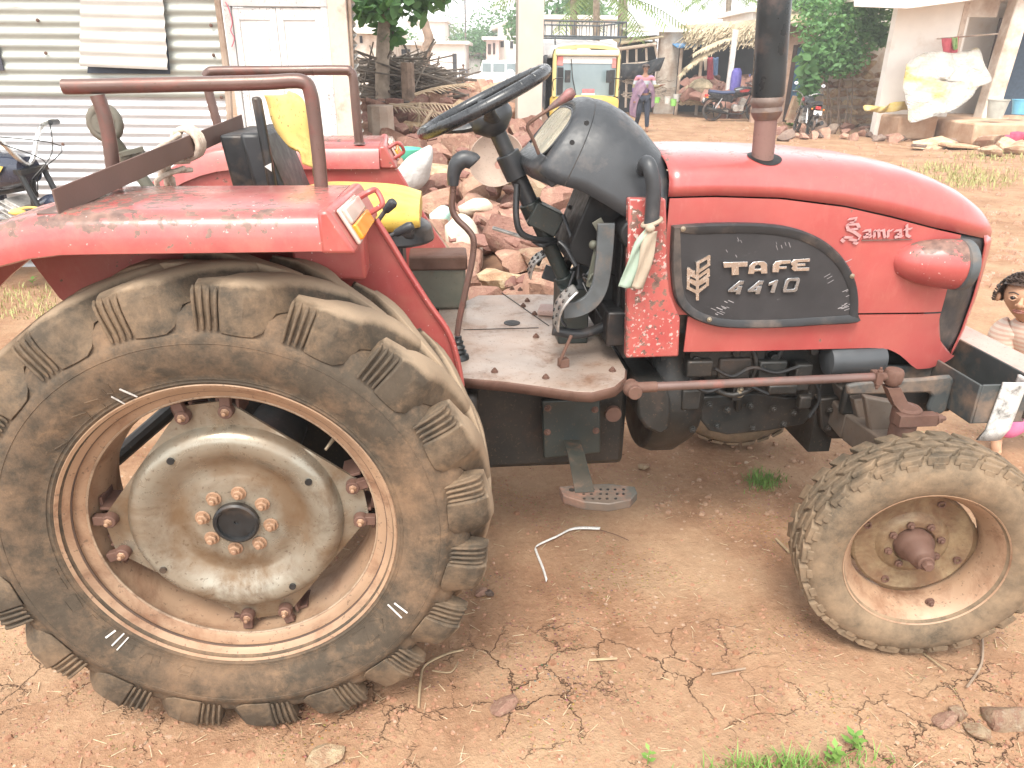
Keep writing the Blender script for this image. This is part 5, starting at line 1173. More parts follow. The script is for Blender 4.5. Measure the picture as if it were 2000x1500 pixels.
# hinged flap over the window hole
a_, b2 = sl(157,10,-.08), sl(322,131,-.08); fl0, fl1, fr0, fr1 = sl(157,-40,-.04).x, sl(157,131,-.1).x, sl(317,-40,-.04).x, sl(326,131,-.1).x; B = MB(); rows = []
nrow = 40
for i in range(nrow+1):
    f = i/nrow; z = a_.z+.22+(b2.z-a_.z-.22)*f; rows.append([V3(((fl0+(fl1-fl0)*f)*(1-k/6)+(fr0+(fr1-fr0)*f)*k/6, -.03-.07*f+.009*sin(2*pi*z/.088)+.006*sin(k*1.7+f*5), z-.02*f*(k/6))) for k in range(7)])
B.loft(rows, closed=False, cap0=False, cap1=False); B.build('window_flap', tin_mat('pale tin flap', (.50,.48,.44), (.38,.27,.22), .2, .15, .55), SH, smooth=60)
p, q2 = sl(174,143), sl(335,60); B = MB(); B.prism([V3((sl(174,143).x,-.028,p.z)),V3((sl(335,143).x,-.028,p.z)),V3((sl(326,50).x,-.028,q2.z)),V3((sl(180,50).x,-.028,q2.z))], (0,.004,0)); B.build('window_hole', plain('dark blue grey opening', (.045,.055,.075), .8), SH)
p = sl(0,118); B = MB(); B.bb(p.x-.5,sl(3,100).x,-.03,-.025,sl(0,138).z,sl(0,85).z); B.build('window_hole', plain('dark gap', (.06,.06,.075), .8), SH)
# corner posts, door frame, door leaves
M['greywood'] = rusty('grey white door frame', (.50,.49,.475), (.35,.28,.23), .06, (.45,.41,.37), .3, .5, 0., .6); M['whitewood'] = rusty('white painted door', (.66,.645,.62), (.55,.45,.38), .06, (.74,.68,.62), .35, .5, 0., .6); M['palewood'] = plain('pale timber post', (.60,.49,.40), .8, .15, 6, dirt=(.30,.22,.17), damt=.35); M['rawpost'] = plain('split bamboo post', (.42,.33,.26), .85, .3, 12, dirt=(.20,.13,.09), damt=.6)
B = MB(); B.tube([V3((sl(428,0).x,-.03,z_t)), V3((sl(436,60).x,-.035,1.95)), V3((sl(447,160).x+.005,-.03,1.55)), V3((sl(452,240).x,-.03,1.2)), V3((sl(458,330).x,-.03,0))], [.030,.026,.03,.027,.03], 8); B.build('post', M['rawpost'], SH)
dx0, dx1 = sl(452,120).x, sl(650,120).x; zt_ = sl(550,14).z
B = MB(); B.bb(dx0,dx0+.055,-.03,.04,0,zt_); B.bb(dx1-.055,dx1,-.03,.04,0,zt_); B.bb(dx0,dx1,-.032,.04,zt_+.001,zt_+.07); DF = B.build('door_frame', M['greywood'], SH, bevel=.004)
mid = (dx0+dx1)/2-.005
for u0, u1 in ((dx0+.058,mid-.002),(mid+.002,dx1-.058)):
    B = MB(); B.bb(u0,u1,.0,.02,0,zt_-.005); B.bb(u0,u0+.05,-.012,-.001,0,zt_-.005); B.bb(u1-.05,u1,-.012,-.001,0,zt_-.005); B.bb(u0+.051,u1-.051,-.011,-.001,zt_-.09,zt_-.005); B.bb(u0+.051,u1-.051,-.011,-.001,.9,.98); B.bb(u0+.075,u1-.075,-.008,-.0015,1.03,zt_-.13); B.build('door_leaf', M['whitewood'], SH, bevel=.003)
B = MB(); B.bb(dx0,sl(700,20).x,-.04,-.034,zt_+.10,z_t); B.build('lintel_board', plain('dark lintel', (.06,.075,.07), .7), SH)
B = MB(); B.bb(dx1+.004,sl(684,100).x,-.05,.05,0,z_t); B.build('post', M['palewood'], SH, bevel=.004)
B = MB(); B.tube([V3((sl(688,10).x,.0,z_t)),V3((sl(690,200).x,.0,1.2)),V3((sl(690,200).x,0,0))], .014, 8); B.build('post', M['rawpost'], SH)
xs_ = sl(692,120).x+.02; B = MB(); rows = []
for i in range(221):
    z = z_t*i/220; rows.append([V3((xs_+.014*sin(2*pi*z/.0712)-.55*k,.02+1.0*k,z)) for k in range(5)])
B.loft(rows, closed=False, cap0=False, cap1=False); B.build('wall_sheet', tin_mat('side sheet', (.62,.64,.62), (.4,.3,.25), .2, .3, .45), SH, smooth=60)
B = MB(); B.bb(x_l,xs_+.3,-.4,4.2,z_t,z_t+.03); B.build('roof', M['greylight'], SH)
B = MB()
for px, py in ((78,40),(415,50),(94,104),(435,190),(420,108),(127,281)): B.lathe([(.014,0),(.012,.006),(.004,.01)], sl(px,py)+V3((0,-.03,0)), (0,-1,0), 10, True, True)
B.each('sheet_nail', M['rust'], SH)
B = MB(); rr_ = smoothpath([sl(*p)+V3((0,-.05,0)) for p in ((445,5),(452,20),(458,45),(455,60),(462,75),(457,92))],4); B.tube(rr_, .004, 6); B.build('string', plain('red string', (.45,.10,.14), .9), SH)

# ---------------- angle iron and rope on the near guard
a_, b2 = at(118,421,.03), at(478,257,.95); d = (b2-a_).normalized(); up = V3((0,0,1)); sdv = d.cross(up).normalized(); up = sdv.cross(d)
hgt = .050; B = MB()
B.loft([[p, p+up*hgt, p+up*hgt-sdv*.004, p+up*.004-sdv*.004, p+up*.004-sdv*.048, p-sdv*.048] for p in (a_, b2)])
AI = tag(B.build('angle_iron', M['maroon'], bevel=.001), 'brown steel angle bar tied across the near mudguard', 'steel bar')
def rope_mat():
    n = NT('frayed rope'); n.set(col=n.ramp(n.noise(60, 4), [(.3,(.42,.32,.24)),(.7,(.70,.60,.50))]), rough=.95); n.bump(n.noise(160, 3), .6, .003); return n.m
M['rope'] = rope_mat(); c = a_.lerp(b2, .655)
B = MB()
for k in range(4): u = d*(.012*k-.02); B.tube([c+u+(-sdv*.022+up*hgt*.5)+ (sdv*cos(t)*.034+up*sin(t)*.038) for t in [2*pi*i/14 for i in range(14)]], .0075, 8, closed=True)
q = random.Random(8)
for k in range(9): s0 = c-sdv*.03+up*(.05-.012*k)+d*q.uniform(-.04,.03); B.tube(smoothpath([s0, s0-d*q.uniform(.05,.12)+up*q.uniform(-.03,.015)-sdv*.02, s0-d*q.uniform(.02,.08)-up*q.uniform(.04,.09)-sdv*.04, s0-up*.06-sdv*.06], 4), .007, 7)
tag(B.build('rope', M['rope'], smooth=60), 'frayed pale rope knotted round the steel angle bar', 'rope')

# ---------------- cloth strip on the grab handle
def cloth_mat(name, c0_, c1_):
    n = NT(name); wv = n.noise(9, 4, .6); n.set(col=n.ramp(wv, [(.3,c0_),(.7,c1_)]), rough=.95, spec=.15); n.bump(n.noise(300, 2), .2, .001); return n.m
M['clothg'] = cloth_mat('faded green cloth', (.22,.30,.235), (.32,.39,.315)); M['clothb'] = cloth_mat('dusty beige cloth', (.30,.24,.18), (.40,.33,.255))
CL = tag(empty('cloth_strip', at(1275,440,.50)), 'faded green and beige cloth strip knotted on the grab handle', 'cloth'); o_ = CL.location.copy()
def ribbon(pl, pr, y, mat, name, wob=.006):
    B = MB(); L1 = smoothpath([at(*p, y) for p in pl], 5); R1 = smoothpath([at(*p, y) for p in pr], 5)
    B.loft([[L1[i].lerp(R1[i], k/5)+V3((0,wob*sin(k*1.5+i*.5),0))-o_ for k in range(6)] for i in range(len(L1))], closed=False, cap0=False, cap1=False); B.build(name, mat, CL, smooth=80, solid=.002)
ribbon([(1262,447),(1240,475),(1222,520),(1208,560)], [(1275,452),(1255,490),(1246,530),(1236,564)], .505, M['clothg'], 'cloth_tail'); ribbon([(1262,450),(1252,480),(1244,525),(1234,562)], [(1285,452),(1278,490),(1268,530),(1256,566)], .498, M['clothb'], 'cloth_tail')
B = MB(); c = at(1273,434,.525)-o_; B.tube([c+V3((.025*cos(t),.025*sin(t),.010*cos(t))) for t in [2*pi*i/16 for i in range(16)]], .006, 8, closed=True); B.ball(at(1270,446,.497)-o_, (.014,.010,.012), 12, 8); B.build('cloth_knot', M['clothb'], CL)

# ---------------- sacks, basket, pan on the heap
def sackmat(name, c, c2):
    n = NT(name); n.set(col=n.mix(n.step(n.noise(3.5, 5, .6), .45, .7), c, c2), rough=.7, spec=.3); n.bump(n.math('ADD', n.noise(14, 4, .6), n.math('MULTIPLY', n.noise(150, 2), .15)), .6, .02); return n.m
def blob(pts2, y, thick, name, mat, label, cat, wr=.015, lobes=7):
    # soft bag: outline traced at its distance, bulging to its own thickness
    P = smoothpath([at(*p, y) for p in pts2]+[at(*pts2[0], y)], 4)[:-1]; c = sum(P, V3())/len(P); B = MB(); rings = []
    for f, t in ((0.02,1.0),(.2,.98),(.4,.93),(.55,.86),(.68,.77),(.8,.62),(.92,.42),(1.,.0),(.92,-.42),(.7,-.75),(.3,-.95),(.02,-1.)):
        rings.append([c+(p-c)*f+V3((wr*.5*mnoise.noise(p*9+V3((0,f*3,0))),-thick*t+1.6*wr*mnoise.noise((c+(p-c)*f)*8+V3((t,0,0))),wr*.8*mnoise.noise(p*7+V3((3,f*2,t))))) for i, p in enumerate(P)])
    B.loft(rings); return tag(B.build(name, mat, smooth=80), label, cat)
blob([(758,352),(775,330),(800,305),(838,285),(846,300),(842,330),(835,355),(810,372),(780,372)], 3.7, .14, 'sack', sackmat('white sack', (.50,.49,.47), (.38,.35,.31)), 'white woven plastic sack with pleated neck lying on the stones', 'sack', .02, 9)
blob([(838,418),(862,402),(880,410),(874,445),(856,462),(842,450)], 3.0, .08, 'plastic_bag', sackmat('white green bag', (.72,.76,.72), (.35,.58,.48)), 'white plastic bag with green print behind the seat', 'bag')
blob([(868,440),(900,415),(930,440),(944,500),(935,535),(910,560),(890,540),(872,500)], 2.8, .12, 'sack', sackmat('cream sack', (.66,.58,.46), (.50,.40,.30)), 'cream cement sack on the heap beside the gear lever', 'sack')
blob([(893,402),(925,388),(955,392),(962,412),(930,420),(898,416)], 3.3, .08, 'sack', sackmat('pale sack', (.70,.62,.48), (.56,.44,.32)), 'small pale yellow sack folded between stones', 'sack')
gp = at(790,298,4.6); B = MB(); B.lathe([(.10,-.06),(.135,.0),(.14,.03),(.132,.034),(.125,.0),(.09,-.05)], gp, (0,0,1), 28, True); tag(B.build('basin', plain('green plastic basin', (.10,.48,.33), .4, .1)), 'green plastic basin beside the white sack', 'basin')
pp = at(966,305,3.4); B = MB(); ax1 = V3((-.25,-.85,.45)).normalized(); B.lathe([(.03,.10),(.10,.085),(.155,.045),(.18,.0),(.185,.0),(.158,.05),(.10,.094),(.03,.11)], pp+ax1*-.05, ax1*-1, 32); tag(B.build('pan', rusty('cement crusted pan', (.26,.19,.15), (.17,.10,.065), .3, (.5,.4,.32), .4, .8, 0.), smooth=50), 'round cement crusted mortar pan leaning on the stones', 'pan')

# ---------------- motorcycles
M['chromepart'] = plain('dulled chrome', (.55,.55,.54), .25, .15, 20, metal=.9, dirt=(.3,.2,.15), damt=.2); M['biketyre'] = plain('motorcycle tyre', (.05,.046,.042), .8, .2, 20, dirt=(.26,.15,.1), damt=.5); M['alloy'] = plain('engine alloy', (.48,.46,.43), .45, .25, 30, metal=.5, dirt=(.12,.09,.07), damt=.4); M['redlens'] = plain('red lens', (.55,.03,.03), .2)
M['mirrorglass'] = plain('mirror glass', (.85,.86,.88), .05, .02, 4, metal=.9)
def motorcycle(loc, rz, label, paint, stripe, seatmat, scale=1., headlamp=True, mirrors=True, plate=True, lean=.10, bare=False):
    # local: +x forward, wheels on y=0, wheelbase 1.27
    r_ = empty('motorcycle', loc, 0, None, Euler((lean,0,rz))); r_.scale = (scale,)*3; tag(r_, label, 'motorcycle', 'motorcycles parked in the yard and street')
    def wheel(x):
        W = empty('wheel', (x,0,.305), 0, r_); B = MB(); B.tube([(.27*cos(t),0,.27*sin(t)) for t in [2*pi*k/40 for k in range(40)]], .038, 10, closed=True); B.build('tyre', M['biketyre'], W)
        B = MB(); B.lathe([(.232,-.022),(.228,-.024),(.222,0),(.228,.024),(.232,.022),(.226,0)], (0,0,0), (0,1,0), 40)
        for k in range(5):
            t = 2*pi*k/5; B.bar((.03*cos(t),0,.03*sin(t)), (.228*cos(t),0,.228*sin(t)), .03, .014, up=(0,1,0))
        B.lathe([(.06,-.05),(.06,.05)], (0,0,0), (0,1,0), 20, True, True); B.build('rim', M['blackmetal'], W)
    wheel(-.62); wheel(.65)
    B = MB()
    for s_ in (-1,1): B.tube([(.65,s_*.085,.305),(.55,s_*.085,.60),(.455,s_*.085,.88)], .019, 10); B.tube([(.65,s_*.085,.305),(.60,s_*.085,.46)], .026, 10)
    B.bb(.42,.50,-.10,.10,.85,.88); B.build('fork', M['chromepart'] if not bare else M['blackmetal'], r_)
    B = MB(); B.tube(smoothpath([(.48,0,.62),(.62,0,.665),(.80,0,.62),(.90,0,.52)],5), .05, 10, flat=1.1); B.build('mudguard', paint, r_)
    B = MB(); B.tube(smoothpath([(-.38,0,.60),(-.62,0,.66),(-.82,0,.63),(-.95,0,.50)],5), .055, 10); B.build('mudguard', M['black'], r_)
    B = MB(); B.tube([(.44,0,.80),(.30,0,.42),(.0,0,.30),(-.25,0,.36),(-.30,0,.62),(.35,0,.74)], .022, 8); B.tube([(-.62,.09,.305),(-.22,.09,.36)], .02, 8); B.tube([(-.62,-.09,.305),(-.22,-.09,.36)], .02, 8); B.tube([(-.28,.10,.66),(-.75,.10,.76)], .014, 8); B.tube([(-.28,-.10,.66),(-.75,-.10,.76)], .014, 8)
    B.tube([(-.02,.10,.28),(-.06,.30,.02)], .010, 8); B.build('frame', M['blackmetal'], r_)
    B = MB()
    for s_ in (-1,1): B.tube([(-.60,s_*.12,.33),(-.42,s_*.12,.66)], .016, 8); B.lathe([(.028,.06+.03*k) if k % 2 else (.022,.06+.03*k) for k in range(8)], (-.60,s_*.12,.33), (.18,0,.33), 12)
    B.build('shock_absorber', M['chromepart'], r_)
    B = MB(); rings = []
    for i in range(11):
        f = i/10; x = -.06+.50*f; w_ = (.075+.055*sin(pi*min(1,f*.8+.15))); h_ = .09+.055*sin(pi*min(1,f*.75+.2)); z = .80+.05*f
        rings.append([V3((x, w_*math.copysign(abs(cos(t))**.7,cos(t)), z+h_*math.copysign(abs(sin(t))**.8,sin(t))*(1 if sin(t) > 0 else .75))) for t in [2*pi*k/20 for k in range(20)]])
    B.loft(rings); tk = B.build('fuel_tank', paint, r_, smooth=60)
    for s_ in (-1,1):
        B = MB(); B.prism([(.08,s_*.134,.82),(.30,s_*.130,.84),(.36,s_*.112,.90),(.22,s_*.124,.915),(.05,s_*.124,.87)], (0,s_*.004,0)); B.build('tank_stripe', stripe, tk)
    B = MB(); B.lathe([(.03,0),(.03,.012),(.02,.02)], (.16,0,.965), (0,0,1), 16, False, True); B.build('filler_cap', M['chromepart'], tk)
    B = MB(); rings = []
    for i in range(9):
        f = i/8; x = -.80+.78*f; w_ = .115-.02*f; z = .80+.03*abs(2*f-1)-.02*f
        rings.append([V3((x,w_*cos(t),z+.05*sin(t))) for t in [2*pi*k/14 for k in range(14)]])
    B.loft(rings); B.build('saddle', seatmat, r_, smooth=60)
    B = MB()
    for s_ in (-1,1): B.prism([(-.42,s_*.11,.58),(-.12,s_*.12,.55),(-.08,s_*.11,.72),(-.40,s_*.10,.76),(-.80,s_*.09,.80),(-.80,s_*.09,.74)], (0,s_*.02,0))
    B.each('side_cover', paint, r_, bevel=.008)
    B = MB(); B.bb(-.05,.25,-.11,.11,.30,.46); B.lathe([(.09,-.13),(.09,.13)], (.02,0,.38), (0,1,0), 24, True, True); B.box((.22,0,.55),(.14,.15,.20),Euler((0,.35,0)))
    for k in range(5): B.box((.19+.012*k,0,.48+.035*k),(.18,.19,.010),Euler((0,.35,0)))
    B.build('engine', M['alloy'], r_, bevel=.008)
    B = MB(); B.tube(smoothpath([(.28,-.06,.52),(.34,-.10,.38),(.20,-.13,.24),(-.20,-.15,.24)],5), .020, 10); B.tube([(-.20,-.15,.24),(-.35,-.16,.27),(-.85,-.18,.38)], [.028,.048,.052], 14); B.build('exhaust', M['blackmetal'] , r_)
    B = MB(); zz_ = .10 if bare else 0.
    hb = [(.36,.36,1.02),(.40,.30,1.03),(.46,.16,1.0),(.47,.06,.91),(.47,0,.90),(.47,-.06,.91),(.46,-.16,1.0),(.40,-.30,1.03),(.36,-.36,1.02)]; hb = [(x_-.02*bool(zz_),y_,z_+zz_*min(1,abs(y_)/.14)) for x_,y_,z_ in hb]; B.tube(smoothpath(hb,4), .016 if bare else .011, 8); HB = B.build('handlebar', M['chromepart'], r_)
    B = MB()
    for s_ in (-1,1): B.tube([(.41,s_*.27,1.028+zz_),(.33,s_*.385,1.015+zz_)], .019, 10)
    B.each('grip', M['black'], HB)
    if not bare:
        B = MB()
        for s_ in (-1,1): B.tube([(.46,s_*.30,1.045),(.49,s_*.24,1.05),(.47,s_*.40,1.03)], .006, 6)
        B.each('brake_lever', M['chromepart'], HB)
    else:
        B = MB()
        for k in range(3): B.tube(smoothpath([(.41,(.27 if k % 2 else -.27),1.03+zz_),(.55,.2-.08*k,.99-.03*k),(.52,.02*k-.05,.82),(.44,0,.68)],5), .004, 6)
        B.build('cable', M['blackmetal'], HB)
    if mirrors:
        for s_ in (-1,1):
            B = MB(); B.tube([(.43,s_*.22,1.03),(.44,s_*.28,1.14),(.43,s_*.33,1.2)], .006, 6); B.ball((.43,s_*.35,1.23), (.02,.06,.042), 14, 8); mo = B.build('mirror', M['black'], HB); B = MB(); B.lathe([(.001,.018),(.05,.018)], (.43,s_*.35,1.23), (-1,0,0), 20); B.v = [V3((p.x,p.y,1.23+(p.z-1.23)*.75)) for p in B.v]; B.build('mirror_glass', M['mirrorglass'], mo)
    if headlamp:
        B = MB(); B.lathe([(.02,-.10),(.07,-.05),(.085,.02),(.08,.04)], (.54,0,.86), (1,0,0), 24, True); hl = B.build('headlamp', M['black'], r_); B = MB(); B.lathe([(.078,.038),(.05,.05),(.01,.054)], (.54,0,.86), (1,0,0), 24, False, True); B.build('lamp_glass', M['lenswhite'], hl)
    B = MB(); B.bb(-.90,-.82,-.06,.06,.68,.75); B.build('tail_lamp', M['redlens'], r_, bevel=.015)
    if plate: B = MB(); B.box((-.93,0,.60),(.006,.20,.10),Euler((0,.25,0))); B.build('number_plate', M['chalk'], r_)
    B = MB()
    for s_ in (-1,1):
        B.ball((-.86,s_*.14,.68), (.035,.022,.022), 12, 8)
    B.each('indicator', M['amber'], r_)
    return r_
bluep = plain('navy motorcycle paint', (.022,.028,.05), .22, .15, 8, coat=.4); yel = plain('yellow stripe', (.72,.52,.12), .5, .2, 12); redp = plain('red motorcycle paint', (.30,.04,.04), .25, .2, 8, coat=.4); blackp = plain('black motorcycle paint', (.02,.02,.022), .25, .1, 8); bluese = plain('blue black saddle', (.035,.05,.11), .5, .2, 10)
pb = far(84,345,5.55); motorcycle((pb.x-.50*cos(.5),pb.y+.50*sin(.5),0), -.5, 'stripped navy motorcycle with yellow tank stripe leaning beside the tin shed', bluep, yel, M['black'], 1.08, False, False, False, .08, True)
B = MB(); p = at(22,432,1.9); 

# ---------------- trees at the end of the shed, posts, brushwood
def bark(name, c): return plain(name, c, .9, .3, 9, bump=.7, bscale=22, dirt=tuple(x*.5 for x in c), damt=.4)
M['bark'] = bark('pale bark', (.36,.29,.23)); M['bark_dark'] = bark('brown bark', (.28,.20,.15))
def leafmat(name, a, b_):
    n = NT(name); n.set(col=n.ramp(n.noise(3.5, 4, .6), [(.3,a),(.7,b_)]), rough=.5, spec=.4)
    tr = n.t.nodes.new('ShaderNodeBsdfTranslucent'); ad = n.t.nodes.new('ShaderNodeMixShader'); ad.inputs[0].default_value = .3; n.L((b_[0]*1.5,b_[1]*1.5,b_[2]), tr.inputs[0]); n.t.links.new(n.b.outputs[0], ad.inputs[1]); n.t.links.new(tr.outputs[0], ad.inputs[2]); n.t.links.new(ad.outputs[0], n.out.inputs[0]); return n.m
M['leaf'] = leafmat('broad leaf', (.05,.13,.045), (.12,.24,.09)); M['leaf_dark'] = leafmat('dark leaf', (.075,.20,.07), (.19,.36,.14)); M['leaf_far'] = leafmat('far leaf', (.05,.13,.055), (.13,.24,.11)); M['frond'] = leafmat('palm frond', (.07,.14,.04), (.20,.27,.10))
def leafcloud(B, q, centers, n_, ls, wratio=.5, droop=.3):
    for i in range(n_):
        c, r_ = q.choice(centers); d = V3((q.gauss(0,1),q.gauss(0,1),q.gauss(0,1))).normalized()*q.random()**.45; p = V3(c)+V3((d.x*r_[0],d.y*r_[1],d.z*r_[2]))
        L = ls*q.uniform(.6,1.25); u = V3((q.gauss(0,1),q.gauss(0,1),q.gauss(0,.6)-droop)).normalized(); s_ = u.cross(V3((q.gauss(0,1),q.gauss(0,1),q.gauss(0,1)))).normalized()*L*wratio*.5
        m_ = len(B.v); B.v += [p, p+u*L*.35+s_, p+u*L*.75+s_*.7, p+u*L, p+u*L*.75-s_*.7, p+u*L*.35-s_]; B.f += [(m_,m_+1,m_+2,m_+3),(m_,m_+3,m_+4,m_+5)]
def tree(base, trunk, r_, centers, n_, ls, label, lm, tm, name='tree', limbs=(), group=None, seed=1, wratio=.5):
    t = empty(name, base); tag(t, label, 'tree', group); b0 = V3(base); B = MB(); P = smoothpath([V3(p)-b0 for p in trunk],5); n2 = len(P); B.tube(P, [r_*(1-.45*i/n2)*(1+.06*mnoise.noise(P[i]*3)) for i in range(n2)], 10)
    for l in limbs: L = smoothpath([V3(p)-b0 for p in l],4); B.tube(L, [r_*.5*(1-.7*i/len(L)) for i in range(len(L))], 7)
    B.build('trunk', tm, t, smooth=60)
    if n_: q = random.Random(seed); B = MB(); leafcloud(B, q, [(V3(c)-b0, r2) for c, r2 in centers], n_, ls, wratio); B.build('crown', lm, t, smooth=0)
    return t
tb = far(748,190,11.5); tb0 = V3((tb.x,tb.y,0)); tp0 = far(754,-10,11.5)
tree(tb0, [tb0, tb, far(748,90,11.5), tp0, tp0+V3((.05,.1,.9))], .125, [(far(735,15,11.3),(.35,.5,.18)),(far(800,8,11.3),(.45,.5,.16)),(far(850,-18,11.3),(.4,.5,.16)),(far(705,-5,11.3),(.35,.5,.3)),(far(760,-60,11.5),(1.0,1.0,.45)),(far(758,60,11.6),(.10,.2,.20)),(far(840,-70,11.4),(.8,.8,.4))], 520, .22, 'slim tree with large hanging leaves behind the stone wall', M['leaf'], M['bark'], limbs=[[tp0,far(800,-20,11.3),far(850,-40,11.2)],[tp0,far(720,-15,11.4)]], wratio=.62)
dt = far(829,125,16); tree(V3((dt.x,dt.y,0)), [V3((dt.x,dt.y,0)), dt, far(838,80,16), far(832,55,16), far(829,38,16)], .13, [], 0, 0, 'bare dead trunk with a broken top beyond the brushwood', None, M['bark_dark'], 'dead_tree', limbs=[[far(838,82,16), far(846,74,16)]])
def post(px, py0, py1, D, r_, mat, label, square=False):
    a = far(px, py0, D); B = MB()
    if square: B.bb(a.x-r_,a.x+r_,a.y-r_,a.y+r_,0,a.z)
    else: b0 = V3((a.x-.03,a.y,0)); B.tube([b0, b0.lerp(a,.6)+V3((.015,0,0)), a], [r_*1.1,r_,r_*.95], 10)
    return tag(B.build('post', mat, bevel=.01), label, 'post')
post(795,122,185,11.0,.10,M['bark_dark'],'short brown wooden fence post in front of the brushwood'); post(742,205,265,7.3,.13,M['rawpost'],'thick pale log standing against the dry stone wall')
post(1036,-40,250,8.6,.135,plain('concrete pole', (.50,.44,.38), .85, .08, 5, bump=.2, bscale=60),'tall pale concrete pole rising behind the steering wheel', True)
B = MB(); q = random.Random(12)
for i in range(330):
    px, py = q.uniform(700,858), q.uniform(122,196); 
    if py < 122+max(0,(px-800))*.55*0+ (0 if px < 830 else (px-830)*1.2): continue
    D = q.uniform(11.4,13.6); p = far(px,py,D); a = q.uniform(-.55,.55) if q.random() < .6 else q.uniform(-1.5,1.5); L = q.uniform(.3,1.5); d = V3((cos(a),q.uniform(-.4,.4),sin(a)*.7))*L; B.tube([p-d*.5, p+V3((0,0,q.uniform(-.06,.06))), p+d*.5], q.uniform(.005,.020), 5)
tag(B.build('brushwood', plain('grey dry branches', (.17,.14,.115), .9, .5, 6)), 'tangled heap of dry grey branches behind the stone wall', 'brushwood', kind='stuff')
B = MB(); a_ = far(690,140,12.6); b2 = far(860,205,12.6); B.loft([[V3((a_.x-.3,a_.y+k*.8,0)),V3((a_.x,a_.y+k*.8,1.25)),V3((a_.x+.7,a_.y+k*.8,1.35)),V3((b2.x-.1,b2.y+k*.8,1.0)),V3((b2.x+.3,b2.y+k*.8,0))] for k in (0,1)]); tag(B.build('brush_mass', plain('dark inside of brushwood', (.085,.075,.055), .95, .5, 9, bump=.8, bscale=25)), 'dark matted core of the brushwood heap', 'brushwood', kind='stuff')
def palmleaf(B, p0, dirv, L, droop, q, nl=22, lw=.035, ll=.4):
    d = V3(dirv).normalized(); P = [p0+d*L*t+V3((0,0,-droop*L*t*t)) for t in [i/10 for i in range(11)]]; B.tube(P, [.018*(1-.8*i/10)+.003 for i in range(11)], 5)
    for i in range(nl):
        t = .12+.86*i/nl; c = p0+d*L*t+V3((0,0,-droop*L*t*t)); tg = (d+V3((0,0,-2*droop*t))).normalized(); sd_ = tg.cross(V3((0,0,1))).normalized()
        for s_ in (-1,1):
            u = (sd_*s_+tg*.7+V3((0,0,-.45*q.uniform(.4,1.3)))).normalized(); l_ = ll*L/2*(1-.6*abs(t-.45))*q.uniform(.8,1.1); w_ = tg*lw*.5; m_ = len(B.v); B.v += [c-w_, c+w_, c+u*l_*.6+w_*.8, c+u*l_, c+u*l_*.6-w_*.8]; B.f += [(m_,m_+1,m_+2,m_+3,m_+4)]
B = MB(); q = random.Random(3)
for p0, d, L in ((at(735,212,7.2),(1,-.3,.2),1.0),(at(760,205,7.0),(1,-.2,-.05),.9),(at(820,200,7.0),(-.1,-.3,-1),.75),(at(845,215,6.6),(-.6,-.3,-.8),.9),(at(810,185,7.2),(.9,0,.3),.7)): palmleaf(B, p0, d, L, .15, q, 20, .02, .5)
tag(B.build('dry_fronds', plain('dry palm leaf', (.46,.35,.24), .85, .25, 10)), 'dry palm fronds draped over the stone wall', 'palm fronds', kind='stuff')
# yellow rope end and black saddle pad at the left edge
B = MB(); P = smoothpath([far(*p,4.3) for p in ((18,416),(38,408),(60,405),(85,409),(110,418))],4); B.tube(P, .007, 7); B.ball(far(35,414,4.3), (.045,.03,.022), 12, 8); tag(B.build('rope', plain('yellow cord', (.72,.50,.14), .85, .2, 30)), 'yellow cord knotted on the motorcycle at the left edge', 'cord')
# ================================================================ STREET BEYOND
def root_at(name, p, rz, label, cat, group=None, kind=None): return tag(empty(name, (p[0],p[1],0), rz), label, cat, group, kind)
def loc(r_, px, py, D):         # photo pixel at a depth -> the local frame of a root
    return (Matrix.Translation(r_.location) @ r_.rotation_euler.to_matrix().to_4x4()).inverted() @ far(px, py, D)
M['ylw'] = plain('yellow auto paint', (.58,.39,.08), .35, .12, 6, coat=.2, dirt=(.45,.30,.15), damt=.3); M['canvas'] = plain('dark canvas', (.030,.033,.04), .8, .3, 6, dirt=(.12,.11,.1), damt=.3); M['canvasgrey'] = plain('sun bleached rexine', (.34,.33,.32), .6, .12, 5, dirt=(.5,.47,.44), damt=.4)
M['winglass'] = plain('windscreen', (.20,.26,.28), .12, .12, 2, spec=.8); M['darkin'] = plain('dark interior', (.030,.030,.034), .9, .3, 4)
# ---- auto rickshaw: local -y faces the viewer
ar = far(1146,140,16.8); AR = root_at('auto_rickshaw', ar, .14, 'yellow auto rickshaw with black canopy and roof rack', 'auto rickshaw'); AR.scale = (.88,.9,1.)
hwid = .83; B = MB()
def arch(y, w_, zb_, zs_, zt_2, n=10): # front cross-section with rounded top
    return [V3((-w_,y,zb_)),V3((-w_,y,zs_))]+[V3((-w_*cos(pi*k/n)*(1 if 0<k<n else 1),y,zs_+(zt_2-zs_)*max(0,sin(pi*k/n))**.55)) for k in range(1,n)]+[V3((w_,y,zs_)),V3((w_,y,zb_))]
B = MB(); B.loft([arch(-.20,.60,.42,.95,1.02),arch(-.16,.80,.40,.98,1.06),arch(.0,.82,.40,.98,1.08),arch(.3,.82,.40,1.0,1.1)]); fr = B.build('front_panel', M['ylw'], AR, bevel=.03, smooth=50)
def frameband(y0, y1, w_, zb_, zs_, zt_2, th):
    o1 = arch(y0, w_, zb_, zs_, zt_2); i1 = arch(y0, w_-th, zb_, zs_-th*.4, zt_2-th); o2 = [p+V3((0,y1-y0,0)) for p in o1]; i2 = [p+V3((0,y1-y0,0)) for p in i1]; return MB().loft([o1,o2,i2,i1,o1], closed=False, cap0=False, cap1=False)
frameband(-.02,.10,.83,1.05,1.86,2.05,.06).build('windscreen_frame', plain('pale yellow frame', (.62,.50,.20), .4, .1, 5), AR, smooth=50)
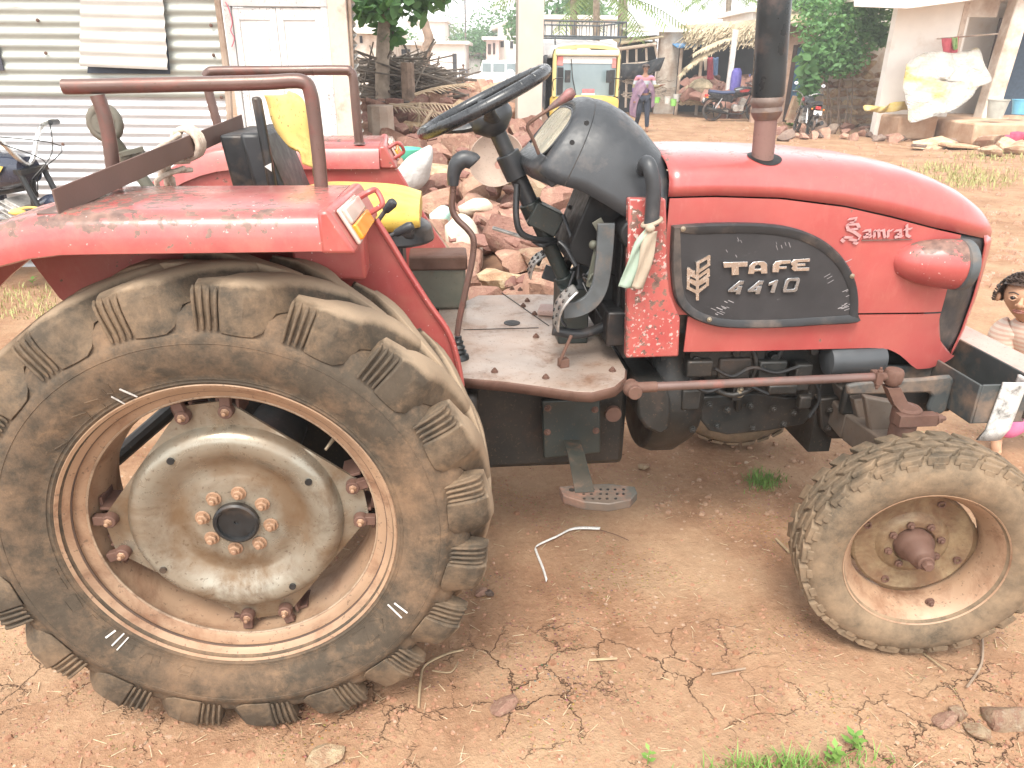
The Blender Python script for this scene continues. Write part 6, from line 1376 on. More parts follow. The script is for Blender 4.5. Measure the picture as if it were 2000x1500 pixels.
hd = MB(); hd.bb(-.80,.80,-.05,.06,1.84,1.96); hd.build('front_header', plain('cream yellow header', (.62,.57,.42), .4, .1, 5), AR, bevel=.03)
q_ = arch(.03,.75,1.05,1.70,1.84); MB().add(q_, [tuple(range(len(q_)))]).build('windscreen', M['winglass'], AR)
B = MB(); B.prism([(-.74,.015,1.70),(-.74,.015,1.83),(.74,.015,1.83),(.74,.015,1.70)], (0,.006,0)); B.build('sun_strip', M['chalk'], AR)
B = MB(); B.bb(-.74,-.60,.008,.013,1.66,1.83); B.bb(.64,.74,.008,.013,1.62,1.80); B.each('sticker', plain('pink sticker', (.65,.20,.18), .6), AR); B = MB(); B.bb(-.08,.22,.014,.02,1.12,1.2); B.build('sticker', plain('red sticker', (.62,.16,.17), .6), AR)
B = MB(); B.bb(-.10,.24,.014,.02,1.07,1.115); B.build('sticker', M['chalk'], AR)
B = MB(); B.bb(-.73,-.58,.018,.022,1.08,1.62); B.bb(.60,.73,.018,.022,1.08,1.58); B.each('dark_side_strip', M['darkin'], AR); B = MB(); B.tube([(-.25,.0,1.08),(-.36,-.01,1.45),(-.40,.0,1.78)], .010, 6); B.build('wiper', M['blackmetal'], AR)  # dark side strips stand in for the unlit cab behind the glass
for s_ in (-1,1):
    B = MB(); B.tube(smoothpath([(s_*.82,0,1.15),(s_*.86,-.10,1.38),(s_*.62,-.14,1.42)],4), .012, 6); B.box((s_*.52,-.14,1.45),(.13,.05,.24)); B.build('mirror', M['black'], AR, bevel=.015)
B = MB(); rings = []
for y, w_, h_ in ((.06,.86,2.06),(.4,.95,2.15),(1.0,1.0,2.17),(1.9,1.0,2.15),(2.4,.96,2.16)): rings.append(arch(y, w_, 1.80, 1.86, h_))
B.loft(rings, closed=False, cap0=False, cap1=False); B.build('canopy', M['canvasgrey'], AR, smooth=60, solid=.02)
B = MB(); B.bb(-.96,-.93,.3,2.35,.45,1.86); B.bb(.93,.96,.3,2.35,.45,1.86); B.bb(-.94,.94,2.33,2.36,.45,2.0); B.bb(-.9,.9,.35,2.3,.40,.46); B.bb(-.78,.78,1.0,1.1,.5,1.5); B.build('side_curtain', M['canvas'], AR)
B = MB(); B.loft([[V3((-.97,.08,1.86)),V3((-.99,1.0,1.80)),V3((-.97,2.3,1.82))],[V3((-.98,.08,1.70)),V3((-1.02,.6,1.66)),V3((-.98,2.3,1.72))]], closed=False, cap0=False, cap1=False); B.build('canopy_flap', M['canvas'], AR, solid=.01)
B = MB(); zr0, zr1 = 2.22, 2.50
for z in (zr0,zr1): 
    for a, b_ in (((-1.05,.15,z),(1.0,.15,z)),((1.0,.15,z),(1.0,2.0,z)),((1.0,2.0,z),(-1.05,2.0,z)),((-1.05,2.0,z),(-1.05,.15,z))): B.tube([a,b_], .018, 6)
for k in range(12): x = -1.05+2.05*k/11; B.tube([(x,.15,zr0),(x,.15,zr1)], .011, 5); B.tube([(x,2.0,zr0),(x,2.0,zr1)], .011, 5); B.tube([(x,.15,zr0),(x,2.0,zr0)], .009, 5)
for k in range(8): y = .15+1.85*k/7; B.tube([(-1.05,y,zr0),(-1.05,y,zr1)], .011, 5); B.tube([(1.0,y,zr0),(1.0,y,zr1)], .011, 5)
for x in (-.75,.85): B.tube(smoothpath([(x,.2,2.06),(x*1.03,.15,2.16),(x,.15,2.22)],3), .018, 6); B.tube([(x,1.95,2.06),(x,1.95,2.22)], .018, 6)
B.build('roof_rack', plain('dark rack steel', (.06,.075,.085), .5, .2, 8), AR)
B = MB(); B.tube([(.27*cos(t),-.05,.29+.27*sin(t)) for t in [2*pi*k/28 for k in range(28)]], .05, 10, closed=True); B.v = [V3((p.y+.05,p.x-.05,p.z)) for p in B.v]; B.lathe([(.03,-.05),(.22,-.03),(.22,.03),(.03,.05)], (0,-.05,.29), (1,0,0), 24, True, True); B.build('wheel', M['biketyre'], AR)
for s_ in (-1,1):
    B = MB(); B.tube([(s_*.72,1.8+.27*cos(t),.29+.27*sin(t)) for t in [2*pi*k/28 for k in range(28)]], .06, 10, closed=True); B.lathe([(.03,-.05),(.22,-.03),(.22,.03),(.03,.05)], (s_*.72,1.8,.29), (1,0,0), 24, True, True); B.build('wheel', M['biketyre'], AR)
for s_ in (-.62,.62):
    B = MB(); B.lathe([(.085,.03),(.095,0),(.08,-.03),(.03,-.05)], (s_,-.18,.62), (0,1,0), 20, False, False); B.lathe([(.078,-.03),(.02,-.06)], (s_,-.18,.62), (0,1,0), 20, False, True); B.build('headlamp', M['lenswhite'], AR)
MB().bb(-.18,.36,-.235,-.225,.50,.62).build('number_plate', M['chalk'], AR)
B = MB(); B.bb(-.75,.75,-.28,-.22,.36,.42); B.build('bumper', M['blackmetal'], AR, bevel=.01)

# ---- village houses at the right
M['plaster'] = plain('lime washed plaster', (.80,.76,.70), .9, .06, 2, dirt=(.66,.56,.47), damt=.12, dscale=1.2, bump=.2, bscale=30); M['plasterold'] = plain('peeling plaster', (.72,.66,.58), .9, .12, 2, dirt=(.42,.30,.22), damt=.65, dscale=1.6, bump=.5, bscale=14); M['plinth'] = plain('earth stained plinth', (.56,.40,.28), .9, .2, 2, dirt=(.38,.22,.13), damt=.7, dscale=1.4, bump=.4, bscale=20); M['rustdoor'] = plain('brown door wood', (.055,.032,.025), .7, .3, 5, dirt=(.10,.065,.05), damt=.3); M['pinkwall'] = plain('pink brown mud wall', (.50,.34,.26), .9, .15, 2, dirt=(.36,.23,.16), damt=.5); M['thatch'] = plain('palm thatch', (.44,.36,.24), .9, .35, 9, bump=.8, bscale=40); M['bluesheet'] = plain('blue plastic sheet', (.10,.27,.52), .5, .2, 4)
def house(name, px0, px1, D0, label, cat='house'):
    a, b_ = far(px0,200,D0), far(px1,200,D0); return root_at(name, a, -YAW, label, cat)
# house with veranda: front plane D=17.2, runs px 1690..2080
HV = house('house', 1640, 2080, 20.6, 'whitewashed village house with an open veranda and a low earth plinth'); hl = lambda px,py,D=20.6: loc(HV,px,py,D)
X = lambda px: hl(px,200).x
Zv = lambda py, D=20.6: hl(1800,py,D).z
B = MB(); B.bb(X(1718),X(1855),.0,.25,0,3.6); B.build('wall', M['plaster'], HV)
B = MB(); B.bb(X(1855),X(2110),1.6,1.8,.3,3.6); B.bb(X(1855),X(1855)+.12,.26,1.6,.3,3.6); B.build('wall', M['plaster'], HV)
B = MB(); B.bb(X(1858)+.12,X(1905),1.52,1.58,.55,2.75); B.build('window', M['rustdoor'], HV)
for k in range(4): pass
B = MB(); B.bb(X(1840),X(1850),-.02,.02,.6,3.2); B.build('door_jamb', M['palewood'], HV)
B = MB(); B.bb(X(1856),X(1898),-.0,.01,.0,.01)
P_ = [hl(1925,230),hl(1945,0)]; B = MB(); B.loft([[V3((X(1920)+dx,-.25+dy,.42)) for dx,dy in ((-.22,-.2),(.22,-.2),(.22,.2),(-.22,.2))],[V3((X(1932)+dx,-.25+dy,3.4)) for dx,dy in ((-.20,-.2),(.20,-.2),(.20,.2),(-.20,.2))]]); B.build('pillar', M['plasterold'], HV, bevel=.03)
B = MB(); B.bb(X(1952),X(1995),.85,.92,.42,2.9); B.build('door', M['rustdoor'], HV); B = MB(); B.bb(X(1975),X(2100),1.0,1.06,.42,3.2); B.build('doorway', plain('blue dark doorway', (.05,.08,.12), .8), HV)
B = MB(); B.bb(X(1700)-.3,X(2110),-.75,2.4,3.30,3.42); B.build('roof', M['plasterold'], HV); B = MB(); B.bb(X(1850),X(1905),-.02,.05,2.86,3.3); B.build('beam', M['plasterold'], HV)
B = MB(); B.loft([[hl(1668,12,19.6),hl(1772,16,19.2),hl(1880,2,19.2),hl(1990,-14,19.2)],[hl(1668,-30,20.6),hl(1772,-34,20.6),hl(1880,-40,20.6),hl(1990,-50,20.6)]], closed=False, cap0=False, cap1=False); B.build('awning', M['plaster'], HV, solid=.03)
B = MB(); B.bb(X(1725),X(1800)-.05,-1.1,.0,0,.55); B.build('plinth', M['plinth'], HV, bevel=.05); B = MB(); B.bb(X(1806),X(2110),-2.5,1.6,0,.50); B.build('plinth', M['plinth'], HV, bevel=.05)
B = MB(); B.bb(X(1740),X(1765),-.02,.0,1.2,1.26); 
B = MB(); B.tube([hl(1830,76,20.2),hl(1950,66,20.2)], .02, 6); B.build('clothes_pole', M['rawpost'], HV)
# far door of a neighbouring veranda, pole with clothes
def drape(name, pts4, D, thick, mat, label, cat, nu=10, nv=10, seed=1, pleat=.03):
    a, b_, c, d = [far(*p, D) for p in pts4]; q = random.Random(seed); B = MB(); ph = q.uniform(0,6)
    f = Vector((sin(YAW),cos(YAW),0))
    B.grid(lambda u,v: a.lerp(b_,u).lerp(d.lerp(c,u),v)+f*(pleat*sin(u*9+ph+v*2)+pleat*.6*sin(u*19+v*4)-thick*sin(pi*v)*.5*(1-.3*u))+V3((0,0,pleat*.4*sin(u*7+ph))), nu, nv)
    return tag(B.build(name, mat, smooth=80, solid=.008), label, cat)
drape('cloth', [(1840,76),(1872,72),(1868,104),(1842,103)], 20.1, .04, cloth_mat('red cloth', (.40,.06,.08), (.55,.12,.14)), 'red patterned cloth hanging on the veranda pole', 'cloth')
drape('cloth', [(1860,74),(1870,73),(1868,97),(1861,97)], 20.05, .03, cloth_mat('green cloth', (.20,.34,.12), (.34,.46,.2)), 'narrow green cloth beside the red one on the veranda pole', 'cloth')
# big tarpaulin hung in front of the veranda
tm = NT('cream tarpaulin'); y_ = tm.step(tm.noise(.9, 4, .6, co=tm.map((1,1,2))), .52, .66); tm.set(col=tm.mix(y_, (.50,.47,.42), (.50,.38,.13)), rough=.5); tm.bump(tm.noise(3, 6, .65, dist=.8), 1., .2)
outl = [(1770,125),(1800,105),(1830,100),(1860,104),(1895,98),(1912,95),(1922,128),(1940,158),(1915,170),(1900,190),(1865,212),(1820,228),(1780,240),(1776,215),(1768,190),(1760,165)]
B = MB(); f_ = Vector((sin(YAW),cos(YAW),0)); P = smoothpath([far(*p, 20.0-1.2*(p[1]-95)/140) for p in outl+outl[:1]],3)[:-1]; c = sum(P,V3())/len(P); rings = []
for k in range(9):
    f = 1-k/8*.97; rings.append([c+(p-c)*f-f_*(.10*(1-f)+.05*sin(i*.45+k*.8)*f+.10*mnoise.noise(p*1.1+V3((k*.12,0,0)))) for i, p in enumerate(P)])
B.loft(rings, cap0=False, cap1=True); tag(B.build('tarpaulin', tm.m, smooth=80, solid=.01), 'cream and yellow tarpaulin sheet hung across the veranda front', 'tarpaulin')
drape('yellow_cloth', [(1690,209),(1764,200),(1772,217),(1686,219)], 19.9, .05, cloth_mat('yellow cloth', (.50,.36,.10), (.58,.48,.26)), 'yellow cloth crumpled on the low plinth', 'cloth', 18, 8, 3, .09)
def bucket(px, py0, py1, D, r0, mat, label, handle=True):
    b0 = far(px,py1,D); t0 = far(px,py0,D); h_ = t0.z-b0.z; r_ = tag(empty('bucket', b0), label, 'bucket'); B = MB(); B.lathe([(r0*.72,0),(r0,h_),(r0*1.06,h_),(r0*1.04,h_*.94),(r0*.97,h_*.94),(r0*.70,.02)], (0,0,0), (0,0,1), 26, True); B.build('bucket_body', mat, r_, smooth=50)
    if handle: B = MB(); B.tube([(r0*cos(t),-r0*.5*sin(t),h_*.95-.0-h_*.35*sin(t)) for t in [pi*k/12 for k in range(13)]], .006, 5); B.build('handle', mat, r_)
bucket(1942,194,231,18.4,.225,plain('grey steel bucket', (.42,.42,.37), .5, .2, 5),'grey bucket standing on the plinth edge'); bucket(1990,194,223,19.2,.215,plain('blue bucket', (.14,.42,.60), .45, .1),'light blue bucket in the veranda doorway')
# slabs and stones before the plinth
q = random.Random(31)
SLAB = [((1822,288),.62,(.12,-.25,.3),'leaning square flagstone on the road edge by the plinth'),((1795,292),.30,(.05,.1,1.1),'thin dark slab beside the leaning flagstone'),((1868,291),.5,(.05,.05,.1),'flat slab lying behind the grass by the plinth'),((1855,283),.28,(.1,.3,.8),'small dark slab near the plinth corner')]
for (px,py), s_, e, lb in SLAB:
    B = MB(); B.prism([V3((cos(t)*s_*q.uniform(.8,1.1),sin(t)*s_*.7*q.uniform(.8,1.1),0)) for t in (.5,1.9,2.7,3.9,5.4)], (0,0,.06)); ob = B.build('slab', M['stone_grey'] if 'dark' in lb else M['stone_pale'], bevel=.012); ob.location = gz(px,py)+V3((0,0,.05)); ob.rotation_euler = e; tag(ob, lb, 'stone slab')
for i, (px,py,s_) in enumerate(((1945,262,.75),(1975,268,.6),(1925,283,.55),(1958,290,.45),(1985,292,.5),(1968,279,.4),(1990,252,.5),(1935,297,.35))):
    place_rock(q.choice(ROCKP), gz(px,py+8)+V3((0,0,.30 if py < 270 else .1)), s_, label='whitish boulder in the loose heap before the veranda plinth', group='boulders before the plinth', q=q)
drape('red_cloth', [(1962,262),(2000,256),(2006,272),(1948,292)], 17.0, .1, cloth_mat('crimson cloth', (.45,.05,.10), (.62,.12,.18)), 'crimson cloth thrown over the whitish boulders', 'cloth', 10, 8, 5, .05)
for i in range(46):
    px = q.uniform(1505,1765); py = 262+q.uniform(-18,14)+(px-1600)*.03; place_rock(q.choice(ROCKG+ROCKS), gz(px,py)+V3((0,0,.05)), q.uniform(.12,.42), label='small rubble stone in the strip below the shrub and ruined wall', group='rubble below the shrub', q=q)
# ruined stone wall between the shrub and the white house
for r_ in range(9):
    px = 1600+q.uniform(0,6); x1 = 1700+r_*3
    while px < x1:
        w_ = q.uniform(13,24); p = far(px+w_/2, 92+r_*18, 23.6); place_rock(q.choice(ROCKP), p, w_*23.6/FPX/1.2, (q.uniform(-.2,.2),q.uniform(-.2,.2),q.choice((0,pi))), label='stone of the ruined rubble wall between shrub and white house', group='stones of the ruined wall', q=q); px += w_
RW = house('house', 1560, 1740, 24.0, 'peeling pale gable wall behind the shrub'); B = MB(); a = loc(RW,1585,200,24.0); b_ = loc(RW,1725,200,24.0); B.bb(a.x,b_.x,.05,.35,0,3.6); B.build('wall', M['plasterold'], RW); B = MB(); B.bb(a.x-.1,b_.x,-.1,3,3.6,3.7); B.build('roof', M['plasterold'], RW)
# ---- hut with blue door and thatch (px 1480-1590)
HT = house('hut', 1470, 1600, 25.2, 'thatched mud hut with a blue door behind the exhaust pipe', 'hut'); h2 = lambda px,py,D=25.2: loc(HT,px,py,D); x2 = lambda px: h2(px,150).x
B = MB(); B.bb(x2(1478),x2(1542),0,.2,0,h2(1500,52).z); B.bb(x2(1568),x2(1640),0,.2,0,h2(1500,52).z); B.bb(x2(1542),x2(1568),0,.2,h2(1550,92).z,h2(1500,52).z); B.build('wall', M['pinkwall'], HT)
B = MB(); B.bb(x2(1541),x2(1549),-.03,.12,0,h2(1550,88).z); B.bb(x2(1549),x2(1570),-.03,.05,h2(1550,92).z,h2(1550,86).z); B.build('door_frame', M['rustdoor'], HT); B = MB(); B.bb(x2(1549),x2(1568),.06,.12,0,h2(1550,92).z); B.build('door', plain('blue door', (.06,.15,.26), .6, .2, 4), HT)
B = MB(); q = random.Random(40)
for i in range(500):
    px = q.uniform(1476,1640); a = h2(px, q.uniform(34,62)); L = q.uniform(.3,.7); B.bar(a, a+V3((q.uniform(-.15,.15),-.25,-.22))*L, .03, .012)
B.loft([[V3((x2(1474),-.5,h2(1500,50).z)),V3((x2(1640),-.5,h2(1500,48).z))],[V3((x2(1474),1.2,h2(1500,10).z)),V3((x2(1640),1.2,h2(1500,8).z))]], closed=False, cap0=False, cap1=False); B.build('thatch_roof', M['thatch'], HT)
B = MB(); B.tube([h2(1474,56,24.5),h2(1600,38,24.5)], .04, 7); B.build('eave_pole', M['rawpost'], HT)
sp = gz(1558,245); B = MB(); B.prism([far(*p,24.3) for p in ((1537,236),(1553,187),(1572,190),(1572,236))], V3((.02,.25,0))); tag(B.build('slab', M['stone_pale'], bevel=.02), 'pale slab leaning by the blue door', 'stone slab')
# ---- open lean-to (px 1320-1480)
LT = house('lean_to', 1318, 1480, 28.8, 'open lean-to shelter with blue sheet edge and dark inside', 'shelter'); h3 = lambda px,py,D=28.8: loc(LT,px,py,D); x3 = lambda px: h3(px,150).x; z3 = lambda py: h3(1400,py).z
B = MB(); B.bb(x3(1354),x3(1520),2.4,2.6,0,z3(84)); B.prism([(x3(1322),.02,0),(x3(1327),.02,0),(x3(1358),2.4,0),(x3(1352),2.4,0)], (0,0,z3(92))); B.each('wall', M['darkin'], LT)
B = MB(); B.loft([[V3((x3(1316),-.2,z3(94))),V3((x3(1484),-.2,z3(80)))],[V3((x3(1316),2.7,z3(70))),V3((x3(1484),2.7,z3(58)))]], closed=False, cap0=False, cap1=False); B.build('roof', M['bluesheet'], LT, solid=.05)
B = MB(); B.loft([[V3((x3(1330),-.3,z3(86))),V3((x3(1500),-.3,z3(74)))],[V3((x3(1340),2.2,z3(44))),V3((x3(1500),2.2,z3(30)))]], closed=False, cap0=False, cap1=False); q = random.Random(50)
for i in range(420): px = q.uniform(1338,1500); a = h3(px, q.uniform(44,84)); B.bar(a-V3((0,.3,0)), a+V3((q.uniform(-.5,-.05),-.6,-.30))*q.uniform(.5,1.1), .035, .01)
B.build('thatch', M['thatch'], LT)
for px in (1326,1366): B = MB(); B.tube([V3((x3(px),-.05,0)),V3((x3(px),-.05,z3(92)))], .06, 8); B.build('post', M['rawpost'], LT)
B = MB(); a, b_ = far(1422,176,27.2), far(1437,58,27.2); dd = (a-b_)*.35; B.bar(a+V3((dd.x,dd.y,-a.z)), b_, .17, .12, up=(0,1,0)); tag(B.build('post', M['whitewood'], bevel=.01), 'white leaning timber post before the lean-to', 'post')
B = MB(); q = random.Random(51); 
palmleaf(B, far(1402,88,27.6), (-1,-.2,-.35), 1.5, .35, q, 26, .07, .62); palmleaf(B, far(1420,86,27.6), (-1,-.3,-.15), 1.6, .35, q, 26, .07, .55); palmleaf(B, far(1440,72,27.6), (-1,-.2,-.1), 1.7, .25, q, 24, .07, .55)
tag(B.build('dry_fronds', M['thatch']), 'dry palm fronds hanging from the lean-to roof', 'palm fronds', kind='stuff')
for (p4, mt, lb, sd_) in (([(1382,112),(1392,112),(1394,156),(1380,155)], cloth_mat('maroon clothes', (.34,.07,.10), (.48,.12,.15)), 'long maroon garment hanging under the lean-to', 7), ([(1393,113),(1403,112),(1401,148),(1392,146)], cloth_mat('blue clothes', (.10,.18,.34), (.2,.3,.48)), 'blue garment hanging beside the maroon one', 8), ([(1374,112),(1381,112),(1380,138),(1375,137)], cloth_mat('cream clothes', (.60,.52,.44), (.7,.62,.54)), 'cream garment hanging left of the maroon one', 9)): drape('garment', p4, 27.9, .05, mt, lb, 'garment', 8, 8, sd_, .03)
for i in range(60):
    px, py = q.uniform(1340,1480), q.uniform(150,190); RUB.add(q.choice(ROCKS), far(px,py,29.4-(py-150)*.05), q.uniform(.3,.6), q)
# firewood fan, baskets and buckets before the hut wall
B = MB()
for i in range(90):
    a = far(1330+q.uniform(-8,22), q.uniform(186,206), 27.9); t = q.uniform(-.2,1.15); B.tube([a, a+V3((cos(t)*1.1,q.uniform(-.3,.3),sin(t)*.75))*q.uniform(.4,1.)], .018, 5)
tag(B.build('firewood', M['thatch']), 'pale firewood sticks fanned on the ground before the lean-to', 'firewood', kind='stuff')
B = MB(); c = far(1369,168,28.0); B.lathe([(.34,-.22),(.42,-.05),(.40,.05),(.25,.2),(.02,.26)], c, (0,0,1), 20, True); tag(B.build('basket', M['thatch']), 'round upturned wicker basket on the heap by the lean-to', 'basket')
for px, y0, y1, mt, lb in ((1282,190,201,plain('lime green bucket', (.28,.62,.14), .5),'lime green bucket below the white wall'),(1303,189,203,M['chalk'],'white bucket between two green ones'),(1315,193,207,plain('lime tub', (.30,.66,.16), .5),'lime green tub right of the white bucket'),(1321,184,198,M['chalk'],'white plastic can before the firewood')): bucket(px,y0,y1,27.9,.13,mt,lb,False)
# ---- white wall house (px 1255-1335) and shack (1205-1290)
WW = house('house', 1285, 1600, 29.6, 'tall bright lime washed house wall behind the huts'); h4 = lambda px,py,D=29.6: loc(WW,px,py,D); x4 = lambda px: h4(px,150).x
B = MB(); B.bb(x4(1284),x4(1326),0,.3,0,h4(1300,60).z); B.bb(x4(1322),x4(1520),4.2,4.5,0,h4(1300,50).z); B.each('wall', M['plasterold'], WW)
B = MB(); B.loft([[V3((x4(1216),-.3,h4(1300,62).z)),V3((x4(1330),-.3,h4(1300,62).z)),V3((x4(1490),2.6,h4(1300,50).z))],[V3((x4(1216),4.5,h4(1300,34).z)),V3((x4(1330),4.5,h4(1300,34).z)),V3((x4(1490),6.,h4(1300,24).z))]], closed=False, cap0=False, cap1=False); B.build('roof', M['plaster'], WW, solid=.06)
SK = house('shack', 1206, 1292, 29.2, 'small open shack of poles with a torn black tarpaulin', 'shack'); h5 = lambda px,py,D=29.2: loc(SK,px,py,D); x5 = lambda px: h5(px,150).x; z5 = lambda py: h5(1250,py).z
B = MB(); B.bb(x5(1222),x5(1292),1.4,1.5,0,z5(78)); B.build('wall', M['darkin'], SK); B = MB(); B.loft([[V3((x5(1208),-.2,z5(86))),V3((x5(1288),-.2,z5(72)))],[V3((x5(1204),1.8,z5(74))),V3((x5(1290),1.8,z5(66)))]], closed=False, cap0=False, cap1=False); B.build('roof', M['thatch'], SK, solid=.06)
for a_, b2 in (((1222,210),(1226,92)),((1284,112),(1276,74)),((1243,120),(1243,96)),((1263,118),(1262,94))): B = MB(); B.tube([h5(*a_),h5(*b2)], .045, 7); B.build('post', M['palewood'], SK)
B = MB(); B.tube([h5(1208,96,29.0),h5(1282,86,29.0)], .06, 7); B.tube([h5(1216,126,29.0),h5(1290,120,29.0)], .04, 7); B.build('beam', M['palewood'], SK)
drape('black_tarp', [(1213,128),(1298,114),(1288,140),(1215,158)], 28.8, .2, M['canvas'], 'torn black tarpaulin sagging from the shack rail', 'tarpaulin', 14, 8, 3, .10)
B = MB()
for i in range(60): a = far(q.uniform(1212,1290), q.uniform(150,190), 28.9); t = q.uniform(-.5,.5); B.tube([a, a+V3((cos(t),q.uniform(-.2,.2),sin(t)))*q.uniform(.3,.8)], .02, 5)
tag(B.build('firewood', M['bark']), 'rough firewood stacked below the black tarpaulin', 'firewood', kind='stuff')
for i in range(70): px = q.uniform(1228,1400); py = q.uniform(203,218); RUB.add(q.choice(ROCKS), gz(px,py), q.uniform(.15,.42), q)
# ---- shrub
SB = gz(1632,240); q = random.Random(61); S_ = tag(empty('shrub', (SB.x,SB.y,0)), 'big leafy green shrub with bare stems against the ruined wall', 'shrub'); B = MB(); D = 23.0; s0 = V3((SB.x,SB.y,0))
for k in range(7): x0 = 1606+k*9+q.uniform(-4,4); B.tube(smoothpath([far(x0,246,D)*1-s0, far(x0+q.uniform(-7,7),190,D)-s0, far(x0+q.uniform(-22,16),120,D)-s0, far(x0+q.uniform(-40,40),60,D)-s0],4), .020, 6)
B.build('stem', M['bark_dark'], S_); B = MB(); cs = [(far(x,y,D+dz)-s0, tuple(k_*1.28 for k_ in r_)) for x,y,dz,r_ in ((1600,40,0,(.55,.6,.6)),(1640,60,-.2,(.6,.7,.6)),(1685,45,0,(.55,.6,.5)),(1710,25,.2,(.5,.6,.55)),(1650,10,0,(.9,.8,.6)),(1610,100,-.1,(.5,.5,.5)),(1665,95,-.3,(.5,.5,.4)),(1640,125,-.2,(.45,.5,.3)),(1590,130,0,(.35,.4,.45)),(1580,160,0,(.22,.3,.4)),(1578,185,0,(.16,.2,.25)),(1720,70,.1,(.28,.3,.25)),(1600,-20,0,(.8,.8,.5)),(1700,-20,0,(.8,.8,.5)))]
leafcloud(B, q, cs, 7600, .155, .5, .1); B.build('crown', M['leaf_dark'], S_, smooth=0)
B = MB(); q = random.Random(62); leafcloud(B, q, [(far(1577,100+28*k,22.4)-s0,(.17,.2,.32)) for k in range(4)], 70, .30, .8, .2); B.build('crown', M['leaf'], S_, smooth=0)
weed(1545,248,26,.22,'low green weed by the pale slab near the blue door',7); weed(1905,272,22,.2,'weed growing among the boulders before the plinth',8)
# ---- motorcycles in the street
p = gz(1430,237); motorcycle((p.x,p.y,0), -.10, 'black and red motorcycle with blue saddle parked side-on in the street', blackp, redp, bluese, 1.12)
p = gz(1582,268); motorcycle((p.x+.05,p.y+.6,0), 1.38, 'black motorcycle seen from behind, parked below the shrub', blackp, redp, M['black'], 1.02)
# ---- far street: white walls, houses, vans, trees
def box_house(px0, px1, py0, D, label, mat, roof=None, wins=(), depth=5., roofm=None, doors=()):
    H = house('house', px0, px1, D, label); f = lambda px,py: loc(H,px,py,D); x0, x1 = f(px0,120).x, f(px1,120).x; z1 = f((px0+px1)/2,py0).z
    B = MB(); B.bb(x0,x1,0,depth,0,z1); B.build('wall', mat, H)
    for (a,b_,c,d) in wins: B = MB(); B.bb(f(a,120).x,f(b_,120).x,-.06,-.01,f(px0,d).z,f(px0,c).z); B.build('window', M['rustdoor'] if roof == 'red' else M['darkin'], H)
    for (a,b_,c) in doors: B = MB(); B.bb(f(a,120).x,f(b_,120).x,-.06,-.01,0,f(px0,c).z); B.build('door', M['darkin'], H)
    if roof == 'gable':
        ov = .5; B = MB(); zr = z1+1.2*(x1-x0)/6; B.loft([[V3((x0-ov,y,z1-.1)),V3(((x0+x1)/2,y,zr)),V3((x1+ov,y,z1-.1))] for y in (-ov,depth)], closed=False, cap0=False, cap1=False); B.build('roof', roofm or M['plaster'], H, solid=.15)
        B = MB(); B.prism([(x0,-.005,z1),(x1,-.005,z1),((x0+x1)/2,-.005,zr-.05)], (0,.02,0)); B.build('gable', mat, H)
    else: B = MB(); B.bb(x0-.3,x1+.3,-.4,depth,z1,z1+.2); B.build('roof', roofm or M['plaster'], H)
    return H
box_house(796,908,86,55,'long low white house with one dark doorway at the end of the street', M['plaster'], doors=((884,892,104),)); box_house(972,1030,52,60,'pale two storey house with sloping roof beyond the street', M['plaster'], 'gable', wins=((978,984,78,92),(996,1002,80,94)), depth=8)
box_house(950,974,78,57,'small pale pink porch house with a red framed window', plain('pale pink wall', (.70,.52,.46), .9, .1, 3), 'red', wins=((953,959,86,106),(963,967,84,106)))
box_house(755,805,88,38,'pale gateway house with a light tin canopy behind the brushwood', M['plaster'], wins=((775,802,96,118),)); box_house(690,748,66,30,'cream plastered house left of the gateway', M['plasterold'], wins=((706,711,70,84),)); box_house(640,722,52,34,'white house showing above the shed corner', M['plaster'])
box_house(800,870,42,80,'distant whitish house on the horizon', M['plaster']); box_house(905,955,108,65,'low grey shop front at the far end', plain('grey shop', (.5,.5,.48), .8), roofm=M['greylight'])
box_house(1060,1215,38,45,'bright white house behind the rickshaw', M['plaster']); box_house(1460,1560,24,34,'white building hidden behind thatch and exhaust', M['plaster'])
def van(px, pyb, D, label, w_=1.75, col=(.74,.76,.78)):
    p = far(px,130,D); V_ = root_at('jeep', p, -.15, label, 'van'); cm = plain('white van paint', col, .3, .05, 3, coat=.3)
    B = MB(); B.loft([[V3((x,y,z)) for x, y in ((-2.0,-.85),(2.0,-.85),(2.0,.85),(-2.0,.85))] for z in (.45,.8,1.05)]); B.loft([[V3((x0,-.82,1.05)),V3((x1,-.82,1.05)),V3((x1,.82,1.05)),V3((x0,.82,1.05))] if k == 0 else [V3((x0+.1,-.75,1.95)),V3((x1-.15,-.75,1.95)),V3((x1-.15,.75,1.95)),V3((x0+.1,.75,1.95))] for k, (x0,x1) in enumerate(((-1.0,2.0),(-.85,1.95)))]); B.build('body', cm, V_, bevel=.06)
    for (x0,x1) in ((-.75,-.15),(.0,.8),(.95,1.75)): B = MB(); B.bb(x0,x1,-.84,-.78,1.2,1.75); B.build('window', M['winglass'], V_)
    for x in (-1.3,1.3): B = MB(); B.lathe([(.2,-.1),(.34,-.1),(.34,.1),(.2,.1)], (x,-.8,.34), (0,1,0), 20, True, True); B.build('wheel', M['biketyre'], V_)
    B = MB(); B.lathe([(.02,-.12),(.30,-.1),(.34,0),(.30,.05)], (1.2,-.95,1.05), (0,1,0), 20, True); B.build('spare_wheel', cm, V_); return V_
van(965,150,56,'white jeep van with a covered spare wheel at the far end of the street')
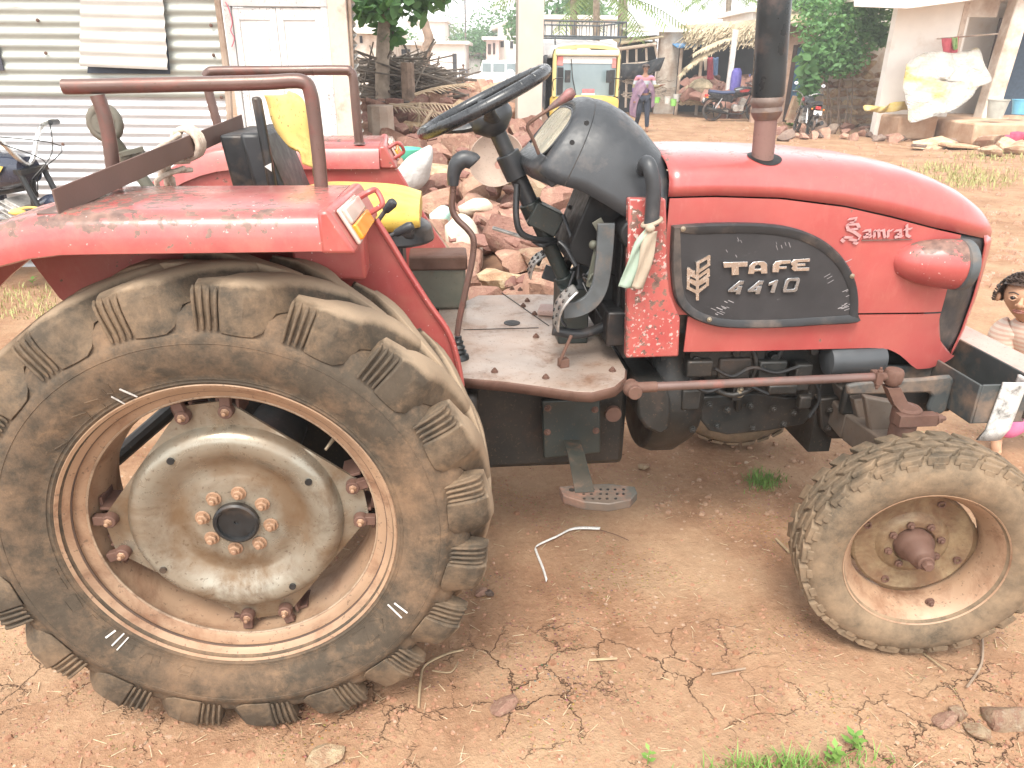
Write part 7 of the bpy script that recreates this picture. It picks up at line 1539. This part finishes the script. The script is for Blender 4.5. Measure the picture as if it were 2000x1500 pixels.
for (px,py,D,rx,rz_,n_,lb,sd_) in ((965,60,70,2.6,2.6,900,'rounded green tree behind the far pale houses',1),(920,95,66,2.2,1.9,600,'low green tree left of the far pale house',2),(880,70,90,1.4,2.6,350,'thin upright tree on the horizon',3),(782,95,60,1.5,1.8,350,'small tree behind the gateway house',4),(1085,15,48,2.6,2.4,900,'green tree behind the concrete pole',5),(1140,40,50,2.4,1.8,700,'broad tree behind the rickshaw rack',6),(1690,-30,26,2.0,1.2,500,'tree top above the ruined wall',7)):
    c = far(px,py,D); tree(V3((c.x,c.y,0)), [V3((c.x,c.y,0)), V3((c.x,c.y,c.z))], .18, [(c,(rx,rx,rz_)),(c+V3((rx*.5,0,-rz_*.3)),(rx*.7,rx*.7,rz_*.6)),(c+V3((-rx*.6,0,-rz_*.4)),(rx*.6,rx*.6,rz_*.5))], n_*4, .30, lb, M['leaf_far'], M['bark'], seed=sd_, group='trees beyond the street')
def palm(px, py, D, r_, label, seed, L=2.6, n_=14):
    c = far(px,py,D); t = tag(empty('palm_tree', (c.x,c.y,0)), label, 'palm', 'palms behind the street'); b0 = V3((c.x,c.y,0)); B = MB(); P = smoothpath([V3((.25,0,0)),V3((.1,0,c.z*.5)),V3((0,0,c.z))],6); B.tube(P, [r_*(1.15-.3*i/len(P))*(1+.05*(i % 2)) for i in range(len(P))], 10); B.build('trunk', M['bark'], t); B = MB(); q = random.Random(seed)
    for k in range(n_): a = 2*pi*k/n_+q.uniform(-.2,.2); palmleaf(B, V3((0,0,c.z)), (cos(a),sin(a),q.uniform(-.1,.8)), L*q.uniform(.85,1.1), q.uniform(.35,.6), q, 26, .06, .42)
    B.build('crown', M['frond'], t)
palm(1120,-25,30,.13,'coconut palm whose trunk rises left of the rickshaw rack',1); palm(1165,-6,27,.12,'coconut palm with fronds hanging above the rickshaw rack',2,3.6); palm(1218,-40,31,.19,'coconut palm with a thick trunk right of the rickshaw',3,3.0); palm(1425,-12,40,.15,'coconut palm crown above the lean-to roof',4,2.6); palm(1575,-22,30,.15,'coconut palm behind the thatched hut',5,2.6)
palm(875,52,85,.14,'far small palm above the white house',6,2.4,10)
B = MB(); p = far(909,60,58); B.tube([V3((p.x,p.y,0)),V3((p.x,p.y,6))], .07, 6); tag(B.build('utility_pole', M['greylight']), 'thin grey utility pole at the far end of the street', 'pole')
# purple drum by the white post
dp = far(1435,175,27.0); B = MB(); B.lathe([(.02,.70),(.10,.69),(.165,.58),(.18,.3),(.17,0)], dp-V3((0,0,.02)), (0,0,1), 20, False, True); tag(B.build('covered_drum', cloth_mat('violet sheet', (.09,.08,.28), (.16,.14,.40))), 'drum covered with a violet sheet behind the street motorcycle', 'drum')
for i in range(14): RUB.add(q.choice(ROCKS), V3((dp.x+q.uniform(-.9,.7),dp.y+q.uniform(-.1,.5),q.uniform(.05,.75))), q.uniform(.4,.65), q)

tag(RUB.b.build('rubble', M['stone'], smooth=24), 'small red rubble along the street and between the bigger stones', 'rubble', kind='stuff')
# ================================================================ PEOPLE
def skin_mat(name, c): 
    n = NT(name); n.set(col=n.ramp(n.noise(12, 4), [(.3, tuple(x*.88 for x in c)), (.7, tuple(x*1.1 for x in c))]), rough=.55, sub=.0, spec=.4); return n.m
M['skin'] = skin_mat('brown skin', (.25,.125,.075)); M['skinchild'] = skin_mat('child skin', (.46,.265,.165)); M['hair'] = plain('black brown hair', (.055,.033,.024), .5, .4, 40, bump=.5, bscale=120); M['eyew'] = plain('eye white', (.45,.41,.37), .3, .02); M['iris'] = plain('dark iris', (.015,.010,.008), .15); M['lip'] = plain('lips', (.26,.10,.075), .5)
def skinmesh(name, J, E_, mat, parent, root='pelvis', sub=2, smooth=True):
    names = list(J); me = bpy.data.meshes.new(name); me.from_pydata([J[k][0] for k in names], [(names.index(a), names.index(b_)) for a, b_ in E_], []); me.materials.append(mat)
    ob = bpy.data.objects.new(name, me); COL.objects.link(ob)
    if parent: ob.parent = parent
    md = ob.modifiers.new('skin', 'SKIN'); md.use_smooth_shade = True; md.branch_smoothing = .6
    for i, k in enumerate(names):
        r_ = J[k][1]; r_ = r_ if isinstance(r_, tuple) else (r_, r_); me.skin_vertices[0].data[i].radius = r_; me.skin_vertices[0].data[i].use_root = (k == root)
    s_ = ob.modifiers.new('sub', 'SUBSURF'); s_.levels = sub; s_.render_levels = sub
    return ob
def chain(J, E_, first, items):
    prev = first
    for k, p, r_ in items: J[k] = (p, r_); E_.append((prev, k)); prev = k
def hand(J, E_, wrist, pre, w_, d, side, up, k=1.):
    # palm, four unequal fingers with a bend, and a thumb leaving the side of the palm
    d = V3(d).normalized(); s_ = V3(side).normalized(); u = V3(up).normalized(); w_ = V3(w_)
    chain(J, E_, wrist, [(pre+'palm', w_+d*.045*k, (.030*k,.014*k))])
    for i, (o, L) in enumerate(((-.026,.058),(-.009,.070),(.009,.066),(.025,.050))):
        b0 = w_+d*.075*k+s_*o*k; chain(J, E_, pre+'palm', [(pre+'f%d' % i, b0, .0085*k), (pre+'f%da' % i, b0+(d+u*.25)*L*.5*k, .008*k), (pre+'f%db' % i, b0+(d*.8+u*.6)*L*k, .0065*k)])
    chain(J, E_, pre+'palm', [(pre+'t0', w_+d*.035*k-s_*.036*k, .010*k), (pre+'t1', w_+d*.06*k-s_*.052*k+u*.012*k, .008*k)])
def head(parent, c, r_, face, skin, hairm, hairfn, lips=True):
    # face: unit direction the head looks to; builds the eyes, brows, lips and hair as parts
    f = V3(face).normalized(); sd_ = f.cross(V3((0,0,1))).normalized(); u = sd_.cross(f)
    P = lambda a, b_, d: V3(c)+(sd_*a+u*b_+f*d)*r_
    for s_ in (-1,1):
        B = MB(); B.ball(P(.33*s_,.02,.80), r_*.125, 14, 10); e = B.build('eye', M['eyew'], parent, smooth=180); B = MB(); B.ball(P(.33*s_-.0,.005,.862), r_*.095, 12, 8); B.build('iris', M['iris'], e, smooth=180)
        B = MB(); B.tube(smoothpath([P(.15*s_,.17,.93),P(.34*s_,.23,.90),P(.54*s_,.17,.76)],4), [r_*.03]*8+[r_*.015], 6); B.build('eyebrow', hairm, parent)
        B = MB(); B.tube(smoothpath([P(.18*s_,.03,.90),P(.33*s_,.105,.915),P(.48*s_,.03,.83)],4), r_*.036, 6); B.tube(smoothpath([P(.19*s_,-.03,.90),P(.33*s_,-.10,.905),P(.47*s_,-.03,.83)],4), r_*.028, 6); B.build('eyelid', skin, parent)
        B = MB(); B.ball(P(.93*s_,-.08,.02), (r_*.10,r_*.13,r_*.2), 12, 8); B.build('ear', skin, parent, smooth=180)
    B = MB(); B.tube(smoothpath([P(0,.05,.90),P(0,-.12,1.0),P(0,-.24,1.08),P(0,-.30,.98)],4), [r_*x for x in (.06,.065,.07,.08,.09,.10,.11,.12,.125,.12,.11,.10,.08)], 10); B.ball(P(-.11,-.27,.97), r_*.075, 10, 8); B.ball(P(.11,-.27,.97), r_*.075, 10, 8); B.build('nose', skin, parent, smooth=180)
    B = MB(); B.tube(smoothpath([P(-.22,-.50,.86),P(-.08,-.465,.945),P(0,-.48,.95),P(.08,-.465,.945),P(.22,-.50,.86)],3), [r_*.02]+[r_*.042]*11+[r_*.02], 8); B.tube(smoothpath([P(-.20,-.52,.86),P(0,-.56,.93),P(.20,-.52,.86)],4), [r_*.02]+[r_*.05]*7+[r_*.02], 8); B.build('lips', M['lip'], parent, smooth=180)
    hairfn(P, r_, parent, hairm)
def hair_cap(P, r_, parent, hairm, low=-.35, curls=0, seed=1, bun=False):
    kk = 1.16 if bun else 1.05; B = MB(); q = random.Random(seed); rows = []
    for i in range(13):
        a = pi*.5*i/12*1.12
        row = []
        for j in range(33):
            t = 2*pi*j/32; lim = low if cos(t) < .2 else (.52 if cos(t) > .55 else low+(.52-low)*(cos(t)-.2)/.35)
            z = cos(a); rr_ = sin(a); k = kk+.03*sin(t*7+i); zz = max(z*1.08, lim); rr_ = rr_ if z*1.08 > lim else max(rr_, .86)
            row.append(P(sin(t)*rr_*k*.98, zz, cos(t)*rr_*k*.98-.06))
        rows.append(row)
    B.loft(rows, closed=False, cap0=False, cap1=False)
    if bun: B.ball(P(0,.0,-1.1), r_*.42, 14, 10)
    for k in range(curls):
        t = q.uniform(0,2*pi); ph = q.uniform(-.25,1.2); rr_ = cos(ph) if ph > 0 else 1; 
        if cos(t) > .45 and ph < .55: continue
        p = P(sin(t)*rr_*1.08, sin(ph)*1.08, cos(t)*rr_*1.05-.06); d = (p-P(0,0,0)).normalized(); s_ = d.cross(V3((0,0,1))).normalized(); w_ = d.cross(s_); L = r_*q.uniform(.10,.28); pp_ = [p+(d*.22*sin(g)+s_*(cos(g)-1)*.25*q.choice((-1,1))+w_*-.16*g/2)*L*1.6 for g in [.7*x for x in range(5)]]; B.tube(pp_, [r_*.024]*3+[r_*.018,r_*.008], 4)
    return B.build('hair', hairm, parent, smooth=80)
# ---- the child at the right edge, standing behind the front carrier
cf = gz(2008,888); FIG = tag(empty('person', (cf.x,cf.y,0)), 'small child with dark curly hair in a peach striped shirt and pink trousers', 'child'); c0_ = V3((cf.x,cf.y,0)); fy = V3((-.45,-.89,0)).normalized(); sx_ = V3((.89,-.45,0))
hc = at(2000,584,cf.y-.06)-c0_; H_ = hc.z
def b(s_, f_, z): return sx_*s_+fy*f_+V3((0,0,z))
hip = .43*H_; sh = H_-.138; J = {'pelvis':(b(0,0,hip+.02),(.075,.06))}; E_ = []
off = hc-b(0,0,hc.z)
def bo(s_, f_, z): return b(s_,f_,z)+off*max(0,min(1,(z-hip)/(H_-hip)))
chain(J,E_,'pelvis',[('waist',bo(0,0,hip+.11),(.078,.06)),('chest',bo(0,.005,sh-.05),(.088,.062)),('neck0',bo(0,0,sh+.035),(.04,.038)),('neck1',bo(0,.01,H_-.085),(.034,.034)),('jaw',bo(0,.022,H_-.055),(.058,.056)),('face',bo(0,.012,H_+.0),(.086,.082)),('skull',bo(0,-.004,H_+.048),(.083,.085)),('crown',bo(0,-.006,H_+.085),(.05,.055))])
for s_, nm in ((-1,'l'),(1,'r')):
    chain(J,E_,'chest',[(nm+'sh',bo(s_*.100,0,sh-.018),.034),(nm+'el',bo(s_*.150,.03,sh-.17),.027),(nm+'wr',bo(s_*.135,.12,sh-.27),.019)])
    hand(J,E_,nm+'wr',nm,bo(s_*.135,.12,sh-.27),b(0,.6,-.5),b(s_,0,0),b(0,-.4,-.6),.62)
chain(J,E_,'pelvis',[('lh',b(-.055,0,hip-.03),.06),('lk',b(-.075,.03,hip*.54),.044),('la',b(-.14,-.02,.06),.028),('lf',b(-.145,.05,.022),(.028,.018)),('lt',b(-.145,.10,.016),(.026,.012))])
chain(J,E_,'pelvis',[('rh',b(.055,0,hip-.03),.06),('rk',b(.06,.04,hip*.54),.044),('ra',b(.035,-.02,.055),.026),('rf',b(.03,.05,.022),(.028,.018)),('rt',b(.028,.10,.016),(.026,.012))])
skinmesh('body', J, E_, M['skinchild'], FIG)
def peach():
    n = NT('peach striped shirt'); z = n.sep()[2]; s2 = n.math('SINE', n.math('MULTIPLY', z, 2*pi/.021)); n.set(col=n.mix(n.step(s2, -.2, .2), (.72,.60,.50), (.68,.46,.36)), rough=.9); n.bump(n.noise(20, 4), .5, .01); return n.m
B = MB(); rr_ = []
for z, a_, b2 in ((hip-.01,.122,.098),(hip+.02,.120,.096),(hip+.08,.112,.088),(hip+.15,.112,.086),(sh-.10,.118,.086),(sh-.05,.122,.082),(sh-.01,.112,.072),(sh+.018,.078,.060),(sh+.036,.056,.050)):
    rr_.append([bo(a_*cos(t)*(1+.03*sin(5*t+z*30)), b2*sin(t)*(1+.03*sin(4*t+z*22))+.004, z+.006*sin(3*t)*(z < hip)) for t in [2*pi*k/28 for k in range(28)]])
B.loft(rr_, cap0=False, cap1=False)
for s_ in (-1,1): B.tube(smoothpath([bo(s_*.075,0,sh-.008),bo(s_*.115,.004,sh-.035),bo(s_*.148,.018,sh-.105)],4), [.050,.052,.053,.053,.053,.053,.054,.054,.055], 16, caps=False)
B.build('shirt', peach(), FIG, smooth=80, solid=.004)
B = MB(); B.tube([bo(.05*cos(t),.047*sin(t)+.004,sh+.032+.012*-sin(t)) for t in [2*pi*k/24 for k in range(24)]], .006, 8, closed=True); B.build('collar', plain('orange collar', (.75,.38,.22), .8), FIG)
JP = {'pelvis':(b(0,0,hip+.01),(.088,.07)),'lh':(b(-.058,0,hip-.05),.078),'lk':(b(-.085,.02,hip*.52),.066),'la':(b(-.14,-.01,.075),.060),'rh':(b(.058,0,hip-.05),.078),'rk':(b(.06,.035,hip*.58),.064),'ra':(b(.045,.0,.15),.058)}
skinmesh('trousers', JP, [('pelvis','lh'),('lh','lk'),('lk','la'),('pelvis','rh'),('rh','rk'),('rk','ra')], cloth_mat('pink cloth', (.66,.16,.34), (.78,.28,.46)), FIG)
head(FIG, hc+V3((0,0,.0)), .098, (CAM_POS+V3((-.35,0,-.1))-(hc+c0_)), M['skinchild'], M['hair'], lambda P,r_,p_,m_: hair_cap(P,r_,p_,m_,-.25,620,4))
# ---- woman walking in the street
wp_ = gz(1252,258); WM = tag(empty('person', (wp_.x,wp_.y,0), 0), 'woman walking in the street wearing a striped sweater, dark trousers and a mauve shawl', 'woman')
def stand(root, s_, skin, top, bottom, pose='walk', hairlow=-.5, bun=True, face=(0,-1,0)):
    J = {'pelvis':((0,0,.93*s_),(.15*s_,.11*s_))}; E_ = []
    chain(J,E_,'pelvis',[('waist',(0,0,1.07*s_),(.125*s_,.095*s_)),('chest',(0,.0,1.26*s_),(.15*s_,.105*s_)),('neck0',(0,0,1.42*s_),(.06*s_,.06*s_)),('neck1',(0,-.01,1.48*s_),(.048*s_,.048*s_)),('jaw',(0,-.02,1.52*s_),(.06*s_,.062*s_)),('face',(0,-.012,1.57*s_),(.074*s_,.082*s_)),('skull',(0,.004,1.605*s_),(.07*s_,.08*s_))])
    A = {'walk':(((-.20,0,1.37),(-.27,.02,1.10),(-.25,-.04,.86)),((.20,0,1.37),(.27,-.02,1.13),(.40,-.20,1.17))),'stand':(((-.20,0,1.37),(-.26,.03,1.1),(-.24,-.02,.85)),((.20,0,1.37),(.26,.03,1.1),(.24,-.02,.85)))}[pose]
    for nm, (a, e, w_) in zip('lr', A):
        chain(J,E_,'chest',[(nm+'sh',V3(a)*s_,.062*s_),(nm+'el',V3(e)*s_,.042*s_),(nm+'wr',V3(w_)*s_,.028*s_)]); hand(J,E_,nm+'wr',nm,V3(w_)*s_,V3(w_)-V3(e),(1,0,0),(0,-1,0),s_)
    Lg = {'walk':(((-.085,0,.86),(-.10,-.02,.48),(-.13,.18,.09),(-.13,.06,.04)),((.085,0,.86),(.11,-.08,.48),(.13,-.10,.085),(.13,-.23,.03))),'stand':(((-.085,0,.86),(-.10,-.02,.48),(-.11,.03,.085),(-.11,-.12,.03)),((.085,0,.86),(.10,-.02,.48),(.11,.03,.085),(.11,-.12,.03)))}[pose]
    for nm, (a, k, an, f) in zip('lr', Lg): chain(J,E_,'pelvis',[(nm+'hp',V3(a)*s_,.095*s_),(nm+'kn',V3(k)*s_,.062*s_),(nm+'an',V3(an)*s_,.04*s_),(nm+'ft',V3(f)*s_,(.042*s_,.026*s_))])
    skinmesh('body', J, E_, skin, root)
    JT = {k: (J[k][0], tuple(x+.02 for x in J[k][1])) for k in ('pelvis','waist','chest')}; JT['neck0'] = ((0,0,1.425*s_),(.066*s_,.066*s_)); ET = [('pelvis','waist'),('waist','chest'),('chest','neck0')]
    for nm, (a, e, w_) in zip('lr', A): JT[nm+'1'] = (V3(a)*s_,.076*s_); JT[nm+'2'] = (V3(e)*s_,.055*s_); JT[nm+'3'] = (V3(e).lerp(V3(w_),.9)*s_,.042*s_); ET += [('chest',nm+'1'),(nm+'1',nm+'2'),(nm+'2',nm+'3')]
    skinmesh('top', JT, ET, top, root)
    JB = {'pelvis':((0,0,.92*s_),(.158*s_,.118*s_))}; EB = []
    for nm, (a, k, an, f) in zip('lr', Lg): JB[nm+'1'] = (V3(a)*s_,.108*s_); JB[nm+'2'] = (V3(k)*s_,.074*s_); JB[nm+'3'] = (V3(an)*s_+V3((0,0,.03)),.056*s_); EB += [('pelvis',nm+'1'),(nm+'1',nm+'2'),(nm+'2',nm+'3')]
    skinmesh('trousers', JB, EB, bottom, root)
    head(root, V3((0,-.01*s_,1.585*s_)), .093*s_, face, skin, M['hair'], lambda P,r_,p_,m_: hair_cap(P,r_,p_,m_,hairlow,0,3,bun))
def stripes():
    n = NT('striped sweater'); z = n.sep()[2]; n.set(col=n.ramp(n.math('DIVIDE', z, 1.6), [(.5,(.16,.10,.22)),(.70,(.25,.22,.13)),(.755,(.40,.43,.45)),(.815,(.45,.17,.19)),(.875,(.25,.17,.27))], 'CONSTANT'), rough=.95); n.bump(n.noise(70,3), .3, .005); return n.m
stand(WM, 1.02, M['skin'], stripes(), plain('navy trousers', (.022,.028,.045), .85, .2, 10), 'walk', -.4, True, (.15,-1,-.12)); WM.rotation_euler = (0,0,-.12)
B = MB(); L1 = smoothpath([(-.10,-.13,1.36),(-.24,-.10,1.25),(-.31,-.06,1.0),(-.36,-.02,.72),(-.34,.02,.42)],5); R1 = smoothpath([(.05,-.16,1.15),(-.06,-.17,1.0),(-.14,-.13,.85),(-.18,-.08,.62),(-.17,-.04,.36)],5)
B.loft([[L1[i].lerp(R1[i], k/6)+V3((0,-.02*sin(k*1.9+i*.3),0)) for k in range(7)] for i in range(len(L1))], closed=False, cap0=False, cap1=False); L1 = smoothpath([(.12,-.15,1.30),(.24,-.06,1.15),(.30,.02,.95),(.31,.05,.66)],5); R1 = smoothpath([(.06,-.17,1.12),(.17,-.12,1.0),(.20,-.05,.85),(.22,-.02,.62)],5)
B.loft([[L1[i].lerp(R1[i], k/4) for k in range(5)] for i in range(len(L1))], closed=False, cap0=False, cap1=False)
B.build('shawl', cloth_mat('mauve shawl', (.19,.12,.20), (.30,.21,.25)), WM, smooth=80, solid=.01)
fp_ = far(905,150,52); FP2 = tag(empty('person', (fp_.x,fp_.y,0), .1), 'tiny figure in a dark printed shirt and jeans at the far end of the street', 'person'); stand(FP2, 1.0, M['skin'], plain('dark shirt', (.09,.09,.11), .9), plain('blue jeans', (.10,.16,.26), .9), 'stand', -.1, False)
fp_ = far(888,145,58); FP3 = tag(empty('person', (fp_.x,fp_.y,0), -.2), 'distant figure in reddish clothes before the dark doorway', 'person'); stand(FP3, .92, M['skin'], plain('red top', (.40,.12,.13), .9), plain('maroon skirt', (.25,.10,.12), .9), 'stand', -.5, True)
# ================================================================ AIR: lens glare imitated by an added pale haze over the village
hm = bpy.data.materials.new('pale haze'); hm.use_nodes = True; t_ = hm.node_tree; t_.nodes.clear(); o_ = t_.nodes.new('ShaderNodeOutputMaterial'); v_ = t_.nodes.new('ShaderNodeVolumePrincipled')
v_.inputs['Color'].default_value = (.96,.97,.98,1); v_.inputs['Density'].default_value = .0034; v_.inputs['Anisotropy'].default_value = .2
t_.links.new(v_.outputs[0], o_.inputs['Volume'])
tag(MB().bb(-132,132,-27,302,-1.2,12).build('veil', hm, smooth=0), 'thin white haze added over the street to imitate lens glare', 'veil', kind='stuff')
